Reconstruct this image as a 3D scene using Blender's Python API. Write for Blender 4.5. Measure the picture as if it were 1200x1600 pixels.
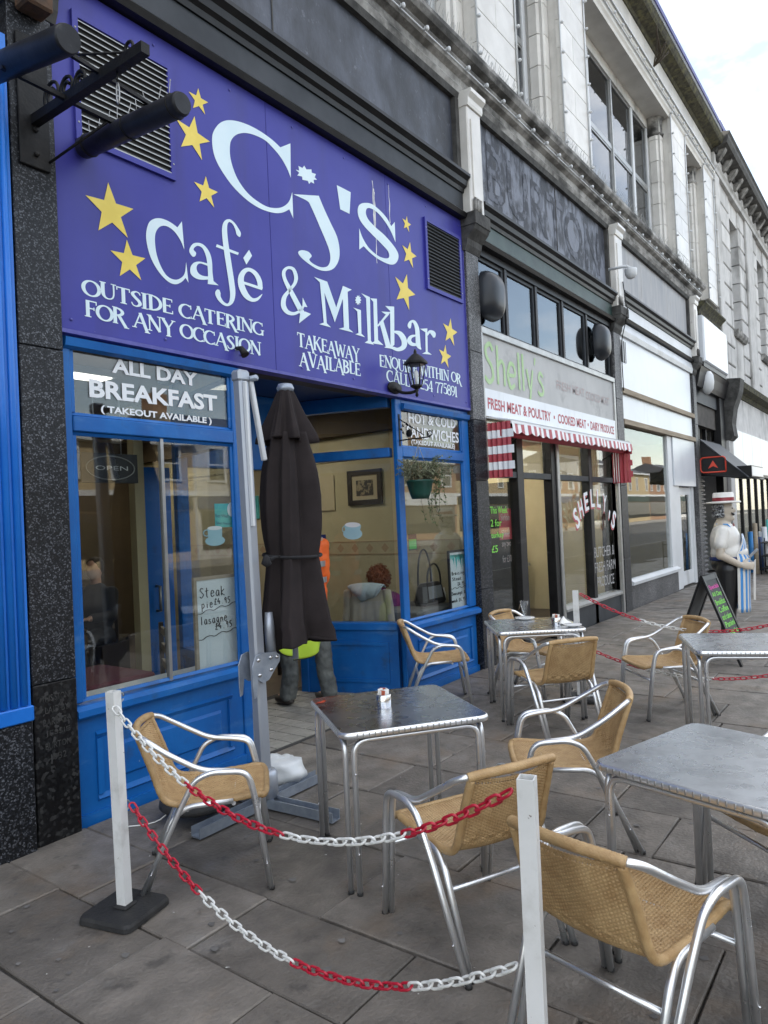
import bpy, bmesh, math, random
from mathutils import Vector, Matrix
from mathutils.geometry import tessellate_polygon
R = math.radians
sc = bpy.context.scene
for o in list(bpy.data.objects): bpy.data.objects.remove(o)
COL = sc.collection
rnd = random.Random(7)

# ------------------------------------------------------------ camera
# measured from the photograph: focal 1130 px (1600 px high), facade direction = +X, facade plane Y = 3.72
FPX, ROLL, HC, Y = 1130.0, math.atan(0.045), 1.6, 3.72
_d = (830.0, -24.0)
_rx = (math.cos(ROLL), -math.sin(ROLL)); _ry = (math.sin(ROLL), math.cos(ROLL))
_a = _d[0]*_rx[0]+_d[1]*_rx[1]; _b = _d[0]*_ry[0]+_d[1]*_ry[1]
PITCH = math.atan(_b/FPX); YAW = math.atan(_a/(FPX/math.cos(PITCH)))
_fh = Vector((math.cos(YAW), math.sin(YAW), 0)); RIGHT = Vector((math.sin(YAW), -math.cos(YAW), 0)); ZUP = Vector((0,0,1))
FWD = _fh*math.cos(PITCH)+ZUP*math.sin(PITCH); UPV = -_fh*math.sin(PITCH)+ZUP*math.cos(PITCH)
CAM = Vector((0,0,HC))
cx = RIGHT*math.cos(ROLL)-UPV*math.sin(ROLL); cy = RIGHT*math.sin(ROLL)+UPV*math.cos(ROLL)
cd = bpy.data.cameras.new('camera'); cam = bpy.data.objects.new('camera', cd); COL.objects.link(cam)
cd.sensor_fit = 'VERTICAL'; cd.sensor_height = 36; cd.sensor_width = 27; cd.lens = FPX/1600*36; cd.clip_end = 2000; cd.clip_start = .05
m = Matrix((cx, cy, -FWD)).transposed().to_4x4(); m.translation = CAM; cam.matrix_world = m
sc.camera = cam
def ray(u, v):
    du, dv = u-600.0, v-800.0
    return FWD*FPX + RIGHT*(du*_rx[0]+dv*_rx[1]) - UPV*(du*_ry[0]+dv*_ry[1])
def onY(u, v, y=Y): d = ray(u,v); return CAM+d*(y/d.y)
def onX(u, v, x): d = ray(u,v); return CAM+d*(x/d.x)
def onZ(u, v, z=0): d = ray(u,v); return CAM+d*((z-HC)/d.z)

# ------------------------------------------------------------ sky, sun, exposure
SUN_EL, SUN_AZ = 38, 125      # the sun stands behind the terrace: the near pavement is in open shade
w = bpy.data.worlds.new('World'); sc.world = w; w.use_nodes = True
nt = w.node_tree; nt.nodes.clear()
out = nt.nodes.new('ShaderNodeOutputWorld'); bg = nt.nodes.new('ShaderNodeBackground'); sky = nt.nodes.new('ShaderNodeTexSky')
sky.sky_type = 'NISHITA'; sky.sun_disc = False; sky.sun_elevation = R(SUN_EL); sky.sun_rotation = R(90-SUN_AZ)
sky.air_density = 1.2; sky.dust_density = .6; sky.ozone_density = 1.0
tc = nt.nodes.new('ShaderNodeTexCoord'); mp = nt.nodes.new('ShaderNodeMapping'); mp.inputs['Scale'].default_value = (1.2,1.2,2.6); mp.inputs['Location'].default_value = (2.1,1.7,.3); mp.inputs['Location'].default_value = (2.1,1.7,.3)
nz = nt.nodes.new('ShaderNodeTexNoise'); nz.inputs['Scale'].default_value = 2.2; nz.inputs['Detail'].default_value = 7; nz.inputs['Roughness'].default_value = .55
cr = nt.nodes.new('ShaderNodeValToRGB'); cr.color_ramp.elements[0].position = .42; cr.color_ramp.elements[1].position = .64
cr.color_ramp.elements[0].color = (.16,.16,.16,1)
mx = nt.nodes.new('ShaderNodeMixRGB'); mx.inputs[2].default_value = (8.3,8.2,8.1,1)
L = nt.links.new
L(tc.outputs['Generated'], mp.inputs['Vector']); L(mp.outputs[0], nz.inputs['Vector']); L(nz.outputs[0], cr.inputs[0])
L(cr.outputs[0], mx.inputs[0]); L(sky.outputs[0], mx.inputs[1]); L(mx.outputs[0], bg.inputs[0]); bg.inputs[1].default_value = .10
L(bg.outputs[0], out.inputs[0])
sd = bpy.data.lights.new('sun','SUN'); sun = bpy.data.objects.new('sun', sd); COL.objects.link(sun)
sd.energy = 2.6; sd.angle = R(3); sd.color = (1,.93,.82)
sdir = Vector((math.cos(R(SUN_EL))*math.cos(R(SUN_AZ)), math.cos(R(SUN_EL))*math.sin(R(SUN_AZ)), math.sin(R(SUN_EL))))
sun.rotation_euler = sdir.to_track_quat('Z','Y').to_euler(); sun.location = (0,0,40)
vs = sc.view_settings; vs.view_transform = 'Standard'; vs.look = 'None'; vs.gamma = 1; vs.exposure = 1.85
sc.render.engine = 'CYCLES'; sc.cycles.max_bounces = 8; sc.cycles.transparent_max_bounces = 16

# ------------------------------------------------------------ materials
MATS = {}
def mat(name, c1, c2=None, rough=.5, metal=0, ns=6, nd=5, stretch=(1,1,1), lo=.35, hi=.65, bump=0, bs=40, rnd_amt=0, spec=.5, coat=0, rough2=None, emit=None, aniso=0, sheen=0, trans=0):
    if name in MATS: return MATS[name]
    mt = bpy.data.materials.new(name); mt.use_nodes = True; n = mt.node_tree.nodes; l = mt.node_tree.links.new
    p = n['Principled BSDF']; p.inputs['Roughness'].default_value = rough; p.inputs['Metallic'].default_value = metal
    p.inputs['Specular IOR Level'].default_value = spec; p.inputs['Coat Weight'].default_value = coat
    p.inputs['Sheen Weight'].default_value = sheen; p.inputs['Transmission Weight'].default_value = trans
    if aniso: p.inputs['Anisotropic'].default_value = aniso
    t = n.new('ShaderNodeTexCoord'); mpn = n.new('ShaderNodeMapping'); mpn.inputs['Scale'].default_value = stretch; l(t.outputs['Object'], mpn.inputs[0])
    col = None
    if c2 is not None:
        no = n.new('ShaderNodeTexNoise'); no.inputs['Scale'].default_value = ns; no.inputs['Detail'].default_value = nd; no.inputs['Roughness'].default_value = .6
        l(mpn.outputs[0], no.inputs['Vector'])
        mr = n.new('ShaderNodeMapRange'); mr.inputs[1].default_value = lo; mr.inputs[2].default_value = hi; l(no.outputs[0], mr.inputs[0])
        mi = n.new('ShaderNodeMixRGB'); mi.inputs[1].default_value = (*c1,1); mi.inputs[2].default_value = (*c2,1); l(mr.outputs[0], mi.inputs[0]); col = mi.outputs[0]
        if rough2 is not None:
            m2 = n.new('ShaderNodeMapRange'); m2.inputs[3].default_value = rough; m2.inputs[4].default_value = rough2; l(mr.outputs[0], m2.inputs[0]); l(m2.outputs[0], p.inputs['Roughness'])
    if rnd_amt:
        oi = n.new('ShaderNodeObjectInfo'); m3 = n.new('ShaderNodeMapRange'); m3.inputs[3].default_value = 1-rnd_amt; m3.inputs[4].default_value = 1+rnd_amt; l(oi.outputs['Random'], m3.inputs[0])
        hs = n.new('ShaderNodeHueSaturation'); l(m3.outputs[0], hs.inputs['Value'])
        if col is None: hs.inputs['Color'].default_value = (*c1,1)
        else: l(col, hs.inputs['Color'])
        col = hs.outputs[0]
    if col is None: p.inputs['Base Color'].default_value = (*c1,1)
    else: l(col, p.inputs['Base Color'])
    if bump:
        b2 = n.new('ShaderNodeTexNoise'); b2.inputs['Scale'].default_value = bs; b2.inputs['Detail'].default_value = 4; l(mpn.outputs[0], b2.inputs['Vector'])
        bu = n.new('ShaderNodeBump'); bu.inputs['Strength'].default_value = bump; bu.inputs['Distance'].default_value = .01; l(b2.outputs[0], bu.inputs['Height']); l(bu.outputs[0], p.inputs['Normal'])
    if emit: p.inputs['Emission Color'].default_value = (*emit[0],1); p.inputs['Emission Strength'].default_value = emit[1]
    MATS[name] = mt; return mt
def layer(mt, color, ns, lo, hi, stretch=(1,1,1), nd=6, seed=0, amount=1.0, rough=None):
    """adds a patchy layer (soot, rust, peeling, droppings) on top of a material's colour"""
    n = mt.node_tree.nodes; l = mt.node_tree.links.new; p = n['Principled BSDF']
    t = n.new('ShaderNodeTexCoord'); mp_ = n.new('ShaderNodeMapping'); mp_.inputs['Scale'].default_value = stretch; mp_.inputs['Location'].default_value = (seed,seed*2.3,seed*.7)
    geo = n.new('ShaderNodeNewGeometry'); l(geo.outputs['Position'], mp_.inputs[0])
    no = n.new('ShaderNodeTexNoise'); no.inputs['Scale'].default_value = ns; no.inputs['Detail'].default_value = nd; no.inputs['Roughness'].default_value = .62; l(mp_.outputs[0], no.inputs['Vector'])
    mr = n.new('ShaderNodeMapRange'); mr.inputs[1].default_value = lo; mr.inputs[2].default_value = hi; mr.inputs[4].default_value = amount; l(no.outputs[0], mr.inputs[0])
    mi = n.new('ShaderNodeMixRGB'); l(mr.outputs[0], mi.inputs[0]); mi.inputs[2].default_value = (*color,1)
    bc = p.inputs['Base Color']
    if bc.is_linked: l(bc.links[0].from_socket, mi.inputs[1])
    else: mi.inputs[1].default_value = bc.default_value
    l(mi.outputs[0], bc)
    if rough is not None and not p.inputs['Roughness'].is_linked:
        m2 = n.new('ShaderNodeMapRange'); m2.inputs[3].default_value = p.inputs['Roughness'].default_value; m2.inputs[4].default_value = rough; l(mr.outputs[0], m2.inputs[0]); l(m2.outputs[0], p.inputs['Roughness'])
    return mt
def speckle(name, dark, mid, light, scale, rough, thr=.62):
    mt = bpy.data.materials.new(name); mt.use_nodes = True; n = mt.node_tree.nodes; l = mt.node_tree.links.new; p = n['Principled BSDF']; p.inputs['Roughness'].default_value = rough; p.inputs['Specular IOR Level'].default_value = .3
    g = n.new('ShaderNodeNewGeometry'); v = n.new('ShaderNodeTexVoronoi'); v.inputs['Scale'].default_value = scale; l(g.outputs['Position'], v.inputs['Vector'])
    sp = n.new('ShaderNodeSeparateColor'); l(v.outputs['Color'], sp.inputs[0])
    r = n.new('ShaderNodeValToRGB'); e = r.color_ramp.elements; e[0].color = (*dark,1); e[0].position = .3; e[1].color = (*light,1); e[1].position = .97
    q = e.new(thr); q.color = (*mid,1); l(sp.outputs[0], r.inputs[0])
    no = n.new('ShaderNodeTexNoise'); no.inputs['Scale'].default_value = 2.5; no.inputs['Detail'].default_value = 5; l(g.outputs['Position'], no.inputs['Vector'])
    mr = n.new('ShaderNodeMapRange'); mr.inputs[1].default_value = .3; mr.inputs[2].default_value = .7; mr.inputs[3].default_value = .65; mr.inputs[4].default_value = 1.2; l(no.outputs[0], mr.inputs[0])
    hs = n.new('ShaderNodeHueSaturation'); l(r.outputs[0], hs.inputs['Color']); l(mr.outputs[0], hs.inputs['Value']); l(hs.outputs[0], p.inputs['Base Color'])
    MATS[name] = mt; return mt
def glass(name, tint=(.93,.95,.94), ior=1.5, rough=0.0):
    """thin window glass: clear sheet with Fresnel mirror on each face"""
    mt = bpy.data.materials.new(name); mt.use_nodes = True; n = mt.node_tree.nodes; l = mt.node_tree.links.new; n.remove(n['Principled BSDF'])
    g = n.new('ShaderNodeNewGeometry'); mr = n.new('ShaderNodeMapRange'); mr.inputs[3].default_value = ior; mr.inputs[4].default_value = 1/ior; l(g.outputs['Backfacing'], mr.inputs[0])
    fr = n.new('ShaderNodeFresnel'); l(mr.outputs[0], fr.inputs['IOR'])
    tr = n.new('ShaderNodeBsdfTransparent'); tr.inputs[0].default_value = (*tint,1); gl = n.new('ShaderNodeBsdfGlossy'); gl.inputs['Roughness'].default_value = rough
    no = n.new('ShaderNodeTexNoise'); no.inputs['Scale'].default_value = 1.1; l(g.outputs['Position'], no.inputs['Vector']); bu = n.new('ShaderNodeBump'); bu.inputs['Strength'].default_value = .06; bu.inputs['Distance'].default_value = .02
    l(no.outputs[0], bu.inputs['Height']); l(bu.outputs[0], gl.inputs['Normal'])
    ms = n.new('ShaderNodeMixShader'); l(fr.outputs[0], ms.inputs[0]); l(tr.outputs[0], ms.inputs[1]); l(gl.outputs[0], ms.inputs[2]); l(ms.outputs[0], n['Material Output'].inputs[0])
    MATS[name] = mt; return mt

# ------------------------------------------------------------ mesh helpers
class MB:
    def __init__(s): s.v = []; s.f = []; s.smooth = []
    def add(s, vs, fs, sm=False):
        b = len(s.v); s.v += [tuple(p) for p in vs]; s.f += [tuple(i+b for i in f) for f in fs]; s.smooth += [sm]*len(fs); return s
    def box(s, x0, x1, y0, y1, z0, z1):
        x0,x1 = min(x0,x1),max(x0,x1); y0,y1 = min(y0,y1),max(y0,y1); z0,z1 = min(z0,z1),max(z0,z1)
        return s.add([(x0,y0,z0),(x1,y0,z0),(x1,y1,z0),(x0,y1,z0),(x0,y0,z1),(x1,y0,z1),(x1,y1,z1),(x0,y1,z1)],
            [(0,3,2,1),(4,5,6,7),(0,1,5,4),(1,2,6,5),(2,3,7,6),(3,0,4,7)])
    def cbox(s, x0, x1, y0, y1, z0, z1, c=.01):
        """box whose street side (-Y) edges are chamfered"""
        return s.add([(x0,y0+c,z0),(x1,y0+c,z0),(x1,y0+c,z1),(x0,y0+c,z1),(x0+c,y0,z0+c),(x1-c,y0,z0+c),(x1-c,y0,z1-c),(x0+c,y0,z1-c),(x0,y1,z0),(x1,y1,z0),(x1,y1,z1),(x0,y1,z1)],
            [(4,5,6,7),(0,1,5,4),(1,2,6,5),(2,3,7,6),(3,0,4,7),(0,8,9,1),(1,9,10,2),(2,10,11,3),(3,11,8,0),(8,11,10,9)])
    def obox(s, c, ax, ay, az):
        """oriented box: centre and three half-axis vectors"""
        c = Vector(c); P = [c+ax*i+ay*j+az*k for k in (-1,1) for (i,j) in ((-1,-1),(1,-1),(1,1),(-1,1))]
        return s.add(P, [(0,3,2,1),(4,5,6,7),(0,1,5,4),(1,2,6,5),(2,3,7,6),(3,0,4,7)])
    def bar(s, a, b, w, h, up=ZUP):
        a = Vector(a); b = Vector(b); d = (b-a); n = d.normalized(); sd_ = n.cross(up)
        if sd_.length < 1e-4: sd_ = n.cross(Vector((0,1,0)))
        sd_.normalize(); u = sd_.cross(n); return s.obox((a+b)/2, d/2, sd_*(w/2), u*(h/2))
    def tube(s, pts, r, seg=10, closed=False, caps=True):
        P = [Vector(p) for p in pts]; n = len(P); rs = r if isinstance(r,(list,tuple)) else [r]*n
        T = []
        for i in range(n):
            a = P[(i-1)%n] if (closed or i>0) else P[0]; b = P[(i+1)%n] if (closed or i<n-1) else P[-1]
            t = (b-a); T.append(t.normalized() if t.length>1e-9 else Vector((0,0,1)))
        u = T[0].orthogonal().normalized(); U = []
        for i in range(n):
            u = (u-T[i]*u.dot(T[i]))
            if u.length < 1e-6: u = T[i].orthogonal()
            u.normalize(); U.append(u.copy())
        vs_, fs = [], []
        for i in range(n):
            w_ = T[i].cross(U[i])
            for k in range(seg):
                a = 2*math.pi*k/seg; vs_.append(P[i]+(U[i]*math.cos(a)+w_*math.sin(a))*rs[i])
        m_ = n if closed else n-1
        for i in range(m_):
            j = (i+1)%n
            for k in range(seg): k2 = (k+1)%seg; fs.append((i*seg+k, i*seg+k2, j*seg+k2, j*seg+k))
        s.add(vs_, fs, True)
        if caps and not closed:
            b = len(s.v)-n*seg; s.f += [tuple(b+k for k in reversed(range(seg))), tuple(b+(n-1)*seg+k for k in range(seg))]; s.smooth += [False,False]
        return s
    def lathe(s, prof, c=(0,0,0), seg=24, sx=1, sy=1, axis='z', caps=True):
        vs_, fs = [], []
        for (r,z) in prof:
            for k in range(seg):
                a = 2*math.pi*k/seg; x,y = r*sx*math.cos(a), r*sy*math.sin(a)
                q = (x,y,z) if axis=='z' else ((z,x,y) if axis=='x' else (y,z,x))
                vs_.append((c[0]+q[0],c[1]+q[1],c[2]+q[2]))
        for i in range(len(prof)-1):
            for k in range(seg): k2=(k+1)%seg; fs.append((i*seg+k,i*seg+k2,(i+1)*seg+k2,(i+1)*seg+k))
        n = len(prof)
        if caps: fs += [tuple(reversed(range(seg))), tuple((n-1)*seg+k for k in range(seg))]
        return s.add(vs_, fs, True)
    def ellipsoid(s, c, rx, ry, rz, seg=16, rings=10, rot=None):
        vs_, fs = [], []; c = Vector(c)
        for i in range(rings+1):
            th = math.pi*i/rings
            for k in range(seg):
                a = 2*math.pi*k/seg; p = Vector((rx*math.sin(th)*math.cos(a), ry*math.sin(th)*math.sin(a), rz*math.cos(th)))
                if rot: p = rot @ p
                vs_.append(c+p)
        for i in range(rings):
            for k in range(seg): k2=(k+1)%seg; fs.append((i*seg+k,(i+1)*seg+k,(i+1)*seg+k2,i*seg+k2))
        return s.add(vs_, fs, True)
    def profile(s, prof, x0, x1):
        """extrude a (y,z) outline along X (mouldings, cornices)"""
        n = len(prof); vs_ = [(x0,y,z) for y,z in prof]+[(x1,y,z) for y,z in prof]
        fs = [(i,(i+1)%n,n+(i+1)%n,n+i) for i in range(n)]
        return s.add(vs_, fs+[tuple(reversed(range(n))), tuple(range(n,2*n))])
    def poly(s, pts3, thick=None):
        """flat filled outline (concave allowed); optional thickness vector"""
        P = [Vector(p) for p in pts3]; tr = tessellate_polygon([P]); n = len(P)
        if thick is None: return s.add(P, [tuple(t) for t in tr])
        t = Vector(thick); s.add(P+[p+t for p in P], [tuple(q) for q in tr]+[tuple(n+i for i in reversed(q)) for q in tr]+[(i,n+i,n+(i+1)%n,(i+1)%n) for i in range(n)]); return s
    def mesh(s, name):
        me = bpy.data.meshes.new(name); me.from_pydata(s.v, [], s.f)
        me.polygons.foreach_set('use_smooth', s.smooth); me.update(); return me
def link(name, me, material, parent=None, loc=None, rot=None):
    if isinstance(me, MB): me = me.mesh(name)
    o = bpy.data.objects.new(name, me); COL.objects.link(o)
    if material is not None and not me.materials: me.materials.append(MATS[material] if isinstance(material,str) else material)
    if parent: o.parent = parent
    if loc: o.location = loc
    if rot: o.rotation_euler = rot
    return o
def fixn(o, bevel=0, seg=1):
    me = o.data; bm = bmesh.new(); bm.from_mesh(me); bmesh.ops.recalc_face_normals(bm, faces=bm.faces); bm.to_mesh(me); bm.free()
    if bevel:
        b = o.modifiers.new('bevel','BEVEL'); b.width = bevel; b.segments = seg; b.limit_method = 'ANGLE'; b.angle_limit = R(40)
    return o
def part(name, mb, material, parent, bevel=0, kind=None, label=None):
    o = fixn(link(name, mb, material, parent), bevel)
    if kind: o['kind'] = kind
    if label: o['label'] = label
    return o
def tag(o, label, cat, group=None):
    o['label'] = label; o['category'] = cat
    if group: o['group'] = group
    return o
def thing(name, label, cat, loc=(0,0,0), rz=0, group=None):
    o = bpy.data.objects.new(name, None); COL.objects.link(o); o.location = loc; o.rotation_euler = (0,0,rz); o.empty_display_size = .1
    return tag(o, label, cat, group)
def struct(name, mb, material):
    o = fixn(link(name, mb, material)); o['kind'] = 'structure'; return o
def copy_tree(o, parent=None):
    c = o.copy(); COL.objects.link(c); c.parent = parent
    for ch in list(o.children): copy_tree(ch, c)
    return c
def fillet(pts, rad=.05, n=5):
    """round the corners of a polyline"""
    P = [Vector(p) for p in pts]; out_ = [P[0]]
    for i in range(1,len(P)-1):
        a, b, c = P[i-1], P[i], P[i+1]; da, dc = (a-b), (c-b); r_ = min(rad, da.length*.45, dc.length*.45)
        p0 = b+da.normalized()*r_; p1 = b+dc.normalized()*r_
        for k in range(n+1):
            t = k/n; out_.append(p0*(1-t)**2 + b*2*t*(1-t) + p1*t*t)
    out_.append(P[-1]); return out_
def crom(P, n=6, closed=False):
    """Catmull-Rom through points of any dimension"""
    m_ = len(P); out_ = []
    rng = range(m_ if closed else m_-1)
    for i in rng:
        g = (lambda k: P[k%m_]) if closed else (lambda k: P[min(max(k,0),m_-1)])
        p0,p1,p2,p3 = g(i-1),g(i),g(i+1),g(i+2)
        for k in range(n):
            t = k/n; out_.append(tuple(.5*((2*b)+(c-a)*t+(2*a-5*b+4*c-d)*t*t+(3*b-a-3*c+d)*t**3) for a,b,c,d in zip(p0,p1,p2,p3)))
    if not closed: out_.append(tuple(P[-1]))
    return out_
def outline(pts, n=5):
    """points (x,y) smooth or (x,y,1) corner -> smooth closed outline"""
    m_ = len(pts); cs = [i for i,p in enumerate(pts) if len(p)>2]
    if not cs: return crom([p[:2] for p in pts], n, True)
    out_ = []
    for a,b in zip(cs, cs[1:]+[cs[0]+m_]):
        seg = [pts[i%m_][:2] for i in range(a,b+1)]
        out_ += crom(seg, n)[:-1] if len(seg)>2 else [seg[0]]
    return out_
def ribbon(pts, n=5):
    """centre line (x,y,width) -> closed outline"""
    C = crom(pts, n) if len(pts)>2 else pts; Lf, Rt = [], []
    for i,(x,y,w_) in enumerate(C):
        a = C[max(i-1,0)]; b = C[min(i+1,len(C)-1)]; dx,dy = b[0]-a[0], b[1]-a[1]; q = math.hypot(dx,dy) or 1
        nx,ny = -dy/q*w_/2, dx/q*w_/2; Lf.append((x+nx,y+ny)); Rt.append((x-nx,y-ny))
    return Lf, Rt
def ribbon_mesh(mb, pts, f, n=5):
    Lf, Rt = ribbon(pts, n); k = len(Lf)
    mb.add([f(*p) for p in Lf]+[f(*p) for p in Rt], [(i,i+1,k+i+1,k+i) for i in range(k-1)])
def text_mesh(body, bold=0.0, spacing=1.0):
    cu = bpy.data.curves.new('txt','FONT'); cu.body = body; cu.offset = bold; cu.space_character = spacing; cu.resolution_u = 3
    o = bpy.data.objects.new('txt', cu); COL.objects.link(o); bpy.context.view_layer.update()
    me = bpy.data.meshes.new_from_object(o.evaluated_get(bpy.context.evaluated_depsgraph_get()))
    bpy.data.objects.remove(o); bpy.data.curves.remove(cu); return me
def text_fit(mb, body, org, ex, ez, bold=0.0, spacing=1.0):
    """letters filling the parallelogram org + ex*[0,1] + ez*[0,1]"""
    me = text_mesh(body, bold, spacing); xs = [v.co.x for v in me.vertices]; ys = [v.co.y for v in me.vertices]
    x0,x1,y0,y1 = min(xs),max(xs),min(ys),max(ys); org = Vector(org); ex = Vector(ex); ez = Vector(ez)
    mb.add([org+ex*((v.co.x-x0)/(x1-x0))+ez*((v.co.y-y0)/(y1-y0)) for v in me.vertices], [tuple(p.vertices) for p in me.polygons])
    bpy.data.meshes.remove(me)
def quad_text(mb, body, a, b, h, y, bold=0.0, spacing=1.0, skew=0):
    """text on the facade plane y; a,b = pixel of the baseline ends, h = metres"""
    p = onY(*a, y); q = onY(*b, y); text_fit(mb, body, p, q-p, Vector((skew,0,h)), bold, spacing)
# ------------------------------------------------------------ material set
mat('flagstone',(.120,.106,.091),(.200,.177,.152),rough=.66,ns=5,bump=.5,bs=55,rnd_amt=.22,rough2=.42)
layer(MATS['flagstone'],(.045,.042,.039),1.3,.50,.72,amount=.6); layer(MATS['flagstone'],(.05,.046,.042),7,.60,.68,seed=21,amount=.6); layer(MATS['flagstone'],(.20,.14,.09),1.7,.54,.70,seed=5,amount=.6); layer(MATS['flagstone'],(.22,.21,.195),3.1,.57,.70,seed=17,amount=.45); layer(MATS['flagstone'],(.32,.31,.29),38,.70,.74,seed=9,amount=.6)
mat('gum',(.20,.19,.18),(.10,.095,.09),rough=.8,ns=3); mat('mortar',(.035,.032,.030),(.075,.068,.058),rough=.9,ns=4,bump=.4,bs=80)
mat('asphalt',(.045,.045,.047),(.07,.07,.072),rough=.85,ns=3,bump=.4,bs=120)
mat('kerbstone',(.22,.21,.20),(.32,.31,.29),rough=.8,ns=8,bump=.2,bs=60,rnd_amt=.15)
mat('blue',(.005,.100,.355),(.008,.130,.42),rough=.38,ns=3,bump=.16,bs=26,spec=.35); layer(MATS['blue'],(.35,.38,.40),42,.70,.74,amount=.7); layer(MATS['blue'],(.030,.065,.13),5,.56,.70,seed=14,amount=.55); layer(MATS['blue'],(.10,.24,.48),3,.58,.74,stretch=(1,1,3),seed=22,amount=.45); layer(MATS['blue'],(.004,.05,.2),2.2,.5,.75,stretch=(1,1,.4),seed=3,amount=.5)
mat('blue_bright',(.008,.14,.55),(.012,.17,.62),rough=.33,ns=3,bump=.08,bs=20)
mat('purple',(.036,.036,.262),(.046,.046,.305),rough=.38,ns=1.2,bump=.03,bs=6,spec=.28); layer(MATS['purple'],(.040,.036,.17),1.6,.48,.72,stretch=(2.2,1,.18),amount=.6); layer(MATS['purple'],(.075,.08,.33),.7,.45,.75,seed=31,amount=.5); layer(MATS['purple'],(.33,.33,.42),30,.74,.77,seed=4,amount=.6)
mat('purple_trim',(.05,.05,.28),(.09,.09,.36),rough=.45,ns=10)
mat('letter',(.60,.74,.80),(.68,.80,.84),rough=.45,ns=3); mat('star',(.72,.55,.07),(.80,.62,.10),rough=.45,ns=6)
mat('dropping',(.70,.70,.68),rough=.8)
speckle('granite',(.005,.0055,.007),(.016,.018,.022),(.11,.115,.13),150,.42,.74)
speckle('granite_dark',(.006,.006,.007),(.016,.017,.018),(.05,.05,.05),60,.30,.8)
speckle('granite_grey',(.05,.05,.052),(.10,.10,.105),(.24,.24,.24),120,.5,.65)
mat('engraving',(.055,.055,.052),(.018,.018,.018),rough=.8,ns=30)
mat('faience',(.68,.66,.62),(.58,.56,.52),rough=.35,ns=3,bump=.05,bs=10,rnd_amt=.10); layer(MATS['faience'],(.16,.152,.14),1.4,.60,.80,stretch=(1,1,.35),amount=.6); layer(MATS['faience'],(.22,.21,.19),6,.66,.78,seed=3,amount=.55)
mat('sooty',(.40,.39,.37),(.13,.125,.115),rough=.75,ns=3.5,bump=.5,bs=30,lo=.38,hi=.60); layer(MATS['sooty'],(.025,.024,.022),2.6,.45,.62,stretch=(.6,1,1.3),seed=2,amount=.9)
mat('moss',(.10,.095,.06),(.035,.033,.028),rough=.95,ns=12,bump=.8,bs=40); layer(MATS['moss'],(.16,.15,.07),9,.5,.65,seed=6,amount=.7)
mat('soffit',(.06,.056,.05),(.11,.10,.09),rough=.9,ns=4)
mat('stonegrey',(.58,.57,.555),(.47,.465,.45),rough=.8,ns=3,bump=.25,bs=40,rnd_amt=.12); layer(MATS['stonegrey'],(.12,.115,.105),1.5,.52,.72,stretch=(1,1,.4),amount=.8)
mat('board',(.010,.012,.018),(.085,.095,.125),rough=.5,ns=2.4,nd=8,stretch=(1,1,.55),lo=.38,hi=.72,bump=.15,bs=50); layer(MATS['board'],(.018,.018,.02),3.0,.52,.70,seed=8,amount=.8); layer(MATS['board'],(.16,.17,.20),14,.63,.70,seed=11,amount=.45)
mat('peeling',(.018,.021,.032),(.16,.175,.215),rough=.6,ns=5.5,nd=10,stretch=(1,1,.4),lo=.44,hi=.56,bump=.5,bs=60); layer(MATS['peeling'],(.012,.012,.014),4.5,.58,.66,seed=8,amount=.7); layer(MATS['peeling'],(.30,.30,.29),22,.68,.72,seed=13,amount=.8)
mat('ghost',(.105,.115,.145),(.020,.023,.034),rough=.65,ns=7,nd=10,lo=.46,hi=.53)
mat('blackpaint',(.006,.006,.007),(.014,.014,.015),rough=.42,ns=5,bump=.1,bs=40,spec=.3); layer(MATS['blackpaint'],(.08,.08,.08),3,.62,.76,stretch=(.4,1,3),amount=.5)
mat('greypaint',(.022,.026,.031),(.042,.047,.054),rough=.5,ns=3,spec=.3)
mat('greenpaint',(.020,.045,.040),(.045,.075,.065),rough=.5,ns=4); layer(MATS['greenpaint'],(.02,.02,.02),3,.5,.7,amount=.6)
mat('whitepaint',(.66,.68,.70),(.58,.60,.61),rough=.4,ns=2); layer(MATS['whitepaint'],(.24,.235,.22),2.2,.58,.74,stretch=(1,1,.3),amount=.5)
mat('whitepanel',(.60,.63,.67),(.66,.69,.72),rough=.3,ns=1.2); layer(MATS['whitepanel'],(.36,.36,.36),2.0,.58,.76,stretch=(2,1,.25),amount=.35)
mat('greypanel',(.30,.31,.33),(.43,.43,.43),rough=.7,ns=3,stretch=(2,1,.3)); layer(MATS['greypanel'],(.16,.155,.15),3,.58,.70,stretch=(2,1,.3),amount=.7)
mat('signgrey',(.38,.38,.375),(.45,.45,.44),rough=.55,ns=2,stretch=(1,1,.5)); layer(MATS['signgrey'],(.12,.12,.12),3,.55,.75,amount=.5)
mat('timber',(.36,.30,.22),(.26,.21,.15),rough=.8,ns=5,stretch=(.3,1,4))
mat('alu_frame',(.42,.42,.41),(.34,.34,.33),rough=.42,metal=.8,ns=8)
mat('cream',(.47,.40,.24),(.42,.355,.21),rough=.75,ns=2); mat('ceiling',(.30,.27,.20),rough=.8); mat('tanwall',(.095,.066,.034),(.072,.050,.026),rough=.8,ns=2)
mat('dado',(.42,.36,.23),(.36,.31,.19),rough=.5,ns=8); mat('dado_motif',(.33,.23,.14),rough=.5); mat('floor_in',(.10,.075,.055),(.07,.052,.04),rough=.45,ns=6)
mat('doortile',(.30,.285,.25),(.23,.22,.19),rough=.7,ns=14,bump=.3,bs=120,rnd_amt=.12); mat('grout',(.06,.058,.055),rough=.9)
glass('pane',(.93,.95,.94),1.6); glass('pane_up',(.42,.46,.50),2.5); glass('clear',(.97,.98,.98))
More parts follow.
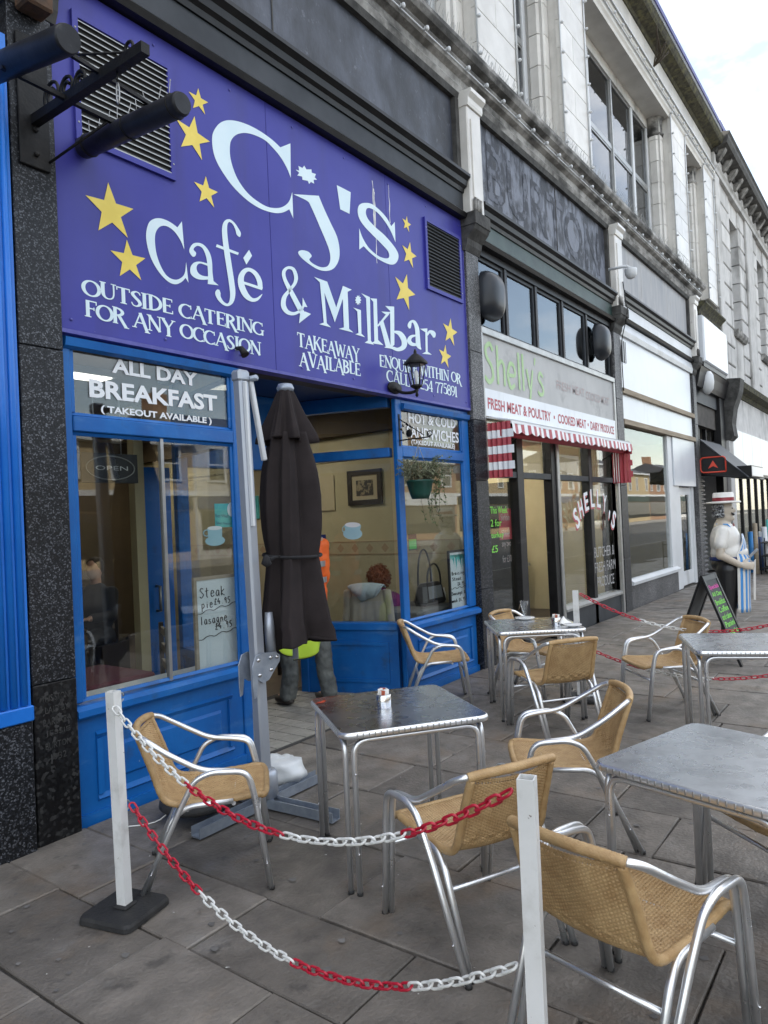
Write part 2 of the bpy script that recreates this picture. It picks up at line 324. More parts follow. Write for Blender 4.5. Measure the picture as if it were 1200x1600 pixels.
mat('tube_light',(.9,.9,.9),emit=((1,.95,.85),45)); mat('lightpanel',(.9,.9,.9),emit=((1,.94,.82),8)); mat('lightpanel_dim',(.9,.9,.9),emit=((1,.94,.82),.9)); mat('faintwhite',(.42,.42,.42),(.26,.26,.26),rough=.6,ns=30)
mat('vinyl_white',(.74,.76,.78),rough=.5); mat('vinyl_red',(.37,.045,.062),rough=.45); mat('fadedred',(.42,.31,.30),(.40,.385,.38),rough=.6,ns=20,lo=.4,hi=.6)
mat('lime',(.34,.52,.24),(.42,.58,.32),rough=.55,ns=8); mat('ink',(.02,.02,.025),rough=.6); mat('whiteboard',(.66,.72,.74),(.60,.67,.70),rough=.28,ns=2)
mat('chalk_green',(.20,.62,.08),rough=.7); mat('chalk_pink',(.62,.06,.33),rough=.7); mat('slate',(.02,.021,.022),(.035,.036,.037),rough=.6,ns=6)
mat('aluminium',(.80,.81,.82),(.72,.73,.74),rough=.27,metal=.9,ns=14,rough2=.40,bump=.03,bs=60)
mat('mast_alu',(.36,.39,.44),(.42,.45,.50),rough=.42,metal=.55,ns=3,stretch=(1,1,.2)); mat('galv',(.26,.30,.36),(.36,.40,.46),rough=.45,metal=.6,ns=16)
mat('rubber',(.014,.014,.015),(.030,.029,.028),rough=.7,ns=12,bump=.3,bs=70); mat('plastic_red',(.46,.012,.035),(.38,.010,.03),rough=.35,ns=30); mat('plastic_white',(.72,.72,.70),(.60,.60,.57),rough=.38,ns=22)
mat('postpaint',(.70,.70,.69),(.62,.62,.60),rough=.42,ns=4,bump=.05,bs=30); layer(MATS['postpaint'],(.10,.06,.04),40,.67,.70,amount=.9); layer(MATS['postpaint'],(.40,.39,.36),7,.52,.70,seed=6,amount=.6)
mat('wicker',(.47,.315,.150),(.35,.215,.092),rough=.48,ns=18,bump=.3,bs=160,rnd_amt=.06); mat('canopy',(.019,.0148,.0150),(.028,.022,.0222),rough=.85,ns=5,bump=.25,bs=18,spec=.2)
mat('orange',(.78,.14,.015),(.70,.11,.012),rough=.6,ns=5,bump=.2,bs=14); mat('hiviz',(.42,.60,.03),(.36,.52,.03),rough=.6,ns=5,bump=.2,bs=14); mat('reflective',(.34,.35,.37),rough=.3,metal=.4)
mat('denim',(.06,.066,.066),(.14,.15,.14),rough=.9,ns=7,bump=.4,bs=22); mat('skin',(.45,.27,.19),(.40,.23,.16),rough=.5,ns=10); mat('boot',(.03,.025,.02),rough=.6)
mat('ginger',(.30,.085,.030),(.16,.042,.018),rough=.6,ns=40,bump=.8,bs=60); mat('coat',(.40,.345,.27),(.30,.26,.20),rough=.9,ns=5,bump=.3,bs=20); mat('hoodlining',(.40,.45,.46),(.33,.38,.39),rough=.95,ns=7,bump=.3,bs=30); mat('magenta',(.19,.03,.13),(.14,.02,.10),rough=.85,ns=6,bump=.3,bs=20)
mat('darkcloth',(.012,.012,.014),rough=.9); mat('maroon',(.13,.018,.030),(.10,.014,.024),rough=.8,ns=4); mat('greycloth',(.16,.16,.155),(.12,.12,.118),rough=.8,ns=6)
mat('leather',(.010,.010,.011),rough=.35); mat('bagtrim',(.30,.31,.32),rough=.5); mat('pic_frame',(.020,.013,.010),rough=.4); mat('pic_mount',(.46,.38,.24),rough=.7); mat('pic_print',(.30,.24,.14),(.04,.035,.03),rough=.7,ns=16,nd=8,lo=.42,hi=.52)
mat('decal_cup',(.30,.50,.58),(.36,.56,.63),rough=.5,ns=4); mat('teal',(.05,.38,.38),(.12,.50,.45),rough=.5,ns=9); mat('green_led',(.05,.36,.06),rough=.5); mat('orange_print',(.55,.12,.03),rough=.5); mat('navy',(.012,.03,.14),rough=.4)
mat('iron',(.006,.006,.0065),(.016,.015,.014),rough=.55,ns=12,bump=.2,bs=60,spec=.25); mat('rusty',(.05,.032,.02),(.12,.06,.03),rough=.85,ns=14,bump=.4,bs=50); mat('floodlamp',(.010,.0105,.013),(.026,.027,.033),rough=.45,ns=5,bump=.15,bs=30,spec=.3); layer(MATS['floodlamp'],(.12,.115,.10),10,.62,.72,amount=.5)
mat('pot_green',(.006,.055,.040),rough=.45); mat('leaf',(.045,.085,.022),(.10,.14,.045),rough=.5,ns=20); mat('leaf_pale',(.20,.21,.13),(.13,.15,.08),rough=.6,ns=20); mat('twig',(.05,.036,.022),rough=.8)
mat('bagplastic',(.70,.72,.72),(.60,.63,.64),rough=.3,ns=4,bump=.3,bs=12); mat('steel_pot',(.66,.66,.67),rough=.18,metal=1); mat('ceramic',(.76,.76,.75),rough=.15); mat('napkin',(.74,.73,.70),rough=.8); mat('sugar_red',(.45,.10,.05),rough=.6)
mat('lightbox',(.012,.014,.018),(.022,.026,.033),rough=.34,ns=3,spec=.4); mat('statue_white',(.70,.69,.65),(.62,.60,.56),rough=.32,ns=5); mat('statue_skin',(.50,.44,.36),(.44,.38,.30),rough=.35,ns=5); mat('statue_black',(.012,.012,.013),rough=.35); mat('statue_grey',(.30,.31,.32),(.015,.015,.018),rough=.4,ns=46,nd=1,lo=.47,hi=.53); mat('statue_blue',(.05,.26,.62),rough=.35); mat('hatband',(.22,.02,.03),rough=.35)
mat('shutter',(.10,.10,.105),(.15,.15,.15),rough=.45,metal=.4,ns=6); mat('redlogo',(.62,.06,.03),rough=.5); mat('cornice_dark',(.085,.083,.078),(.03,.029,.027),rough=.8,ns=6,bump=.4,bs=30)
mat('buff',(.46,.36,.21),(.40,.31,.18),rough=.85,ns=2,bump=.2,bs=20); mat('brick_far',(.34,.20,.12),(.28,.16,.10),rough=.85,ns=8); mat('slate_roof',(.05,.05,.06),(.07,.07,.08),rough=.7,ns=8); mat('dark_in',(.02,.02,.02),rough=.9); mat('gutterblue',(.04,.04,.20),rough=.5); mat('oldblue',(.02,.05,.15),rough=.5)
# steel table top: brushed swirl pattern
def table_top_mat():
    mt = bpy.data.materials.new('table_steel'); mt.use_nodes = True; n = mt.node_tree.nodes; l = mt.node_tree.links.new; p = n['Principled BSDF']
    p.inputs['Metallic'].default_value = 1; p.inputs['Base Color'].default_value = (.62,.64,.67,1)
    t = n.new('ShaderNodeTexCoord'); v = n.new('ShaderNodeTexVoronoi'); v.inputs['Scale'].default_value = 15; l(t.outputs['Object'], v.inputs['Vector'])
    mr = n.new('ShaderNodeMapRange'); mr.inputs[3].default_value = .19; mr.inputs[4].default_value = .25; mr.inputs[2].default_value = .6; l(v.outputs[0], mr.inputs[0]); 
    no = n.new('ShaderNodeTexNoise'); no.inputs['Scale'].default_value = 5; no.inputs['Detail'].default_value = 6; l(t.outputs['Object'], no.inputs['Vector'])
    ad = n.new('ShaderNodeMath'); ad.operation = 'MULTIPLY_ADD'; ad.inputs[1].default_value = .22; l(no.outputs[0], ad.inputs[0]); l(mr.outputs[0], ad.inputs[2]); 
    sb = n.new('ShaderNodeMath'); sb.operation = 'SUBTRACT'; sb.inputs[1].default_value = .08; l(ad.outputs[0], sb.inputs[0]); l(sb.outputs[0], p.inputs['Roughness'])
    w_ = n.new('ShaderNodeTexWave'); w_.wave_type = 'RINGS'; w_.inputs['Scale'].default_value = 30; w_.inputs['Distortion'].default_value = 3
    l(v.outputs['Position'], w_.inputs['Vector']); bu = n.new('ShaderNodeBump'); bu.inputs['Strength'].default_value = .012; bu.inputs['Distance'].default_value = .004
    l(no.outputs[0], bu.inputs['Height']); l(bu.outputs[0], p.inputs['Normal']); MATS['table_steel'] = mt
table_top_mat()
layer(MATS['table_steel'],(.30,.31,.33),9,.5,.75,amount=.5)
mat('foodstain',(.40,.06,.03),rough=.4)

# ------------------------------------------------------------ ground, road, pavements
struct('ground', MB().box(-150,250,-160,160,-.5,-.17), 'asphalt')
struct('road', MB().box(-60,160,-18.2,-2.6,-.168,-.13), 'asphalt')
pav = struct('pavement', MB().box(-20,90,-2.45,14,-.16,-.016), 'mortar')
kerb = struct('kerb', MB().box(-20,90,-2.6,-2.45,-.16,-.02), 'kerbstone')
struct('opposite_pavement', MB().box(-60,160,-22,-18.2,-.16,-.01), 'kerbstone')
def flag(x0,x1,y0,y1):
    c = .005; g = .002+rnd.random()**2*.007; dz = rnd.uniform(-.004,.004); t = [dz+rnd.uniform(-.004,.004) for _ in range(4)]
    X0,X1,Y0,Y1 = x0+g,x1-g,y0+g,y1-g; j = lambda: rnd.uniform(-.005,.005)
    B = [(X0+j(),Y0+j()),(X1+j(),Y0+j()),(X1+j(),Y1+j()),(X0+j(),Y1+j())]; I = [(B[0][0]+c,B[0][1]+c),(B[1][0]-c,B[1][1]+c),(B[2][0]-c,B[2][1]-c),(B[3][0]+c,B[3][1]-c)]
    v = [(x,y,-.03) for x,y in B]+[(x,y,t[k]-.006) for k,(x,y) in enumerate(B)]+[(x,y,t[k]) for k,(x,y) in enumerate(I)]
    f = []
    for b in (0,4): f += [(b+i,b+(i+1)%4,b+4+(i+1)%4,b+4+i) for i in range(4)]
    return MB().add(v, f+[(8,9,10,11)])
XS = [.35,.85,1.30,1.75,2.19,2.80]
while XS[-1] < 34: XS.append(XS[-1]+rnd.uniform(.46,.82))
cnt = 0; far = MB()
for i in range(len(XS)-1):
    x0,x1 = XS[i],XS[i+1]
    ys = {1.75:[3.72,3.05,2.32,1.552,.92,.3], 2.19:[3.72,3.1,2.03,1.15,.62,.0], 1.30:[3.72,3.2,2.45,1.85,1.1,.4]}.get(round(x0,2))
    if not ys:
        ys = [3.72]; ylo = max(-.7, .10*x0-.9)
        while ys[-1] > ylo: ys.append(ys[-1]-rnd.choice((.42,.6,.75,.95,1.25))*rnd.uniform(.9,1.1))
    for a,b in zip(ys,ys[1:]):
        mbf = flag(x0,x1,b,a)
        if cnt < 290 and x1 < 26: part('flagstone', mbf, 'flagstone', pav); cnt += 1
        else: far.add(mbf.v, mbf.f)
o = part('far_flagstones', far, 'flagstone', pav, kind='stuff')
gm_ = MB()
for _ in range(230):
    x = rnd.uniform(1.2,9); y = rnd.uniform(.16*x,3.6); s_ = rnd.uniform(.008,.017); n_ = 9; gm_.add([(x+s_*(1+.3*math.sin(k*2.1+x))*math.cos(2*math.pi*k/n_),y+s_*(1+.3*math.cos(k*1.7+y))*math.sin(2*math.pi*k/n_),.0045) for k in range(n_)],[tuple(range(n_))])
o = fixn(link('gum_spots', gm_, 'gum')); tag(o,'flattened grey chewing gum spots on the flagstones','gum'); o['kind'] = 'stuff'
# litter specks and dropped bits on the flags
lt = MB()
for _ in range(150):
    x = rnd.uniform(1.2,9); y = rnd.uniform(.16*x,3.6); s_ = rnd.uniform(.003,.010)
    lt.add([(x+rnd.uniform(-s_,s_),y+rnd.uniform(-s_,s_),.006) for _ in range(4)], [(0,1,2,3)])
o = fixn(link('litter_specks', lt, 'napkin')); tag(o,'tiny pale litter specks scattered over the dark flagstones','litter'); o['kind'] = 'stuff'

# ------------------------------------------------------------ terrace building (faience upper storey over the shops)
B1 = thing('terrace_building','long pale faience terrace block with big upper windows above the cafe and butcher','building',(0,0,0))
D_ = Y+.42
part('wall_mass', MB().box(-9,19.45,Y+1.3,Y+9.5,3.4,10.6), 'soffit', B1)  # unseen solid core behind the facade, added to block the sun
part('side_wall', MB().box(-9.4,-9.0,Y+.2,Y+9.5,0,10.6), 'faience', B1)
part('rear_wall', MB().box(-9,19.45,Y+9.2,Y+9.5,0,3.4), 'soffit', B1)
part('roof', MB().box(-9.4,19.45,Y+.05,Y+9.5,10.62,10.8), 'slate_roof', B1)  # unseen roof slab, put on so the block keeps the sun out
part('floor_beam', MB().box(-9,19.45,Y+.32,Y+1.3,5.9,6.3), 'soffit', B1)
# cornice between the storeys, with its two lower mouldings
part('cornice', MB().profile([(Y+.3,6.06),(Y-.02,6.06),(Y-.05,6.13),(Y-.03,6.16),(Y-.04,6.22),(Y-.10,6.25),(Y-.13,6.31),(Y-.12,6.34),(Y-.18,6.37),(Y-.21,6.42),(Y-.21,6.465),(Y-.17,6.49),(Y+.5,6.52),(Y+.5,6.06)],-9,17.15), 'sooty', B1)
part('cornice', MB().profile([(Y+.3,5.92),(Y,5.92),(Y-.03,6.0),(Y-.10,6.08),(Y-.16,6.13),(Y-.16,6.17),(Y+.5,6.22),(Y+.5,5.92)],17.25,19.4), 'moss', B1)
mb = MB()
x = -1.0
while x < 17:
    mb.box(x,x+.012,Y-.02,Y-.016,6.08,6.12); x += .5
# decorative bulbs strung under the cornice
for k in range(44):
    x = -.5+k*.4
    b_ = MB().ellipsoid((x,Y-.155,6.29),.022,.022,.026,8,6); b_.box(x-.012,x+.012,Y-.14,Y-.10,6.28,6.31)
    if x > 2.5: part('bulb', b_, 'whitepaint', B1)
part('conduit', MB().tube([(-1,Y-.115,6.285),(17.1,Y-.115,6.285)],.009,6), 'whitepaint', B1)
sp = MB()                                   # bird spikes along the ledge
x = 2.6
while x < 17:
    for k in range(2):
        a = rnd.uniform(-.05,.05); y0 = Y-.15+.05*k; sp.tube([(x,y0,6.48),(x+a,y0-.05+rnd.uniform(-.03,.05),6.60+rnd.uniform(-.02,.03))],.0022,3,caps=False)
    x += .042
part('bird_spikes', sp, 'alu_frame', B1, kind='stuff')
# piers of faience blocks
PIERS = [(-5.6,-4.6),(-2.95,-1.95),(-.30,.70),(2.9,3.0),(7.22,8.22),(9.72,10.68),(15.6,16.72),(18.42,19.45)]
PIERS = [p for p in PIERS if p[1]-p[0] > .2]
for (a,b) in PIERS:
    pr = part('pier', MB().box(a+.02,b-.02,Y+.02,D_+.3,6.50,9.80), 'faience', B1)
    z = 6.51; k = 0
    while z < 9.75:
        h = .40; z1 = min(z+h,9.78); sp_ = .5 if k%2 else None
        cuts = [a,b] if k%2 else [a,(a+b)/2,b]
        for q0,q1 in zip(cuts,cuts[1:]): part('faience_block', MB().cbox(q0+.003,q1-.003,Y,Y+.06,z+.003,z1-.003,.004), 'faience', pr)
        z += h; k += 1
    # half-octagon engaged columns of stacked drums beside the pier, with capital
    for sgn,xc in ((-1,a-.10),(1,b+.10)):
        cm = part('column', MB().box(xc-.11,xc+.11,Y+.17,D_+.3,6.50,9.6), 'faience', B1)
        z = 6.51
        while z < 9.2:
            d = MB(); r_ = .155; P = [(xc+r_*math.cos(R(t)),Y+.30+r_*math.sin(R(t))) for t in (22.5,-22.5,-67.5,-112.5,-157.5,157.5,112.5,67.5)]
            n = len(P); z1 = min(z+.44,9.24); d.add([(x,y,z+.006) for x,y in P]+[(x,y,z1-.006) for x,y in P],[(i,(i+1)%n,n+(i+1)%n,n+i) for i in range(n)]+[tuple(reversed(range(n))),tuple(range(n,2*n))])
            part('drum', d, 'faience', cm); z += .44
        part('capital', MB().lathe([(.16,9.24),(.19,9.27),(.16,9.31),(.165,9.5),(.20,9.62),(.23,9.72),(.23,9.78)],(xc,Y+.30,0),8), 'sooty', cm)
        for q in (-1,1): part('volute', MB().lathe([(.02,0),(.055,.005),(.055,.05),(.02,.055)],(xc+q*.15,Y+.12,9.68),12,axis='y'), 'sooty', cm)
    # white conduit with bulbs on the pier's arrises
    for xe in (a-.012,b+.012):
        cdt = part('conduit', MB().tube([(xe,Y-.012,6.5),(xe,Y-.012,9.85)],.012,6), 'whitepaint', B1)
        for q in range(8): part('bulb', MB().ellipsoid((xe,Y-.045,6.75+q*.42),.022,.026,.022,8,6), 'whitepaint', cdt)
# windows between the piers
def upper_window(a,b,lights):
    wn = part('window', MB().box(a,b,D_,D_+.07,6.5,6.62), 'whitepaint', B1)
    part('head', MB().box(a,b,D_-.02,D_+.09,9.42,9.62), 'stonegrey', wn)
    for i,x in enumerate(lights):
        wd = .10 if i in (0,len(lights)-1) or (len(lights)>3 and i in (1,len(lights)-2)) else .055
        part('mullion', MB().box(x-wd/2,x+wd/2,D_-.015,D_+.075,6.62,9.42), 'whitepaint' if wd>.08 else 'alu_frame', wn, .006)
    for x0,x1 in zip(lights,lights[1:]):
        part('transom', MB().box(x0+.03,x1-.03,D_+.005,D_+.06,8.12,8.19), 'alu_frame', wn)
        part('pane', MB().box(x0+.02,x1-.02,D_+.03,D_+.036,6.62,8.13), 'pane_up', wn); part('pane', MB().box(x0+.02,x1-.02,D_+.03,D_+.036,8.18,9.42), 'pane_up', wn)
        for (z0,z1) in ((6.62,8.12),(8.19,9.42)):
            fr = MB(); t_=.035
            for (p0,p1,q0,q1) in ((x0+.03,x0+.03+t_,z0,z1),(x1-.03-t_,x1-.03,z0,z1)): fr.box(p0,p1,D_+.012,D_+.055,q0,q1)
            fr.box(x0+.06,x1-.06,D_+.013,D_+.054,z0,z0+t_); fr.box(x0+.06,x1-.06,D_+.013,D_+.054,z1-t_,z1); part('sash', fr, 'alu_frame', wn)
upper_window(10.68,15.6,[10.95,11.95,13.15,14.35,15.35]); upper_window(8.22,9.72,[8.50,9.44]); upper_window(.7,7.22,[.95,2.2,4.0,5.75,6.97]); upper_window(16.72,18.42,[17.0,18.16])
upper_window(-1.95,-.30,[-1.7,-.55])
part('back_panel', MB().box(-9,19.4,D_+.55,D_+.6,6.3,9.8), 'dark_in', B1)  # near-black sheet: darkness of the rooms behind the panes put into its colour
part('lintel', MB().profile([(D_+.4,9.62),(Y+.02,9.62),(Y+.0,9.66),(Y-.03,9.70),(Y-.03,9.80),(Y-.06,9.83),(Y-.09,9.90),(Y-.02,9.95),(D_+.4,9.95)],-9,19.45), 'faience', B1)
for k in range(2): part('conduit', MB().tube([(2,Y-.05-k*.05,9.78+k*.10),(19.4,Y-.05-k*.05,9.78+k*.10)],.013,6), 'whitepaint', B1)
for k in range(30):
    x = 7.6+k*.4; part('bulb', MB().ellipsoid((x,Y-.085,9.80),.022,.022,.026,8,6), 'whitepaint', B1)
x = -9; k = 0
while x < 19.3:
    x1 = min(x+.92,19.45); part('frieze_panel', MB().cbox(x+.005,x1-.005,Y,Y+.3,9.95,10.45,.008), 'faience', B1); x = x1
part('cornice', MB().profile([(Y+.3,10.45),(Y-.02,10.45),(Y-.05,10.50),(Y-.24,10.54),(Y-.27,10.58),(Y-.30,10.66),(Y-.30,10.72),(Y+.3,10.80)],-9,19.5), 'moss', B1)
part('gutter', MB().profile([(Y-.26,10.73),(Y-.33,10.76),(Y-.33,10.86),(Y-.26,10.86)],-9,19.3), 'gutterblue', B1)
cmb = MB(); x = 10
while x < 19.2: cmb.box(x,x+.03,Y-.315,Y-.30,10.66,10.755); x += .075
part('gutter_comb', cmb, 'alu_frame', B1, kind='stuff')
part('parapet', MB().box(-9,19.3,Y-.22,Y-.05,10.78,11.0), 'gutterblue', B1)
# weed growing from the frieze
wd = MB()
for k in range(26):
    a = rnd.uniform(0,6.3); b = Vector((14.3,Y-.05,10.0)); wd.tube([b,b+Vector((.15*math.cos(a),-.1-.1*rnd.random(),.2+.1*math.sin(a))),b+Vector((.4*math.cos(a),-.2,.45+.25*math.sin(a)))],.006,4,caps=False)
part('weed', wd, 'twig', B1)
# granite shop pillars with stone pilaster and corbel above
def pillar(a,b,granite='granite'):
    zs = [0,.83,1.98,2.62,3.35,4.40] if a>3 else [0,.83,2.60,4.40]
    for i,(z0,z1) in enumerate(zip(zs,zs[1:])):
        g = 'granite_dark' if i==0 and a<3 else (granite if z1<=2.7 else ('granite_grey' if a>3 else granite))
        part('granite_slab', MB().cbox(a,b,Y-.03,Y+.3,z0+(.002 if z0 else -.02),z1-.002,.004), g, B1)
    part('corbel', MB().profile([(Y+.2,4.40),(Y-.03,4.40),(Y-.06,4.46),(Y-.07,4.52),(Y-.15,4.60),(Y-.17,4.64),(Y+.2,4.64)],a-.02,b+.03), 'cornice_dark', B1)
    part('corbel_block', MB().box(a-.03,b+.04,Y-.18,Y+.2,4.642,4.78), 'cornice_dark', B1, .006)
    part('pilaster', MB().cbox(a-.01,b+.02,Y-.125,Y+.2,4.782,5.90,.012), 'faience', B1)
    part('pilaster_face', MB().box(a+.05,b-.04,Y-.14,Y-.124,4.95,5.78), 'faience', B1, .004)
    part('pilaster_cap', MB().profile([(Y+.2,5.90),(Y-.14,5.90),(Y-.15,5.93),(Y-.15,5.98),(Y-.19,6.02),(Y-.19,6.06),(Y+.2,6.06)],a-.02,b+.03), 'faience', B1)
    for q in range(3): part('flute', MB().tube([(a+.04+q*.055,Y-.148,4.80),(a+.04+q*.055,Y-.148,4.93)],.018,8), 'sooty', B1)
pillar(1.91,2.15); pillar(6.68,6.945); pillar(11.29,11.60); pillar(16.30,16.55,'granite_grey')
# upper fascia boards over each shop
def fascia(a,b,bmat,tmat,z0=5.02,z1=6.05,seams=()):
    part('fascia_board', MB().box(a,b,Y+.02,Y+.06,z0,z1), bmat, B1)
    part('fascia_frame', MB().profile([(Y+.02,z1-.06),(Y-.03,z1-.06),(Y-.05,z1),(Y+.02,z1)],a,b), 'cornice_dark', B1)
    for xx in (a,b-.07): part('fascia_frame', MB().box(xx,xx+.07,Y-.035,Y+.02,z0,z1-.06), 'cornice_dark', B1)
    part('moulding', MB().profile([(Y+.06,z0-.17),(Y-.05,z0-.17),(Y-.06,z0-.13),(Y-.09,z0-.11),(Y-.10,z0-.06),(Y-.14,z0-.03),(Y-.14,z0),(Y-.06,z0+.03),(Y+.06,z0+.04)],a,b), 'blackpaint', B1)
    part('band', MB().box(a,b,Y-.035,Y+.06,z0-.36,z0-.172), tmat, B1)
    part('moulding', MB().profile([(Y+.06,z0-.44),(Y-.07,z0-.44),(Y-.09,z0-.40),(Y-.05,z0-.36),(Y+.06,z0-.36)],a,b), 'blackpaint', B1)
    for s_ in seams: part('seam', MB().box(s_-.006,s_+.006,Y+.012,Y+.022,z0,z1-.06), 'cornice_dark', B1)
fascia(2.15,6.66,'board','greypaint',5.16,6.05,(3.95,)); fascia(6.965,11.27,'peeling','greenpaint',4.98,6.05,(9.3,)); fascia(11.63,16.28,'greypanel','whitepaint',5.10,6.05); fascia(-3,1.9,'board','greypaint',5.16,6.05)
gt = MB(); text_fit(gt,'BURTON',(7.35,Y+.016,5.18),(3.6,0,0),(0,0,.66),.012,1.02); part('ghost_lettering', gt, 'ghost', B1)
# party walls, ceilings and back walls of the shops
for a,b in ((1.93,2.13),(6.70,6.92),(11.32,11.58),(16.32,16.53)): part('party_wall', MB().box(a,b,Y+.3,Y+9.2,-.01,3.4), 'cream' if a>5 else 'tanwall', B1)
part('back_board', MB().box(-3,19.4,Y+.10,Y+.30,3.42,5.9), 'soffit', B1)
# ------------------------------------------------------------ neighbouring shopfront at the left edge
N0 = thing('neighbour_shopfront','bright blue fluted shopfront pilaster at the left edge beside the granite pillar','shopfront')
part('stall_base', MB().cbox(.6,1.895,Y-.05,Y+.2,-.02,.66,.006), 'granite', N0)
part('plinth', MB().box(.6,1.90,Y-.06,Y+.2,.662,.74), 'blue_bright', N0, .006)
part('pilaster', MB().box(1.55,1.895,Y-.035,Y+.2,.74,4.2), 'blue_bright', N0)
for k in range(6): part('reed', MB().tube([(1.60+k*.052,Y-.035,.745),(1.60+k*.052,Y-.035,4.1)],.020,8), 'blue_bright', N0)
part('pane', MB().box(-1,1.55,Y+.05,Y+.056,.74,3.2), 'pane', N0)
part('backing', MB().box(-1,1.93,Y+.9,Y+.95,0,3.4), 'dark_in', N0); part('lintel', MB().box(-1,1.54,Y,Y+.2,3.2,4.2), 'blue_bright', N0); part('lower_panel', MB().box(-1,.598,Y,Y+.2,-.02,.74), 'granite', N0)
# engraved foundation stone lettering on the black lower slab
en = MB(); LN = ['THIS STONE','LAID BY','BARBARA','JESSIE','BURTON','1932']
for i,s_ in enumerate(LN):
    wdt = [.165,.13,.155,.135,.14,.085][i]; xc = 2.035; text_fit(en, s_, (xc-wdt/2,Y-.0315,.735-i*.062),(wdt,0,0),(0,0,.034))
part('engraving', en, 'engraving', B1)

# ------------------------------------------------------------ cafe shopfront
CF = thing('cafe_shopfront','blue painted cafe shopfront with recessed doorway under the purple sign','shopfront')
FY = Y+.03; PY = Y+.052
def frame(x0,x1,z0,z1,name='frame',d0=0,par=CF,m='blue',y0=None,y1=None): return part(name, MB().box(x0,x1,(FY if y0 is None else y0)+d0,(FY+.045 if y1 is None else y1),z0,z1), m, par, .006)
def bead(par,x0,x1,z0,z1,y,m='blue',t=.022):
    b = MB(); b.profile([(y,z0),(y-.014,z0+.004),(y,z0+t)],x0,x1); b.profile([(y,z1-t),(y-.014,z1-.004),(y,z1)],x0,x1)
    b.box(x0,x0+t,y-.011,y,z0+t,z1-t); b.box(x1-t,x1,y-.011,y,z0+t,z1-t); return part('bead', b, m, par)
def riser(x0,x1,par=CF):
    r_ = part('stall_riser', MB().box(x0,x1,FY+.012,FY+.12,-.02,.58), 'blue', par, .004)
    n = 1; wd = x1-x0
    p0,p1 = x0+.13,x1-.10
    b = MB(); b.profile([(FY+.012,.10),(FY-.006,.115),(FY+.012,.14)],p0,p1); b.profile([(FY+.012,.45),(FY-.006,.475),(FY+.012,.49)],p0,p1)
    b.box(p0,p0+.035,FY-.004,FY+.012,.14,.45); b.box(p1-.035,p1,FY-.004,FY+.012,.14,.45); part('panel_moulding', b, 'blue', r_)
    part('raised_field', MB().cbox(p0+.09,p1-.09,FY-.004,FY+.014,.19,.40,.02), 'blue', r_)
    part('skirting', MB().box(x0,x1,FY-.008,FY+.012,-.02,.05), 'blue', r_)
    part('sill', MB().profile([(FY+.12,.58),(FY-.03,.58),(FY-.055,.60),(FY-.055,.635),(FY-.02,.655),(FY+.12,.668)],x0-.004,x1+.004), 'blue', r_)
# left window
frame(2.162,2.225,.668,2.66); frame(3.395,3.47,-.02,2.66,'corner_post',-.004); frame(2.162,3.47,2.66,2.73,'head'); frame(2.226,3.394,2.175,2.262,'transom',-.006)
part('drip_rail', MB().profile([(FY,2.63),(FY-.03,2.645),(FY-.04,2.69),(FY,2.70)],2.18,3.46), 'blue', CF)
riser(2.162,3.394)
part('transom_pane', MB().box(2.226,3.394,PY,PY+.006,2.262,2.66), 'pane', CF); part('window_pane', MB().box(2.226,2.812,PY,PY+.006,.668,2.175), 'pane', CF); part('window_pane', MB().box(2.822,3.394,PY,PY+.006,.668,2.175), 'pane', CF)
part('mullion', MB().box(2.806,2.828,PY-.012,PY+.018,.668,2.175), 'alu_frame', CF); bead(CF,2.225,3.395,.668,2.175,PY); bead(CF,2.225,3.395,2.262,2.66,PY)
part('window_board', MB().box(2.2,3.40,FY+.125,FY+.28,.63,.66), 'whitepaint', CF)
# right window
frame(5.345,5.43,-.02,2.70,'corner_post',-.004); frame(6.53,6.665,.668,2.70,'frame'); frame(5.431,6.529,2.63,2.70,'head'); frame(5.431,6.529,2.175,2.262,'transom',-.006)
riser(5.431,6.665)
part('transom_pane', MB().box(5.43,6.53,PY,PY+.006,2.262,2.63), 'pane', CF); part('window_pane', MB().box(5.43,6.53,PY,PY+.006,.668,2.175), 'pane', CF); bead(CF,5.43,6.53,.668,2.175,PY); bead(CF,5.43,6.53,2.262,2.63,PY)
part('drip_rail', MB().profile([(FY,2.60),(FY-.03,2.615),(FY-.04,2.66),(FY,2.67)],5.44,6.65), 'blue', CF)
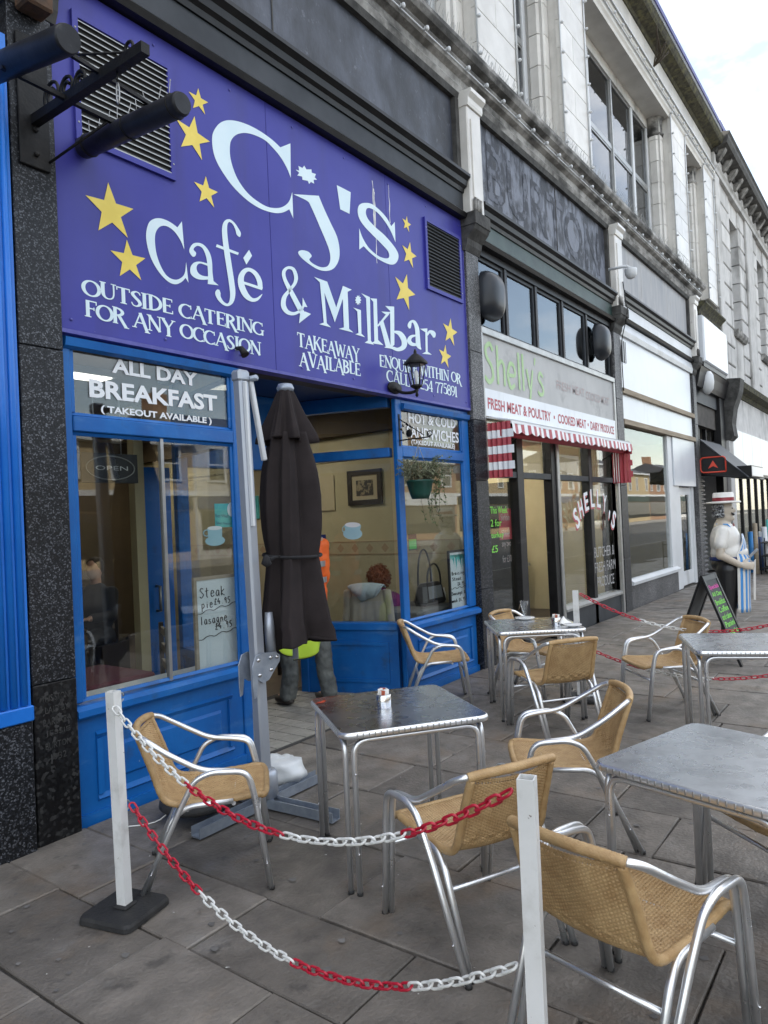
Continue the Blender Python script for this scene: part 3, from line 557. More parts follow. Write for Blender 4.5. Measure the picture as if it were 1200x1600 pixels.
# splayed side lights of the recessed doorway
def splay(p,q,name='splay'):
    """glazed side from facade corner p to door jamb q (plan points)"""
    p = Vector((*p,0)); q = Vector((*q,0)); d = (q-p); n = Vector((-d.y,d.x,0)).normalized(); ln = d.length; u = d.normalized()
    def b(s0,s1,z0,z1,t0=-.045,t1=.045): 
        mb = MB(); c = p+u*((s0+s1)/2)+n*((t0+t1)/2)+ZUP*((z0+z1)/2); return mb.obox(c,u*((s1-s0)/2),n*((t1-t0)/2),ZUP*((z1-z0)/2))
    r_ = part('splay_riser', b(0.05,ln,-.02,.60,-.03,.03), 'blue', CF)
    for sd_ in (-1,1):
        fr = MB(); t = .03
        for (s0,s1,z0,z1) in ((.14,ln-.10,.12,.15),(.14,ln-.10,.46,.49),(.14,.17,.15,.46),(ln-.13,ln-.10,.15,.46)):
            bb = b(s0,s1,z0,z1,sd_*.030,sd_*.042); fr.add(bb.v,bb.f)
        part('panel_moulding', fr, 'blue', r_)
    part('splay_sill', b(.05,ln,.60,.668,-.055,.055), 'blue', CF,.006); part('splay_transom', b(.05,ln,2.175,2.262), 'blue', CF,.006); part('splay_head', b(.05,ln,2.63,2.76), 'blue', CF,.006); part('door_jamb', b(ln-.002,ln+.075,-.02,2.76,-.05,.05), 'blue', CF,.006)
    part('splay_pane', b(.06,ln,.668,2.175,-.003,.003), 'pane', CF); part('splay_pane', b(.06,ln,2.262,2.63,-.003,.003), 'pane', CF)
splay((5.385,Y+.07),(5.10,Y+.98)); splay((3.43,Y+.07),(3.70,Y+.98))
part('recess_ceiling', MB().add([(3.4,Y+.03,2.765),(5.42,Y+.03,2.765),(5.2,Y+1.1,2.765),(3.6,Y+1.1,2.765),(3.4,Y+.03,2.80),(5.42,Y+.03,2.80),(5.2,Y+1.1,2.80),(3.6,Y+1.1,2.80)],[(0,3,2,1),(4,5,6,7),(0,1,5,4),(1,2,6,5),(2,3,7,6),(3,0,4,7)]), 'oldblue', CF)
# inner door frame and open blue door
part('door_head', MB().box(3.78,5.03,Y+.95,Y+1.03,2.10,2.76), 'blue', CF,.006)
xd0 = onY(228,900,Y+1.3).x; xd1 = onY(270,900,Y+1.3).x
dr = part('door', MB().box(xd0,xd1,Y+1.28,Y+1.325,.02,2.12), 'blue', CF,.006)
part('door_handle', MB().tube([(xd0+.08,Y+1.28,.95),(xd0+.08,Y+1.23,.95),(xd0+.08,Y+1.23,1.15),(xd0+.08,Y+1.28,1.15)],.012,8), 'alu_frame', dr); part('door_stile', MB().box(xd0-.09,xd0-.002,Y+1.27,Y+1.35,.01,2.6), 'cream', CF)
# tiled doorstep
part('step_base', MB().box(3.5,5.36,Y+.0,Y+1.2,-.02,.012), 'grout', CF)
for i in range(12):
    for j in range(7):
        x = 3.50+i*.155; y = Y+.004+j*.155; t_ = (y-Y)/.98
        if x < 3.47+.27*t_-.02 or x+.15 > 5.40-.28*t_+.02 or y+.15 > Y+1.15: continue
        part('floor_tile', MB().add([(x+.003,y+.003,.0),(x+.152,y+.003,.0),(x+.152,y+.152,.0),(x+.003,y+.152,.0),(x+.005,y+.005,.018),(x+.150,y+.005,.018),(x+.150,y+.150,.018),(x+.005,y+.150,.018)],[(4,5,6,7),(0,1,5,4),(1,2,6,5),(2,3,7,6),(3,0,4,7)]), 'doortile', CF)
# ------------------------------------------------------------ cafe room
RM = thing('cafe_interior','cream walled cafe room seen through the blue framed windows','room')
part('floor', MB().box(2.14,6.69,Y+1.2,Y+9.0,-.015,.008), 'floor_in', RM)
part('floor', MB().box(2.14,3.44,Y+.13,Y+1.199,-.015,.008), 'floor_in', RM); part('floor', MB().box(5.42,6.69,Y+.13,Y+1.199,-.015,.008), 'floor_in', RM)
part('ceiling', MB().box(2.13,6.70,Y+.30,Y+9.1,2.95,3.0), 'ceiling', RM)
part('fascia_back', MB().box(2.14,6.69,Y+.13,Y+.29,2.735,3.40), 'soffit', RM)
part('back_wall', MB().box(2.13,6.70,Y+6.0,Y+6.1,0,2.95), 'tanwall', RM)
part('wall_lining', MB().box(6.672,6.699,Y+.13,Y+6,.0,2.95), 'cream', RM)
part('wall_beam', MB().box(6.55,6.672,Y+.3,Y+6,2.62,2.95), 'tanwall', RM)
part('picture_rail', MB().box(6.655,6.672,Y+.2,Y+6,2.33,2.37), 'cream', RM)
dd = part('tile_border', MB().box(6.660,6.672,Y+.2,Y+6,1.22,1.36), 'dado', RM)
for k in range(26):
    y = Y+.3+k*.22; part('diamond_tile', MB().add([(6.658,y,1.235),(6.658,y+.055,1.29),(6.658,y,1.345),(6.658,y-.055,1.29),(6.661,y,1.235),(6.661,y+.055,1.29),(6.661,y,1.345),(6.661,y-.055,1.29)],[(0,1,2,3),(0,4,5,1),(1,5,6,2),(2,6,7,3),(3,7,4,0)]), 'dado_motif', dd)
for z in (1.215,1.36): part('border_line', MB().box(6.656,6.672,Y+.2,Y+6,z,z+.010), 'dado_motif', RM)
part('wainscot', MB().box(6.663,6.672,Y+.2,Y+6,.0,1.22), 'dado', RM)
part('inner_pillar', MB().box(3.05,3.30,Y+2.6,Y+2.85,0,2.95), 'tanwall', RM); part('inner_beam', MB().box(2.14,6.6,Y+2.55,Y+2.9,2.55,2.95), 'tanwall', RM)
for (x,y) in ((3.0,Y+1.7),(5.4,Y+2.2),(3.2,Y+4.3),(5.6,Y+4.6)):
    lp = tag(link('ceiling_light', None, None) if False else part('ceiling_light', MB().box(x-.55,x+.55,y-.12,y+.12,2.885,2.94), 'whitepaint', None), 'white fluorescent light panel on the cafe ceiling, '+{(3.0,1.7):'nearest the left window',(5.4,2.2):'nearest the right window',(3.2,4.3):'at the dim back left',(5.6,4.6):'at the back right'}[(x,round(y-Y,1))], 'light', 'cafe ceiling lights')
    part('diffuser', MB().box(x-.52,x+.52,y-.10,y+.10,2.876,2.884), 'lightpanel' if x>5 else 'lightpanel_dim', lp)
# clutter seen through the glass: notices, shelf, dark wooden chairs
for k,(y,z,w_,h_,m_) in enumerate(((Y+1.9,1.75,.30,.42,'pic_mount'),(Y+2.5,1.80,.22,.30,'whitepanel'),(Y+3.2,1.70,.40,.30,'teal'))): tag(part('wall_notice', MB().box(6.655,6.668,y,y+w_,z,z+h_), m_, None),('tan','white','teal')[k]+' paper notice pinned on the cream cafe wall','notice')
def wood_chair(x,y,a,label):
    t = thing('wooden_chair',label,'chair',(x,y,.008),R(a),'dark wooden chairs inside the cafe')
    for sx in (-.18,.18):
        for sy in (-.18,.18): part('leg', MB().box(sx-.016,sx+.016,sy-.016,sy+.016,0,.44 if sx>0 else .90), 'pic_frame', t)
    part('seat', MB().box(-.2,.21,-.2,.2,.44,.465), 'pic_frame', t,.008)
    for z in (.58,.70,.82): part('back_slat', MB().box(-.195,-.175,-.165,.165,z,z+.05), 'timber', t)
wood_chair(3.15,Y+.85,150,'dark wooden chair behind the steak pie board'); wood_chair(5.75,Y+1.7,20,'dark wooden chair beside the splayed window'); wood_chair(3.0,Y+3.0,-60,'dark wooden chair by the cream pillar'); wood_chair(4.5,Y+3.4,40,'dark wooden chair in the middle of the cafe room')
sh__ = thing('wall_shelf','wooden shelf of jars on the dim back wall of the cafe','shelf'); part('shelf', MB().box(2.5,4.2,Y+5.75,Y+6.0,1.5,1.53), 'timber', sh__)
for k in range(9): part('jar', MB().lathe([(.05,0),(.055,.02),(.055,.14),(.035,.17),(.04,.20)],(2.6+k*.18,Y+5.87,1.53),12), rnd.choice(['ceramic','maroon','teal','timber']), sh__)
# picture on the party wall
def wallrect(u0,v0,u1,v1,x): 
    a = onX(u0,v0,x); b = onX(u1,v1,x); return min(a.y,b.y),max(a.y,b.y),min(a.z,b.z),max(a.z,b.z)
y0,y1,z0,z1 = wallrect(545,738,598,786,6.67)
pc = thing('framed_picture','dark framed print of an old house on the cream cafe wall','picture')
part('mount', MB().box(6.655,6.668,y0,y1,z0,z1), 'pic_mount', pc)
fr = MB(); t=.05
fr.box(6.640,6.668,y0,y1,z1-t,z1+.01); fr.box(6.640,6.668,y0,y1,z0-.01,z0+t); fr.box(6.641,6.668,y0-.01,y0+t,z0-.01,z1+.01); fr.box(6.641,6.668,y1-t,y1+.01,z0-.01,z1+.01); part('frame', fr, 'pic_frame', pc)
w_,h_ = y1-y0,z1-z0
part('print', MB().box(6.651,6.6545,y0+.24*w_,y1-.24*w_,z0+.25*h_,z1-.28*h_), 'pic_print', pc)

# ------------------------------------------------------------ purple cafe sign
SG = thing('cafe_sign','large purple cafe signboard with pale letters and yellow stars','sign')
xs = [2.15,3.815,5.30,6.66]
for a,b in zip(xs,xs[1:]): part('sign_panel', MB().cbox(a+.0015,b-.0015,Y,Y+.05,2.735,4.715,.003), 'purple', SG)
part('edge_strip', MB().box(2.135,2.149,Y-.004,Y+.05,2.73,4.715), 'purple_trim', SG); part('edge_strip', MB().box(6.661,6.676,Y-.004,Y+.05,2.73,4.715), 'purple_trim', SG)
part('bottom_trim', MB().profile([(Y+.05,2.70),(Y-.012,2.71),(Y-.012,2.733),(Y+.05,2.733)],2.15,6.66), 'purple_trim', SG)
def vent(x0,x1,z0,z1,par):
    v = part('vent', MB().box(x0+.03,x1-.03,Y-.006,Y-.002,z0+.03,z1-.03), 'dark_in', par)
    f_ = MB(); f_.box(x0,x1,Y-.022,Y-.001,z1-.035,z1); f_.box(x0,x1,Y-.022,Y-.001,z0,z0+.035); f_.box(x0,x0+.035,Y-.022,Y-.001,z0+.035,z1-.035); f_.box(x1-.035,x1,Y-.022,Y-.001,z0+.035,z1-.035); part('vent_frame', f_, 'purple', v)
    n = 19
    for k in range(n):
        z = z0+.045+(z1-z0-.09)*k/(n-1); part('louvre', MB().profile([(Y-.007,z+.006),(Y-.021,z-.009),(Y-.021,z-.004),(Y-.007,z+.011)],x0+.035,x1-.035), 'alu_frame' if x0<3 else 'greypaint', v)
    for xx,zz in ((x0+.017,z0+.1),(x0+.017,z1-.1),(x1-.017,z0+.1),(x1-.017,z1-.1)): part('screw', MB().lathe([(.006,-.024),(.006,-.02)],(xx,Y,zz),8,axis='y'), 'alu_frame', v)
vent(2.285,2.965,3.82,4.56,SG); vent(5.915,6.60,3.82,4.52,SG)
EPS = [0.0]
def mapper(ox,oy,s):
    EPS[0] += .00012; e = .0022+(EPS[0]%.0024)
    return lambda x,y: onY(ox+x/s, oy+y/s, Y-e)
def glyph(name, polys=(), ribs=(), org=(0,0,1)):
    mb = MB()
    for p in polys:
        f = mapper(*org); mb.poly([f(*q) for q in outline(p)])
    for r_ in ribs: ribbon_mesh(mb, r_, mapper(*org))
    o = link(name, mb, 'letter', SG); return o
c1 = lambda L_: [(x,y,1) for x,y in L_]
Z1=(320,170,7.5); Z2=(440,240,6); Z3=(220,330,6); Z4=(430,400,4.615)
glyph('letter_capital_c',[[(1003,405,1),(885,452,1),(780,355),(620,245),(450,165),(290,133),(180,165),(105,260),(85,360),(100,500),(140,620),(220,760),(330,910),(460,1040),(580,1130),(700,1190),(830,1222),(920,1213),(990,1178,1),(1037,1285,1),(1025,975,1),(990,1080),(930,1140),(850,1163),(740,1150),(620,1085),(500,985),(400,850),(340,720),(303,590),(293,480),(305,380),(360,310),(450,283),(560,300),(700,365),(800,460),(890,570),(960,690),(1008,808,1)]],org=Z1)
glyph('letter_j',[c1([(132,150),(165,160),(158,115),(195,135),(212,112),(232,148),(280,148),(282,178),(322,192),(310,222),(332,245),(300,245),(305,282),(275,265),(258,285),(245,255),(195,245),(192,215),(147,205),(165,180)]),
 [(110,380,1),(348,395,1),(400,520),(460,650),(520,780),(543,900),(535,1000),(490,1075),(420,1100),(340,1085),(250,1030),(180,970),(155,925),(190,905),(250,920),(282,960),(260,995),(300,1035),(370,1065),(430,1055),(455,1000),(450,920),(415,820),(360,690),(300,550),(258,460,1),(225,435)]],org=Z2)
glyph('apostrophe',[c1([(517,295),(648,362),(637,565),(550,522)])],org=Z2)
glyph('letter_s',[[(1060,640,1),(1068,832,1),(1020,720),(960,625),(900,555),(840,515),(800,515),(790,560),(815,620),(880,690),(960,760),(1040,850),(1090,930),(1092,990),(1060,1035),(1000,1035),(900,985),(820,920),(770,868,1),(728,900,1),(728,700,1),(760,790),(820,885),(900,955),(960,980),(1005,975),(1000,920),(940,850),(850,760),(770,675),(725,600),(713,530),(730,480),(780,462),(850,475),(930,540),(990,610),(1028,680,1)]],org=Z2)
glyph('letter_capital_c',[[(385,95,1),(408,360,1),(370,270),(310,185),(240,140),(180,145),(140,200),(133,290),(150,410),(190,520),(240,600),(300,638),(360,635),(410,585),(425,475,1),(447,670,1),(420,625,1),(380,665),(320,685),(250,655),(170,570),(100,450),(60,320),(50,210),(75,110),(130,70),(200,70),(280,105),(343,152,1)]],org=Z3)
glyph('letter_a',[[(455,380),(465,335),(500,300),(560,300),(610,335),(650,400),(668,480),(672,570),(682,655,1),(730,695,1),(628,682,1),(630,600),(625,510),(610,420),(580,350),(540,325),(510,335),(495,360),(518,390),(510,420),(485,425)],[(625,490,1),(550,472),(495,485),(465,530),(470,590),(520,632),(580,643),(632,640,1),(632,612,1),(580,605),(540,580),(523,540),(530,505),(560,490),(625,512,1)]],org=Z3)
glyph('letter_f',[],[[(928,240,10),(918,212,42),(902,170,32),(870,115,22),(830,88,26),(797,108,40),(785,170,48),(793,280,50),(810,400,52),(830,530,52),(850,660,52),(862,770,50),(850,845,40),(815,878,24),(770,860,28),(733,812,38),(722,765,50),(728,735,20)],[(708,322,26),(915,400,24)]],org=Z3)
glyph('letter_e_acute',[c1([(1015,362),(1043,418),(990,500),(960,438)])],[[(962,670,24),(1140,728,26)],[(1120,728,44),(1112,655,46),(1075,585,40),(1020,548,34),(972,562,44),(940,620,54),(945,700,58),(985,785,54),(1040,830,36),(1090,825,28),(1128,790,12),(1138,775,3)]],org=Z3)
glyph('ampersand',[c1([(172,485),(180,410),(215,400),(258,418)]),c1([(198,300),(232,368),(196,365)])],[[(205,430,36),(160,345,36),(110,250,32),(70,170,26),(62,115,26),(90,85,20),(130,95,24),(150,150,28),(140,200,24),(100,250,22),(65,300,32),(60,360,36),(90,405,30),(140,415,22),(190,385,18),(205,345,12),(200,305,4)]],org=Z4)
glyph('letter_capital_m',[c1([(280,150),(375,185),(440,370),(488,215),(552,243),(522,258),(533,525),(565,552),(458,525),(495,515),(487,310),(430,478),(355,265),(372,485),(403,515),(318,492),(350,480),(322,190)])],org=Z4)
st = [(598+(24 if k%2==0 else 15)*math.cos(k*math.pi/10),318+(38 if k%2==0 else 26)*math.sin(k*math.pi/10)) for k in range(20)]
glyph('letter_i',[c1(st),c1([(563,372),(618,390),(622,560),(648,586),(578,565),(600,555),(592,400)])],org=Z4)
glyph('letter_l',[c1([(620,268),(683,297),(690,610),(712,640),(645,625),(668,610),(655,305)])],org=Z4)
glyph('letter_k',[c1([(685,305),(733,308),(742,605),(780,642),(690,628),(715,615),(707,330)]),c1([(765,400),(838,405),(806,428)])],[[(740,505,12),(815,415,18)],[(765,470,30),(815,650,36)]],org=Z4)
glyph('letter_b',[c1([(793,360),(858,365),(860,640),(835,662),(785,658),(832,645),(828,395)])],[[(855,545,12),(900,560,34),(930,610,40),(925,655,36),(885,674,26),(838,660,18),(790,658,6)]],org=Z4)
glyph('letter_a',[],[[(972,522,12),(968,500,28),(978,475,18),(1002,475,22),(1022,520,30),(1028,590,32),(1033,645,32),(1052,674,6)],[(1020,572,10),(980,582,22),(966,610,30),(985,635,26),(1025,640,16)]],org=Z4)
glyph('letter_r',[c1([(1045,525),(1097,522),(1100,690),(1130,712),(1060,705),(1085,690),(1082,550)])],[[(1095,572,12),(1115,545,20),(1140,560,34),(1146,588,14)]],org=Z4)
# quirky serif capitals for the small lines: strokes in a unit box, (x,y,width)
T_, t_ = .17, .075
def arc(cx_,cy_,rx_,ry_,a0,a1,w0,w1,n=7): return [(cx_+rx_*math.cos(R(a0+(a1-a0)*k/n)), cy_+ry_*math.sin(R(a0+(a1-a0)*k/n)), w0+(w1-w0)*abs(math.cos(R(a0+(a1-a0)*k/n)))) for k in range(n+1)]
def sf(x,y,l=.15): return [(x-l,y,.06),(x+l,y,.06)]
stem = lambda x,w_=T_: [(x,0,w_),(x,1,w_)]
SF = {'A':(.80,[[(.10,.0,t_),(.42,1,t_)],[(.40,1,T_),(.75,-.22,T_)],[(.2,.33,t_),(.60,.33,t_)],sf(.1,0,.12),sf(.75,-.22,.14)]),'B':(.62,[stem(.16),arc(.2,.74,.30,.23,90,-90,t_,T_),arc(.2,.27,.36,.26,90,-90,t_,T_),sf(.14,1),sf(.14,0)]),
'C':(.72,[arc(.42,.5,.36,.47,55,305,t_,T_),[(.66,.98,.05),(.66,.70,.07)],[(.66,.22,.05),(.68,.05,.05)]]),'D':(.74,[stem(.16),arc(.2,.5,.46,.48,90,-90,t_,T_),sf(.14,1),sf(.14,0)]),
'E':(.64,[stem(.18),[(.15,.97,t_),(.58,.97,t_)],[(.18,.52,t_),(.46,.52,t_)],[(.15,.03,t_),(.60,.03,t_)],[(.57,1,.05),(.57,.80,.05)],[(.59,0,.05),(.59,.22,.05)],[(.46,.62,.05),(.46,.42,.05)]]),
'F':(.60,[stem(.18),[(.12,.97,t_),(.58,.97,t_)],[(.18,.52,t_),(.46,.52,t_)],[(.57,1,.05),(.57,.78,.05)],[(.46,.62,.05),(.46,.42,.05)],sf(.18,0)]),
'G':(.78,[arc(.42,.5,.36,.47,55,320,t_,T_),[(.66,.98,.05),(.66,.72,.07)],[(.66,.40,.12),(.66,.0,.12)],sf(.66,.40,.12)]),'H':(.80,[stem(.16),stem(.64),[(.16,.52,t_),(.64,.52,t_)],sf(.16,1,.13),sf(.16,0,.13),sf(.64,1,.13),sf(.64,0,.13)]),
'I':(.34,[stem(.17),sf(.17,1),sf(.17,0)]),'K':(.76,[stem(.16),[(.18,.42,t_),(.62,1,t_)],[(.32,.60,T_),(.72,-.08,T_)],sf(.16,1,.13),sf(.16,0,.13),sf(.62,1,.11),sf(.72,-.08,.1)]),'L':(.60,[stem(.18),[(.12,.03,t_),(.56,.03,t_)],[(.55,0,.05),(.55,.22,.05)],sf(.18,1)]),
'N':(.82,[[(.14,0,t_),(.14,1,t_)],[(.12,1,T_),(.68,0,T_)],[(.68,0,t_),(.68,1,t_)],sf(.12,1,.12),sf(.14,0,.12),sf(.68,1,.13)]),'O':(.80,[arc(.40,.5,.34,.46,0,360,t_,T_,14)]),'Q':(.80,[arc(.40,.5,.34,.46,0,360,t_,T_,14),[(.40,.05,T_),(.72,-.25,.1)]]),
'R':(.72,[stem(.16),arc(.2,.74,.32,.23,90,-90,t_,T_),[(.34,.50,T_),(.68,-.20,T_)],sf(.16,1,.13),sf(.16,0,.13),sf(.7,-.20,.12)]),'S':(.58,[[(.50,.78,.05),(.44,.93,t_),(.28,.97,.09),(.13,.80,T_),(.26,.58,T_),(.42,.40,T_),(.48,.20,T_),(.33,.03,.09),(.15,.06,t_),(.08,.24,.05)]]),
'T':(.70,[stem(.35),[(.05,.97,t_),(.65,.97,t_)],[(.06,1,.05),(.06,.78,.05)],[(.64,1,.05),(.64,.78,.05)],sf(.35,0)]),'U':(.80,[[(.16,1,T_),(.16,.35,T_),(.24,.10,.12),(.40,.02,t_),(.56,.10,t_),(.64,.35,t_),(.64,1,t_)],sf(.16,1,.14),sf(.64,1,.12)]),
'V':(.78,[[(.12,1.1,T_),(.42,0,T_)],[(.42,0,t_),(.70,1,t_)],sf(.12,1.1,.14),sf(.70,1,.12)]),'W':(1.05,[[(.10,1.1,T_),(.32,0,T_)],[(.32,0,t_),(.52,.9,t_)],[(.50,.95,T_),(.74,0,T_)],[(.74,0,t_),(.96,1,t_)],sf(.1,1.1,.13),sf(.96,1,.12)]),
'Y':(.76,[[(.10,1.05,T_),(.40,.45,T_)],[(.40,.45,t_),(.68,1,t_)],[(.40,.48,T_),(.40,-.1,T_)],sf(.10,1.05,.13),sf(.68,1,.12),sf(.40,-.1,.14)]),
'0':(.62,[arc(.31,.5,.24,.46,0,360,t_,T_,14)]),'1':(.34,[stem(.18),[(.04,.86,.05),(.18,.97,.07)],sf(.18,0)]),'2':(.58,[[(.08,.75,.10),(.14,.93,t_),(.30,.97,t_),(.46,.80,T_),(.40,.50,.12),(.08,.05,t_)],[(.08,.04,.10),(.52,.04,.10)]]),'4':(.62,[[(.42,0,T_),(.42,1,T_)],[(.40,1,t_),(.04,.30,t_)],[(.04,.28,t_),(.58,.28,t_)],sf(.42,0,.12)]),
'5':(.56,[[(.14,.96,.10),(.50,.97,.10)],[(.14,.98,t_),(.12,.55,t_)],[(.12,.56,t_),(.30,.62,.09),(.48,.42,T_),(.44,.12,T_),(.24,.02,t_),(.06,.12,.09)]]),'7':(.56,[[(.05,.96,.10),(.54,.96,.10)],[(.52,.95,t_),(.32,.50,.12),(.26,0,T_)],[(.06,1,.05),(.06,.78,.05)]]),
'8':(.58,[arc(.29,.74,.18,.22,0,360,t_,.13,12),arc(.29,.26,.22,.24,0,360,t_,T_,12)]),'9':(.58,[arc(.28,.68,.21,.28,0,360,t_,.14,12),[(.48,.66,.14),(.44,.30,.13),(.16,.0,t_)]])}
def serif_line(s_, a, b, h, wob=.05):
    p = onY(*a); q = onY(*b); ws = [.34 if ch==' ' else SF[ch][0]*.92 for ch in s_]; tot = sum(ws); L_ = (q-p).length; x = 0; ux = (q-p)/tot
    mb = MB()
    for i,ch in enumerate(s_):
        if ch != ' ':
            dz = rnd.uniform(-wob,wob); e = [0]
            for r_ in SF[ch][1]:
                e[0] += 1; yy = Y-.0022-e[0]*.00012-(i%2)*.0012
                ribbon_mesh(mb, r_, lambda X,Z: (p.x+ux.x*(x+X), yy, p.z+ux.z*(x+X)+(Z+dz)*h), 3)
        x += ws[i]
    return link('lettering', mb, 'letter', SG)
serif_line('OUTSIDE CATERING',(128,459),(411,525),.092); serif_line('FOR ANY OCCASION',(131,494),(407,555),.092); serif_line('TAKEAWAY',(464,540),(561,565),.105); serif_line('AVAILABLE',(467,571),(563,587),.105)
serif_line('ENQUIRE WITHIN OR',(592,572),(720,600),.105); serif_line('CALL 01254 775891',(604,596),(714,620),.105)
def star(u,v,r_,rot,sq=1):
    c = onY(u,v); pts = []
    for k in range(10):
        q = r_ if k%2==0 else r_*.40; a = R(90+rot+36*k); pts.append((c.x+q*math.cos(a)*sq, Y-.0035, c.z+q*math.sin(a)))
    part('star', MB().poly(pts,(0,.001,0)), 'star', SG)
for s_ in ((310,158,.085,0),(301,214,.145,-8),(322,300,.105,0),(173,330,.165,4),(201,408,.125,4),(635,350,.075,-6),(639,398,.125,-10),(632,455,.175,-16),(703,519,.145,-8),(695,557,.12,-8)): star(*s_)
for k in range(8):
    for z in (2.79,4.64): part('fixing_screw', MB().lathe([(.009,-.005),(.009,-.001)],(2.22+k*.625,Y,z),8,axis='y'), 'purple_trim', SG)
# drips under the fascia
dp = MB()
for k in range(5):
    x = 5.06+rnd.uniform(.04,.30); z = 4.68-rnd.random()*.2
    if k<3: x = 5.12+rnd.uniform(-.02,.02)
    pts = [(x+rnd.uniform(-.006,.006), z-j*.06, rnd.uniform(.004,.014)) for j in range(rnd.randint(4,12))]; ribbon_mesh(dp, pts, lambda X,Z: (X,Y-.0009-k*.00005,Z), 2)
part('bird_droppings', dp, 'dropping', SG)
# ------------------------------------------------------------ cafe window lettering, notices and boards
def window_text(name, lines, material, y, par, bold=0.012):
    mb = MB()
    for (s_,a,b,h,*k) in lines: quad_text(mb, s_, a, b, h, y, bold, *(k or ()))
    return link(name, mb, material, par)
window_text('window_lettering', [('ALL DAY',(175,582),(309,604),.088),('BREAKFAST',(140,620.5),(340,643),.108),('( TAKEOUT AVAILABLE )',(158,647),(331,665),.052)], 'vinyl_white', PY-.003, CF, .034)
window_text('window_lettering', [('HOT & COLD',(638.6,660.5),(712,670),.098),('SANDWICHES',(636,683),(717,692.5),.108),('(TAKEOUT AVAILABLE)',(643,696),(711,703.5),.058)], 'vinyl_white', PY-.003, CF, .02)
def rect(name,u0,v0,u1,v1,y,th,material,par=None):
    a = onY(u0,v0,y); b = onY(u1,v1,y); return part(name, MB().box(a.x,b.x,y,y+th,b.z,a.z), material, par), (a.x,b.x,b.z,a.z)
IN = PY+.012
oy = IN+.10
op = thing('open_sign','unlit black rectangular OPEN sign hanging inside the left cafe window','sign')
_,(x0,x1,z0,z1) = rect('case',126,706,216,755,oy,.04,'blackpaint',op)
tm = MB(); text_fit(tm,'OPEN',(x0+.09,oy-.002,z0+.075),(x1-x0-.16,0,0),(0,0,z1-z0-.15)); link('lettering',tm,'alu_frame',op)
el = MB(); el.tube([((x0+x1)/2+(x1-x0)*.43*math.cos(R(t)),oy-.004,(z0+z1)/2+(z1-z0)*.40*math.sin(R(t))) for t in range(0,360,12)],.004,5,True); part('dotted_ring', el, 'greycloth', op)
for xx in (x0+.1,x1-.1): part('hanging_chain', MB().tube([(xx,oy+.02,z1),(xx,oy+.02,z1+.35)],.004,5), 'alu_frame', op)
nb = thing('award_sticker','small teal food hygiene style award sticker on the left cafe window','sticker')
rect('card',335,787,371,823,IN,.002,'teal',nb)
tt = MB(); quad_text(tt,'Eat Well',(337,808),(357,809),.022,IN-.001); link('lettering',tt,'navy',nb); tt = MB(); quad_text(tt,'Silver Award',(338,819),(360,820),.018,IN-.001); link('lettering',tt,'navy',nb)
bl = MB(); c_ = onY(362,796,IN-.001); bl.poly([(c_.x+.04*math.cos(R(t)),IN-.001,c_.z+.05*math.sin(R(t))) for t in range(0,360,20)]); link('motif',bl,'vinyl_white',nb)
def cup(u,v,s_,y,label):
    t = thing('cup_decal',label,'decal'); c = onY(u,v,y); X = lambda x,z,e=0: (c.x+x*s_,y-e,c.z+z*s_)
    part('saucer', MB().poly([X(math.cos(R(a)),-.45+.40*math.sin(R(a))) for a in range(0,360,12)]), 'decal_cup', t)
    part('bowl', MB().poly([X(-.75,.55,.0004),X(.75,.55,.0004)]+[X(.75*math.cos(R(a)),.1+.62*math.sin(R(a)),.0004) for a in range(-20,-161,-20)]), 'decal_cup', t)
    part('handle', MB().tube([X(-.72+.30*math.cos(R(a))-.12,.18+.24*math.sin(R(a))) for a in range(60,301,20)],.05*s_,6), 'decal_cup', t); part('rim', MB().poly([X(.74*math.cos(R(a)),.55+.16*math.sin(R(a)),.0008) for a in range(0,360,15)]), 'vinyl_white', t)
cup(336,836,.085,IN,'pale blue cup and saucer decal on the left cafe window')
def onS(u,v):
    """pixel -> point on the right splay glass plane, a few mm in front"""
    p = Vector((5.385,Y+.07,0)); q = Vector((5.10,Y+.98,0)); d_ = q-p; n = Vector((-d_.y,d_.x,0)).normalized(); r_ = ray(u,v); t = ((p+n*.006)-CAM).dot(n)/r_.dot(n); return CAM+r_*t
t = thing('cup_decal','white and blue cup and saucer decal on the splayed doorway window','decal'); n_ = Vector((0.954,0.299,0))*-.0006
part('saucer', MB().poly([onS(551+15*math.cos(R(a)),834+9*math.sin(R(a))) for a in range(0,360,15)]), 'decal_cup', t)
part('bowl', MB().poly([onS(551+13*math.cos(R(a)),820+17*math.sin(R(a)))+n_ for a in range(0,181,15)]), 'decal_cup', t); part('rim', MB().poly([onS(551+12*math.cos(R(a)),820+4*math.sin(R(a)))+n_*2 for a in range(0,360,20)]), 'vinyl_white', t)
part('handle', MB().tube([onS(539+4*math.cos(R(a)),827+5*math.sin(R(a))) for a in range(60,301,30)],.004,5), 'decal_cup', t)
rs = thing('blue_sticker','small navy square sticker at the edge of the splayed doorway window','sticker'); part('card', MB().poly([onS(494,836),onS(509,835),onS(510,855),onS(495,856)]), 'navy', rs)
rg = MB(); P_ = [onS(502+3*math.cos(R(a)),843+4*math.sin(R(a)))+n_ for a in range(0,360,30)]; rg.tube(P_,.0015,4,True); link('motif',rg,'vinyl_white',rs)
gl = thing('green_rating_sticker','black and green hygiene rating sticker on the right cafe window','sticker'); rect('card',638,835,652,859,IN,.002,'ink',gl); rect('green_band',639,843,651,857,IN-.0015,.001,'green_led',gl)
ck = MB(); text_fit(ck,'cosine',onY(344,876,IN),onY(372,876,IN)-onY(344,876,IN),(0,0,.05)); 
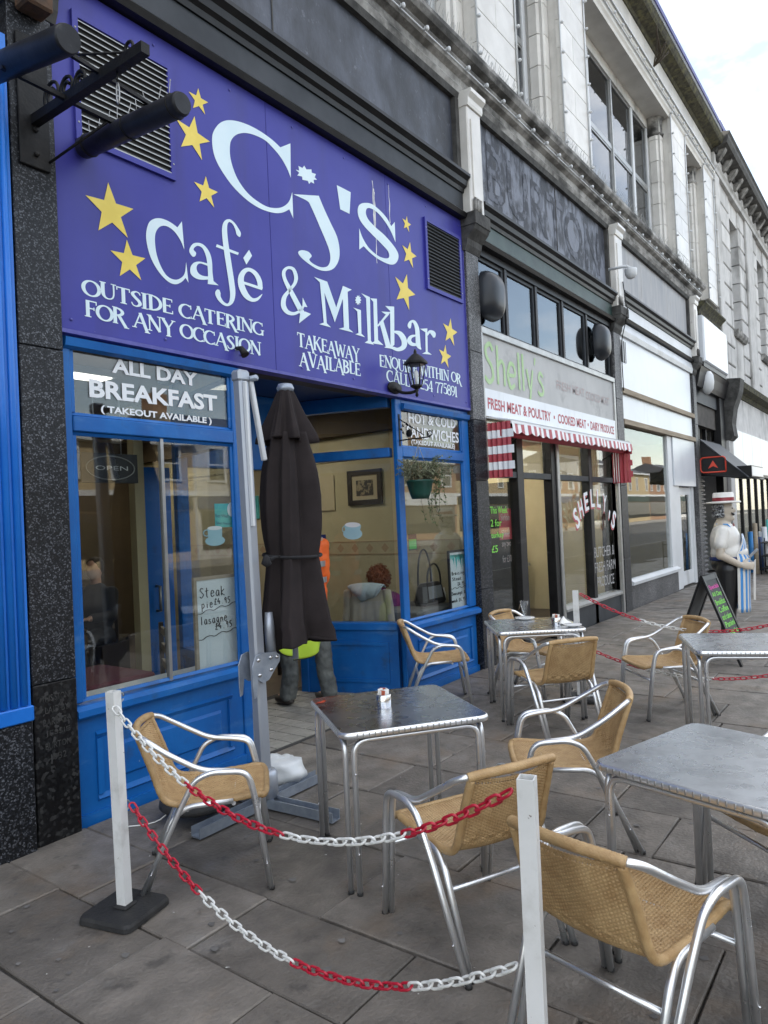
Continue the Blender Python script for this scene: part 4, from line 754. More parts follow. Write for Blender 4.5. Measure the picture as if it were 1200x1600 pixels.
# white menu boards propped inside the windows
def scribble(mb, strokes, f, wd=.006):
    for s_ in strokes: mb.tube([f(*p) for p in (crom(s_,4) if len(s_)>2 else s_)],wd/2,4)
def board(name,label,corners,y,par_m,lines,wave):
    t = thing(name,label,'menu board'); a = onY(*corners[0],y); b = onY(*corners[1],y); x0,x1,z0,z1 = a.x,b.x,b.z,a.z
    part('panel', MB().box(x0,x1,y,y+.012,z0,z1), 'whiteboard', t)
    f_ = MB(); q=.022; f_.box(x0-q,x0,y-.006,y+.016,z0-q,z1+q); f_.box(x1,x1+q,y-.006,y+.016,z0-q,z1+q); f_.box(x0,x1,y-.005,y+.016,z1,z1+q); f_.box(x0,x1,y-.005,y+.016,z0-q,z0); part('frame', f_, par_m, t)
    mb = MB(); W,H = x1-x0,z1-z0
    scribble(mb, [[(x0+W*px,z1-H*pz) for px,pz in s_] for s_ in lines+wave], lambda X,Z: (X,y-.002,Z)); part('handwriting', mb, 'ink', t)
    return t
# steak pie / lasagne, as written by hand
HW = {'S':[[(.8,.1),(.4,0),(.15,.2),(.5,.45),(.8,.7),(.4,1),(.05,.85)]],'t':[[(.4,0),(.4,.85),(.6,1)],[(.1,.35),(.75,.3)]],'e':[[(.15,.65),(.75,.6),(.6,.35),(.25,.45),(.2,.85),(.5,1),(.85,.85)]],'a':[[(.75,.45),(.4,.4),(.15,.75),(.4,1),(.7,.75),(.75,.45),(.8,1)]],'k':[[(.2,0),(.2,1)],[(.8,.35),(.2,.7),(.85,1)]],'p':[[(.2,.4),(.2,1.4)],[(.2,.5),(.6,.4),(.8,.7),(.5,.95),(.2,.9)]],'i':[[(.5,.45),(.5,1)],[(.5,.2),(.52,.25)]],
 'l':[[(.5,0),(.5,1)]],'s':[[(.7,.5),(.35,.45),(.3,.65),(.7,.8),(.6,1),(.2,.95)]],'g':[[(.75,.45),(.35,.4),(.2,.75),(.5,.95),(.75,.5),(.75,1.2),(.45,1.45),(.15,1.25)]],'n':[[(.2,.45),(.2,1)],[(.2,.6),(.55,.42),(.75,.65),(.8,1)]],'£':[[(.75,.2),(.5,0),(.35,.3),(.4,.7),(.15,1),(.8,1)],[(.15,.55),(.6,.55)]],'4':[[(.5,0),(.1,.6),(.8,.6)],[(.6,.4),(.6,1)]],'.':[[(.5,.95),(.52,1)]],'9':[[(.7,.2),(.4,0),(.2,.3),(.5,.5),(.7,.2),(.65,1)]],'5':[[(.75,0),(.3,0),(.25,.4),(.7,.5),(.65,.9),(.2,1)]],
 'B':[[(.2,0),(.2,1)],[(.2,0),(.7,.1),(.6,.45),(.2,.5),(.75,.6),(.7,.95),(.2,1)]],'r':[[(.3,.45),(.3,1)],[(.3,.65),(.7,.45)]],'m':[[(.1,.45),(.1,1)],[(.1,.6),(.35,.45),(.5,1)],[(.5,.6),(.75,.45),(.9,1)]],'h':[[(.2,0),(.2,1)],[(.2,.6),(.6,.45),(.8,1)]],'&':[[(.8,1),(.3,.3),(.5,.05),(.6,.3),(.15,.8),(.4,1),(.8,.6)]],'u':[[(.2,.45),(.25,.9),(.6,1),(.75,.45),(.8,1)]],' ':[],'6':[[(.65,0),(.25,.5),(.3,.95),(.7,.9),(.65,.55),(.25,.65)]],'d':[[(.75,0),(.75,1)],[(.75,.5),(.35,.45),(.2,.8),(.5,1),(.75,.8)]],'o':[[(.5,.42),(.2,.7),(.5,1),(.8,.7),(.5,.42)]],'y':[[(.2,.45),(.5,.9)],[(.8,.45),(.3,1.4)]],'c':[[(.75,.5),(.4,.42),(.2,.75),(.45,1),(.8,.9)]],'w':[[(.1,.45),(.3,1),(.5,.55),(.7,1),(.9,.45)]],'f':[[(.75,.05),(.5,0),(.42,.3),(.42,1)],[(.15,.45),(.7,.45)]],'v':[[(.15,.45),(.5,1),(.85,.45)]],'T':[[(.05,.05),(.95,.05)],[(.5,.05),(.5,1)]],'H':[[(.15,0),(.15,1)],[(.85,0),(.85,1)],[(.15,.5),(.85,.5)]],'W':[[(.05,0),(.3,1),(.5,.4),(.7,1),(.95,0)]]}
def hand(s_,x,z,w_,h): 
    o_ = []
    for i,ch in enumerate(s_): o_ += [[(x+(i+px*.9)*w_,z+pz*h) for px,pz in st_] for st_ in HW[ch]]
    return o_
wv = lambda z,dz: [[(k/10,z+dz*k/10+.012*math.sin(k*1.9)) for k in range(0,11)]]
board('menu_board','white board reading Steak pie and lasagne propped inside left window',((306,908),(374,1046)),IN+.03,'timber',hand('Steak',.07,.08,.13,.10)+hand('pie',.10,.21,.10,.08)+hand('£4.95',.42,.205,.085,.06)+hand('lasagne',.05,.37,.10,.085)+hand('£4.95',.42,.46,.09,.065),wv(.335,-.06)+wv(.60,-.05))
board('menu_board','narrow white board reading Braising steak and Sausage mash in right window',((702,864),(729,952)),IN+.03,'ink',hand('Braising',.08,.32,.11,.06)+hand('Steak',.1,.42,.13,.055)+hand('£6.95',.45,.51,.10,.055)+hand('Sausage &',.03,.66,.105,.055)+hand('mash £6.95',.03,.78,.093,.055),wv(.60,0))
bd = [o for o in bpy.data.objects if o.name.startswith('menu_board')][-1]
hd = MB(); scribble(hd, [[(5.0,0),(5.0,1)]], lambda X,Z:(0,0,0)) if False else None
a = onY(703,866,IN+.03); b = onY(728,890,IN+.03); hm = MB()
for k in range(9):
    x = a.x+(b.x-a.x)*(k+.5)/9; hm.poly([(x-.03,IN+.0285,a.z-.01),(x+.03,IN+.0285,a.z-.01),(x+rnd.uniform(-.03,.03),IN+.0285,a.z-.04-rnd.random()*.13)])
part('painted_heading', hm, 'teal', bd)
# ------------------------------------------------------------ butcher's shopfront
BU = thing('butcher_shopfront','grey butcher shopfront with tall windows right of the cafe','shopfront')
X_ = lambda u,v,y=Y: onY(u,v,y).x
GY = Y+.09
# clerestory
cl = [6.965]+[X_(u,v) for u,v in ((796,530),(843,545),(884,560),(921,572))]+[11.27]
for i,x in enumerate(cl): part('clerestory_mullion', MB().box(x-.03,x+.03,Y+.01,Y+.09,3.66,4.54), 'blackpaint', BU, .005)
part('clerestory_rail', MB().box(6.965,11.27,Y+.0,Y+.095,4.46,4.541), 'blackpaint', BU)
for x0,x1 in zip(cl,cl[1:]):
    part('clerestory_pane', MB().box(x0+.03,x1-.03,Y+.05,Y+.056,3.66,4.46), 'pane_up', BU)
    f_ = MB(); f_.box(x0+.03,x0+.07,Y+.03,Y+.07,3.66,4.46); f_.box(x1-.07,x1-.03,Y+.03,Y+.07,3.66,4.46); f_.box(x0+.07,x1-.07,Y+.031,Y+.069,3.66,3.70); f_.box(x0+.07,x1-.07,Y+.031,Y+.069,4.42,4.46); part('casement', f_, 'greypaint', BU)
part('clerestory_back', MB().box(6.97,11.27,Y+.097,Y+.0995,3.6,4.5), 'dark_in', BU)
part('sign_rail', MB().box(6.965,11.27,Y-.025,Y+.09,3.585,3.66), 'alu_frame', BU, .006)
part('side_rail', MB().box(11.20,11.27,Y-.025,Y+.09,0,3.585), 'alu_frame', BU, .006); part('side_rail', MB().box(6.947,6.975,Y-.025,Y+.09,2.0,3.585), 'alu_frame', BU)
# signs
S2 = thing('butcher_sign','weathered grey butcher sign with handpainted green name','sign')
part('sign_panel', MB().box(6.977,11.198,Y+.0,Y+.05,2.99,3.583), 'signgrey', S2)
mb = MB(); yb = Y-.004
RB = {'S':[[(.62,.82,.12),(.45,.98,.13),(.15,.85,.13),(.2,.62,.13),(.5,.42,.13),(.58,.15,.13),(.3,.0,.13),(.02,.12,.12)]],'h':[[(.1,1.0,.12),(.1,0,.12)],[(.1,.45,.11),(.35,.62,.12),(.55,.5,.12),(.56,0,.12)]],'e':[[(.08,.32,.11),(.55,.36,.11),(.48,.6,.12),(.2,.62,.13),(.02,.3,.13),(.2,.0,.13),(.52,.10,.11)]],'l':[[(.1,1.0,.13),(.12,0,.12)]],'y':[[(.05,.62,.12),(.28,.08,.12)],[(.55,.64,.11),(.2,-.35,.12)]],"'":[[(.12,1.0,.1),(.06,.8,.07)]],'s':[[(.48,.52,.1),(.25,.62,.12),(.1,.45,.12),(.4,.26,.12),(.45,.06,.12),(.18,.0,.12),(.0,.08,.1)]]}
xx = 7.02; 
for k,(ch,wd) in enumerate(zip("Shelly's",(.80,.78,.74,.32,.34,.66,.26,.6))):
    h = .44; z = 3.07+.002*k
    for q,r_ in enumerate(RB[ch]): ribbon_mesh(mb, [(xx+a*.33*1.05,z+b*h,w_*.40) for a,b,w_ in r_], lambda X,Z,q=q,k=k:(X,yb-q*.0002-(k%2)*.001,Z), 4)
    xx += wd*.355
part('lettering', mb, 'lime', S2)
mb = MB(); text_fit(mb,'FRESH MEAT',(9.0,Y-.003,3.22),(1.0,0,0),(0,0,.12),.01); part('faded_lettering', mb, 'fadedred', S2); mb = MB(); text_fit(mb,'COOKED MEAT',(10.05,Y-.003,3.20),(.95,0,0),(0,0,.12),.01); part('faded_lettering', mb, 'fadedred', S2)
S3 = thing('butcher_strip_sign','long white strip sign with red produce lettering above the striped awning','sign')
part('sign_panel', MB().box(6.977,11.198,Y-.02,Y+.03,2.685,2.985), 'whitepanel', S3)
yq = Y-.022
for s_,x0,x1 in (('FRESH MEAT & POULTRY',7.03,8.72),('COOKED MEAT',8.95,9.95),('DAIRY PRODUCE',10.12,11.12)): mb = MB(); text_fit(mb,s_,(x0,yq,2.765),(x1-x0,0,0),(0,0,.125),.022); part('lettering', mb, 'vinyl_red', S3)
for x in (8.83,10.03): part('dot', MB().poly([(x-.02,yq,2.81),(x+.02,yq,2.81),(x+.02,yq,2.85),(x-.02,yq,2.85)]), 'vinyl_red', S3)
# glazing
v0 = lambda u: X_(u,800,GY)
posts = [(6.95,7.0),(v0(803),v0(813)),(v0(857),v0(868)),(v0(916),v0(921)),(v0(963),11.20)]
for a,b in posts:
    part('post', MB().box(a,b,Y+.02,Y+.14,-.02 if b-a>.12 else .30,2.684), 'blackpaint', BU,.006)
    if b-a>.2: part('post_trim', MB().box((a+b)/2+.02,(a+b)/2+.10,Y-.005,Y+.0195,0,2.68), 'alu_frame', BU,.005)
x1,x2,x3,x4,x5,x6 = posts[0][1],posts[1][0],posts[1][1],posts[2][0],posts[2][1],posts[4][0]
TZ = 2.03
part('transom', MB().box(x1,x2,Y+.03,Y+.13,TZ,TZ+.07), 'greypaint', BU); part('transom', MB().box(x3,x4,Y+.03,Y+.13,TZ,TZ+.07), 'greypaint', BU); part('transom', MB().box(x5,x6,Y+.031,Y+.129,TZ,TZ+.07), 'greypaint', BU)
for a,b in ((x1,x2),(x3,x4),(x5,x6)): part('transom_pane', MB().box(a,b,GY,GY+.006,TZ+.07,2.684), 'pane', BU)
part('window_pane', MB().box(x1,x2,GY,GY+.006,.02,TZ), 'pane', BU); part('window_pane', MB().box(x5,posts[3][0],GY,GY+.006,.36,TZ), 'pane', BU); part('window_pane', MB().box(posts[3][1],x6,GY,GY+.006,.36,TZ), 'pane', BU)
part('window_sill', MB().profile([(Y+.14,.30),(Y-.02,.30),(Y-.02,.33),(Y+.03,.36),(Y+.14,.36)],x5-.02,11.2), 'alu_frame', BU); part('stall_riser', MB().box(x5,11.2,Y+.02,Y+.16,-.02,.299), 'greypaint', BU)
dr = part('door', MB().obox((x3+.04,Y+.52,1.0),Vector((.02,.36,0)),Vector((.022,0,0)),Vector((0,0,1.0))), 'greypaint', BU)
# interior of the butcher's
RB_ = thing('butcher_interior','tan walled butcher shop interior with a glass counter','room')
part('floor', MB().box(6.93,11.31,Y+.17,Y+4.6,-.014,.006), 'floor_in', RB_); part('back_wall', MB().box(6.93,11.31,Y+4.5,Y+4.6,0,3), 'cream', RB_); part('ceiling', MB().box(6.93,11.31,Y+.2,Y+4.6,2.75,2.8), 'ceiling', RB_)
part('fascia_back', MB().box(6.93,11.31,Y+.10,Y+.16,2.686,3.58), 'soffit', RB_)
for (x,y) in ((8.3,Y+1.2),(10.2,Y+2.4)):
    lp = tag(part('strip_light', MB().box(x-.7,x+.7,y-.04,y+.04,2.68,2.74), 'whitepaint', None),'fluorescent strip light on the butcher shop ceiling '+('near the door' if x<9 else 'above the counter'),'light','butcher strip lights'); part('tube', MB().tube([(x-.68,y,2.655),(x+.68,y,2.655)],.018,8), 'tube_light', lp)
ct = thing('display_counter','white and glass meat display counter inside the butcher shop','counter')
part('base', MB().box(8.2,11.0,Y+1.5,Y+2.2,.006,.75), 'whitepaint', ct); part('counter_top', MB().box(8.15,11.05,Y+1.45,Y+2.25,.75,.80), 'alu_frame', ct); part('glass_front', MB().box(8.2,11.0,Y+1.5,Y+1.506,.80,1.15), 'clear', ct); part('glass_shelf', MB().box(8.2,11.0,Y+1.5,Y+2.1,1.15,1.16), 'alu_frame', ct)
part('produce', MB().box(8.4,10.8,Y+1.6,Y+2.1,.80,.90), 'leaf', ct)
rp = thing('red_poster','red handwritten offer poster inside the narrow left butcher window','poster'); _,(px0,px1,pz0,pz1) = rect('sheet',779,795,800,842,GY+.03,.003,'vinyl_red',rp)
for k in range(4): mb = MB(); text_fit(mb,['Sirloin','steak','any two','for £10'][k],(px0+.04,GY+.027,pz1-.14-k*.16),(px1-px0-.08,0,0),(0,0,.08)); part('lettering', mb, 'fadedred', rp)
gw = thing('painted_window_offer','lime green handwritten weekly offer on the narrow left butcher window','lettering')
pA = onY(766,800,GY-.003)
for k,s_ in enumerate(('This Week','2 for','turkey','£5')): mb = MB(); text_fit(mb,s_,(pA.x,GY-.003,pA.z-.02-k*.145),((.42,.26,.30,.14)[k],0,0),(0,0,.08),.01); part('lettering', mb, 'chalk_green', gw)
# arched name and trade lettering on the big panes
mb = MB(); mr_ = MB(); c0 = onY(925,846,GY); 
for k,ch in enumerate("SHELLY'S"):
    a = R(152-k*18.6); rx,rz = .74,.52; p = Vector((c0.x-.02+rx*math.cos(a),Y+.012,c0.z+rz*math.sin(a)-.02)); n2 = Vector((math.cos(a)*.55,0,math.sin(a)+.35)).normalized(); tg = Vector((n2.z,0,-n2.x)); wd = .15 if ch!="'" else .05; h = .26 if k not in (0,7) else .30
    text_fit(mb,ch,p-tg*wd/2,tg*wd,n2*h if ch!="'" else n2*h*.5,.025); text_fit(mr_,ch,p-tg*wd/2+Vector((-.022,.0008,-.028)),tg*wd,n2*h if ch!="'" else n2*h*.5,.03)
nl = thing('butcher_window_name','arched white and red shop name lettering on the large butcher window','lettering'); part('lettering', mb, 'vinyl_white', nl); part('shadow_lettering', mr_, 'vinyl_red', nl)
for s_,a,b in (('BUTCHER &',(929,872),(960,866)),('FRESH FARM',(930,896),(962,888)),('PRODUCE',(934,918),(960,911))): quad_text(mb2 := MB(),s_,a,b,.15,Y+.012,.0); link('lettering',mb2,'faintwhite',nl)
# striped awning, rolled up
AW = thing('striped_awning','rolled red and white striped awning with scalloped edge above the butcher window','awning')
yv = Y-.30
part('roll', MB().tube([(7.0,Y-.20,2.50),(10.98,Y-.20,2.50)],.058,14), 'vinyl_red', AW); part('front_rail', MB().box(7.0,10.98,yv-.01,yv+.02,2.575,2.60), 'vinyl_white', AW); part('cover', MB().profile([(yv,2.60),(Y-.02,2.66),(Y-.02,2.675),(yv-.01,2.615)],6.99,10.99), 'vinyl_white', AW)
n = 54
for k in range(n):
    x0 = 7.0+3.98*k/n; x1 = 7.0+3.98*(k+1)/n; ph = (k%3)/3; dip = lambda t: .085+.030*math.sin(math.pi*((t)%1))
    zs = [2.578-dip(ph+q/9) for q in range(4)]; xs_ = [x0+(x1-x0)*q/3 for q in range(4)]; wy = lambda x: yv-.014+.010*math.sin(x*9)
    v = [(x,wy(x),2.578) for x in xs_]+[(x,wy(x)-.012,z) for x,z in zip(xs_,zs)]; v += [(a,b+.003,c) for a,b,c in v]
    part('valance_stripe', MB().add(v,[(i,i+1,5+i,4+i) for i in range(3)]+[(8+i,12+i,13+i,9+i) for i in range(3)]+[(i,8+i,9+i,i+1) for i in range(3)]+[(4+i,5+i,13+i,12+i) for i in range(3)]), 'vinyl_red' if k%2 else 'vinyl_white', AW)
for xe,inv in ((6.99,0),(10.97,1)):
    for k in range(7):
        z1 = 2.60-k*.085; z0 = z1-.085; ys = [Y-.025-i*.030 for i in range(10)]; edge = -.03*math.sin(math.pi*((k*.5)%1))
        v = []
        for i,yy in enumerate(ys):
            xo = xe+(.022 if i%2 else -.010)*(1 if i<6 else .3)
            if i==9: yy += edge
            v += [(xo,yy,z0),(xo,yy,z1)]
        f = [(2*i,2*i+2,2*i+3,2*i+1) for i in range(9)]
        ob = part('side_stripe', MB().add(v,f), 'vinyl_red' if (k%2==0 or inv) else 'vinyl_white', AW); so = ob.modifiers.new('thick','SOLIDIFY'); so.thickness = .003
    if inv:
        for q in range(3): part('inner_stripe', MB().box(xe-.03,xe-.026,Y-.06-q*.035,Y-.05-q*.035,2.02,2.58), 'vinyl_white', AW)
for xx in (7.4,10.6): part('arm', MB().tube([(xx,Y,2.35),(xx,Y-.15,2.44),(xx,Y-.28,2.58)],.012,8), 'iron', AW)
# dark oval lamps on the clerestory
for k,(u,v) in enumerate(((775,461),(945,533))):
    t = thing('wall_lamp',('dark oval bulkhead lamp at the left end of the butcher clerestory','dark oval bulkhead lamp at the right end of the butcher clerestory')[k],'lamp',group='oval lamps over the butcher shop')
    p = onY(u,v,Y-.12); 
    part('backplate', MB().box(p.x-.16,p.x+.16,Y-.02,Y+.012,p.z-.2,p.z+.2), 'blackpaint', t,.03)
    prof = []; mb = MB()
    for i in range(9):
        a = math.pi/2*i/8; prof.append((1-.0*i,math.sin(a)))
    N=24; rings=[]
    for i in range(8):
        a = R(i*12); s_ = math.cos(a)**.6; yy = Y-.02-.17*math.sin(a)/math.sin(R(84)); rings.append([(p.x+.21*s_*math.copysign(abs(math.cos(q))**.6,math.cos(q)),yy,p.z+.27*s_*math.copysign(abs(math.sin(q))**.6,math.sin(q))) for q in [2*math.pi*j/N for j in range(N)]])
    v = [q for r_ in rings for q in r_]; f = [(i*N+j,i*N+(j+1)%N,(i+1)*N+(j+1)%N,(i+1)*N+j) for i in range(7) for j in range(N)]+[tuple(7*N+j for j in range(N))]
    mb.add(v,f,True); part('housing', mb, 'lightbox', t)
# ------------------------------------------------------------ vacant white shopfront
WH = thing('vacant_shopfront','plain white panelled vacant shopfront with one large window','shopfront')
part('top_trim', MB().profile([(Y+.06,4.42),(Y-.03,4.42),(Y-.05,4.5),(Y-.02,4.64),(Y+.06,4.66)],11.62,16.28), 'whitepaint', WH)
part('upper_panel', MB().box(11.62,16.2,Y+.01,Y+.06,3.56,4.418), 'whitepanel', WH); part('lower_panel', MB().box(11.62,16.2,Y+.012,Y+.06,3.06,3.47), 'whitepanel', WH)
for z in (3.47,2.97): part('batten', MB().box(11.62,16.26,Y-.04,Y+.06,z,z+.088), 'timber', WH,.005)
part('vent_slot', MB().box(11.66,11.98,Y+.004,Y+.012,4.0,4.35), 'dark_in', WH)
for k in range(3): part('vent_bar', MB().box(11.72+k*.09,11.745+k*.09,Y-.002,Y+.004,4.0,4.35), 'whitepaint', WH)
part('window_pane', MB().box(11.72,14.25,Y+.06,Y+.066,.46,2.97), 'pane', WH)
part('window_frame', MB().box(11.62,11.72,Y+.02,Y+.1,.02,2.97), 'whitepaint', WH,.005); part('corner_post', MB().box(14.25,14.52,Y+.02,Y+.12,.02,2.97), 'whitepaint', WH,.005); part('sill', MB().profile([(Y+.1,.38),(Y-.04,.38),(Y-.05,.43),(Y+.02,.47),(Y+.1,.47)],11.66,14.55), 'whitepaint', WH); part('stall_riser', MB().box(11.62,14.55,Y+.01,Y+.1,-.02,.379), 'granite_grey', WH)
part('white_pier', MB().box(14.56,16.26,Y+.0,Y+.1,2.02,2.969), 'whitepanel', WH,.005); part('door_frame', MB().box(14.95,15.1,Y+.06,Y+.12,.0,2.019), 'whitepaint', WH); part('door_frame', MB().box(16.1,16.26,Y+.06,Y+.12,.0,2.019), 'whitepaint', WH)
d = part('door', MB().box(15.1,15.28,Y+.09,Y+.13,.02,2.0), 'whitepaint', WH); part('door', MB().box(15.95,16.1,Y+.09,Y+.13,.02,2.0), 'whitepaint', WH); part('door_rail', MB().box(15.28,15.95,Y+.09,Y+.13,.02,.30), 'whitepaint', WH); part('door_rail', MB().box(15.28,15.95,Y+.09,Y+.13,1.85,2.0), 'whitepaint', WH); part('door_pane', MB().box(15.28,15.95,Y+.105,Y+.111,.30,1.85), 'pane', WH)
part('side_panel', MB().box(14.53,14.94,Y+.03,Y+.1,.0,2.019), 'whitepaint', WH)
part('interior', MB().box(11.6,16.3,Y+3.5,Y+3.6,0,3), 'stonegrey', WH); part('floor', MB().box(11.6,16.3,Y+.13,Y+3.5,-.014,.006), 'floor_in', WH); part('ceiling', MB().box(11.6,16.3,Y+.13,Y+3.5,3.0,3.05), 'ceiling', WH)
t = thing('security_camera','white dome security camera on the stone pilaster above the vacant shop','camera'); p = onY(985,425,Y-.45)
part('arm', MB().tube([(p.x-.05,Y-.14,p.z+.10),(p.x,Y-.40,p.z+.10),(p.x+.02,Y-.45,p.z+.06)],.022,8), 'whitepaint', t); part('dome', MB().lathe([(.02,-.10),(.06,-.08),(.085,-.03),(.09,.02),(.09,.05),(.04,.07)],(p.x+.02,Y-.45,p.z),16), 'whitepaint', t)
part('cable', MB().tube(crom([(11.5,Y-.15,5.2),(11.56,Y-.16,4.9),(11.52,Y-.19,4.7),(11.62,Y-.05,4.3),(11.58,Y-.05,3.9),(11.6,Y-.05,3.5)],5),.008,5), 'iron', WH)
# ------------------------------------------------------------ black doorway bay with small awning
BK = thing('black_doorway','black painted doorway bay with roller shutter beyond the white shop','shopfront')
part('pilaster', MB().box(18.9,19.42,Y-.02,Y+.15,0,4.6), 'blackpaint', BK,.01); part('head_beam', MB().profile([(Y+.2,4.2),(Y-.05,4.2),(Y-.08,4.3),(Y-.12,4.5),(Y-.16,4.62),(Y+.2,4.62)],16.56,19.42), 'blackpaint', BK); part('upper_board', MB().box(16.56,18.9,Y+.05,Y+.1,3.9,4.2), 'greypaint', BK); part('upper_back', MB().box(16.56,18.9,Y+.6,Y+.65,2.4,3.9), 'dark_in', BK)
for x in (17.0,17.6,18.3): part('bar', MB().box(x,x+.10,Y+.2,Y+.28,2.4,3.9), 'blackpaint', BK)
sh = part('roller_shutter', MB().box(16.56,17.5,Y+.14,Y+.2,0,2.4), 'shutter', BK)
for k in range(24): part('slat', MB().profile([(Y+.14,.02+k*.1),(Y+.10,.045+k*.1),(Y+.10,.075+k*.1),(Y+.14,.10+k*.1)],16.56,17.5), 'shutter', sh)
part('inner_door', MB().box(17.5,18.9,Y+.5,Y+.55,0,2.4), 'blackpaint', BK)
gl = thing('globe_lamp','white oval globe lamp on the black doorway fascia','lamp'); p = onY(1104,598,Y-.1); part('globe', MB().lathe([(.05,-.26),(.14,-.15),(.16,0),(.15,.15),(.10,.24)],(p.x,Y-.1,p.z),12), 'whitepaint', gl); part('bracket', MB().box(p.x-.05,p.x+.05,Y-.1,Y+.04,p.z+.22,p.z+.28), 'iron', gl)
bx = thing('box_sign','blank white projecting box sign above the black doorway','sign'); a = onY(1098,478,Y-.22); b = onY(1137,573,Y-.22)
part('face', MB().cbox(a.x,b.x+.05,Y-.22,Y-.02,4.72,5.72,.03), 'whitepanel', bx); part('under_tray', MB().box(a.x+.02,b.x,Y-.18,Y+.05,4.62,4.719), 'blackpaint', bx)
AB = thing('black_awning','small black awning with red badge over the black doorway','awning'); xa = 16.6
A0 = onX(1093,688,xa); A1 = onX(1096,742,xa); A2 = onX(1168,746,xa); xb = 18.6
for xx in (xa,xb): part('side_cheek', MB().poly([(xx,A0.y,A0.z),(xx,A1.y,A1.z),(xx,A2.y,A2.z)],(.01,0,0)), 'blackpaint', AB)
part('slope', MB().add([(xa-.02,A0.y,A0.z+.01),(xb+.02,A0.y,A0.z+.01),(xb+.02,A2.y,A2.z+.01),(xa-.02,A2.y,A2.z+.01),(xa-.02,A0.y,A0.z+.03),(xb+.02,A0.y,A0.z+.03),(xb+.02,A2.y,A2.z+.03),(xa-.02,A2.y,A2.z+.03)],[(0,3,2,1),(4,5,6,7),(0,1,5,4),(1,2,6,5),(2,3,7,6),(3,0,4,7)]), 'greypaint', AB)
part('rail', MB().tube([(xa,A1.y,A1.z),(xa,A2.y,A2.z),(xb,A2.y,A2.z)],.02,6), 'blackpaint', AB)
lg = MB(); cC = onX(1114,726,xa-.006); lg.tube(fillet([(xa-.006,cC.y-.25,cC.z-.16),(xa-.006,cC.y+.25,cC.z-.16),(xa-.006,cC.y+.25,cC.z+.16),(xa-.006,cC.y-.25,cC.z+.16),(xa-.006,cC.y-.25,cC.z-.16)],.08),.016,5); lg.poly([(xa-.006,cC.y,cC.z+.09),(xa-.006,cC.y+.1,cC.z-.08),(xa-.006,cC.y,cC.z-.03),(xa-.006,cC.y-.1,cC.z-.08)]); part('badge', lg, 'redlogo', AB)
bs = part('sign_box', MB().box(xa+.2,xa+1.6,A2.y-.05,A2.y+.35,A2.z+.02,A2.z+.26), 'blackpaint', AB); part('sign_face', MB().box(xa+.22,xa+1.58,A2.y-.06,A2.y-.0505,A2.z+.04,A2.z+.24), 'whitepanel', bs)
# ------------------------------------------------------------ rusticated stone building beyond
B2 = thing('stone_building','pale rusticated stone building with bracketed cornice at the far right','building')
part('wall_mass', MB().box(19.5,48,Y+.35,Y+12,0,10.4), 'stonegrey', B2); part('joint_backing', MB().box(19.52,46,Y+.06,Y+.20,4.75,9.9), 'sooty', B2) if False else None; part('roof', MB().box(19.5,48,Y+.3,Y+12,10.42,10.7), 'slate_roof', B2)
wins = [(21.4,22.6),(25.6,26.8),(29.8,31.0),(34.0,35.2)]
z = 4.75
while z < 9.6:
    h = .52; edges = [19.5]+[q for wn in wins for q in wn]+[46]
    for a,b in zip(edges[::2],edges[1::2]):
        segs = [a+(b-a)*q/max(1,round((b-a)/1.6)) for q in range(max(1,round((b-a)/1.6))+1)]
        for p0,p1 in zip(segs,segs[1:]): part('stone_block', MB().cbox(p0+.012,p1-.012,Y+.0,Y+.35,z+.016,z+h-.016,.02), 'stonegrey', B2)
    z += h
for a,b in wins:
    wn = part('window', MB().box(a+.05,b-.05,Y+.28,Y+.34,6.3,6.42), 'whitepaint', B2); part('sill', MB().profile([(Y+.3,6.12),(Y-.05,6.12),(Y-.10,6.2),(Y-.12,6.3),(Y+.3,6.32)],a-.15,b+.15), 'sooty', wn); part('pane', MB().box(a,b,Y+.30,Y+.306,6.3,9.4), 'pane_up', wn)
    part('sash', MB().box(a,a+.08,Y+.25,Y+.33,6.3,9.4), 'whitepaint', wn); part('sash', MB().box(b-.08,b,Y+.25,Y+.33,6.3,9.4), 'whitepaint', wn); part('meeting_rail', MB().box(a+.08,b-.08,Y+.26,Y+.33,7.8,7.9), 'whitepaint', wn); part('apron', MB().box(a+.002,b-.002,Y+.02,Y+.35,4.75,6.12), 'stonegrey', B2); part('lintel', MB().box(a+.002,b-.002,Y+.03,Y+.35,9.4,9.95), 'stonegrey', B2)
for a,b in ((19.5,20.0),(23.5,24.6),(27.7,28.8)): part('pilaster', MB().box(a,b,Y-.06,Y+.0,4.75,9.91), 'stonegrey', B2,.01)
part('architrave', MB().profile([(Y+.3,9.91),(Y-.08,9.91),(Y-.10,9.99),(Y-.14,10.04),(Y-.06,10.07),(Y-.06,10.4),(Y+.3,10.4)],19.5,46), 'stonegrey', B2)
part('cornice', MB().profile([(Y+.3,10.4),(Y-.10,10.4),(Y-.14,10.48),(Y-.36,10.55),(Y-.40,10.64),(Y-.40,10.74),(Y-.44,10.80),(Y+.3,10.95)],19.5,46), 'cornice_dark', B2)
for k in range(30): part('bracket', MB().profile([(Y-.06,10.24),(Y-.12,10.26),(Y-.26,10.42),(Y-.30,10.5),(Y-.06,10.5)],19.7+k*.72,19.88+k*.72), 'sooty', B2)
part('blocking', MB().box(19.5,46,Y-.25,Y+.3,10.96,11.12), 'gutterblue', B2)
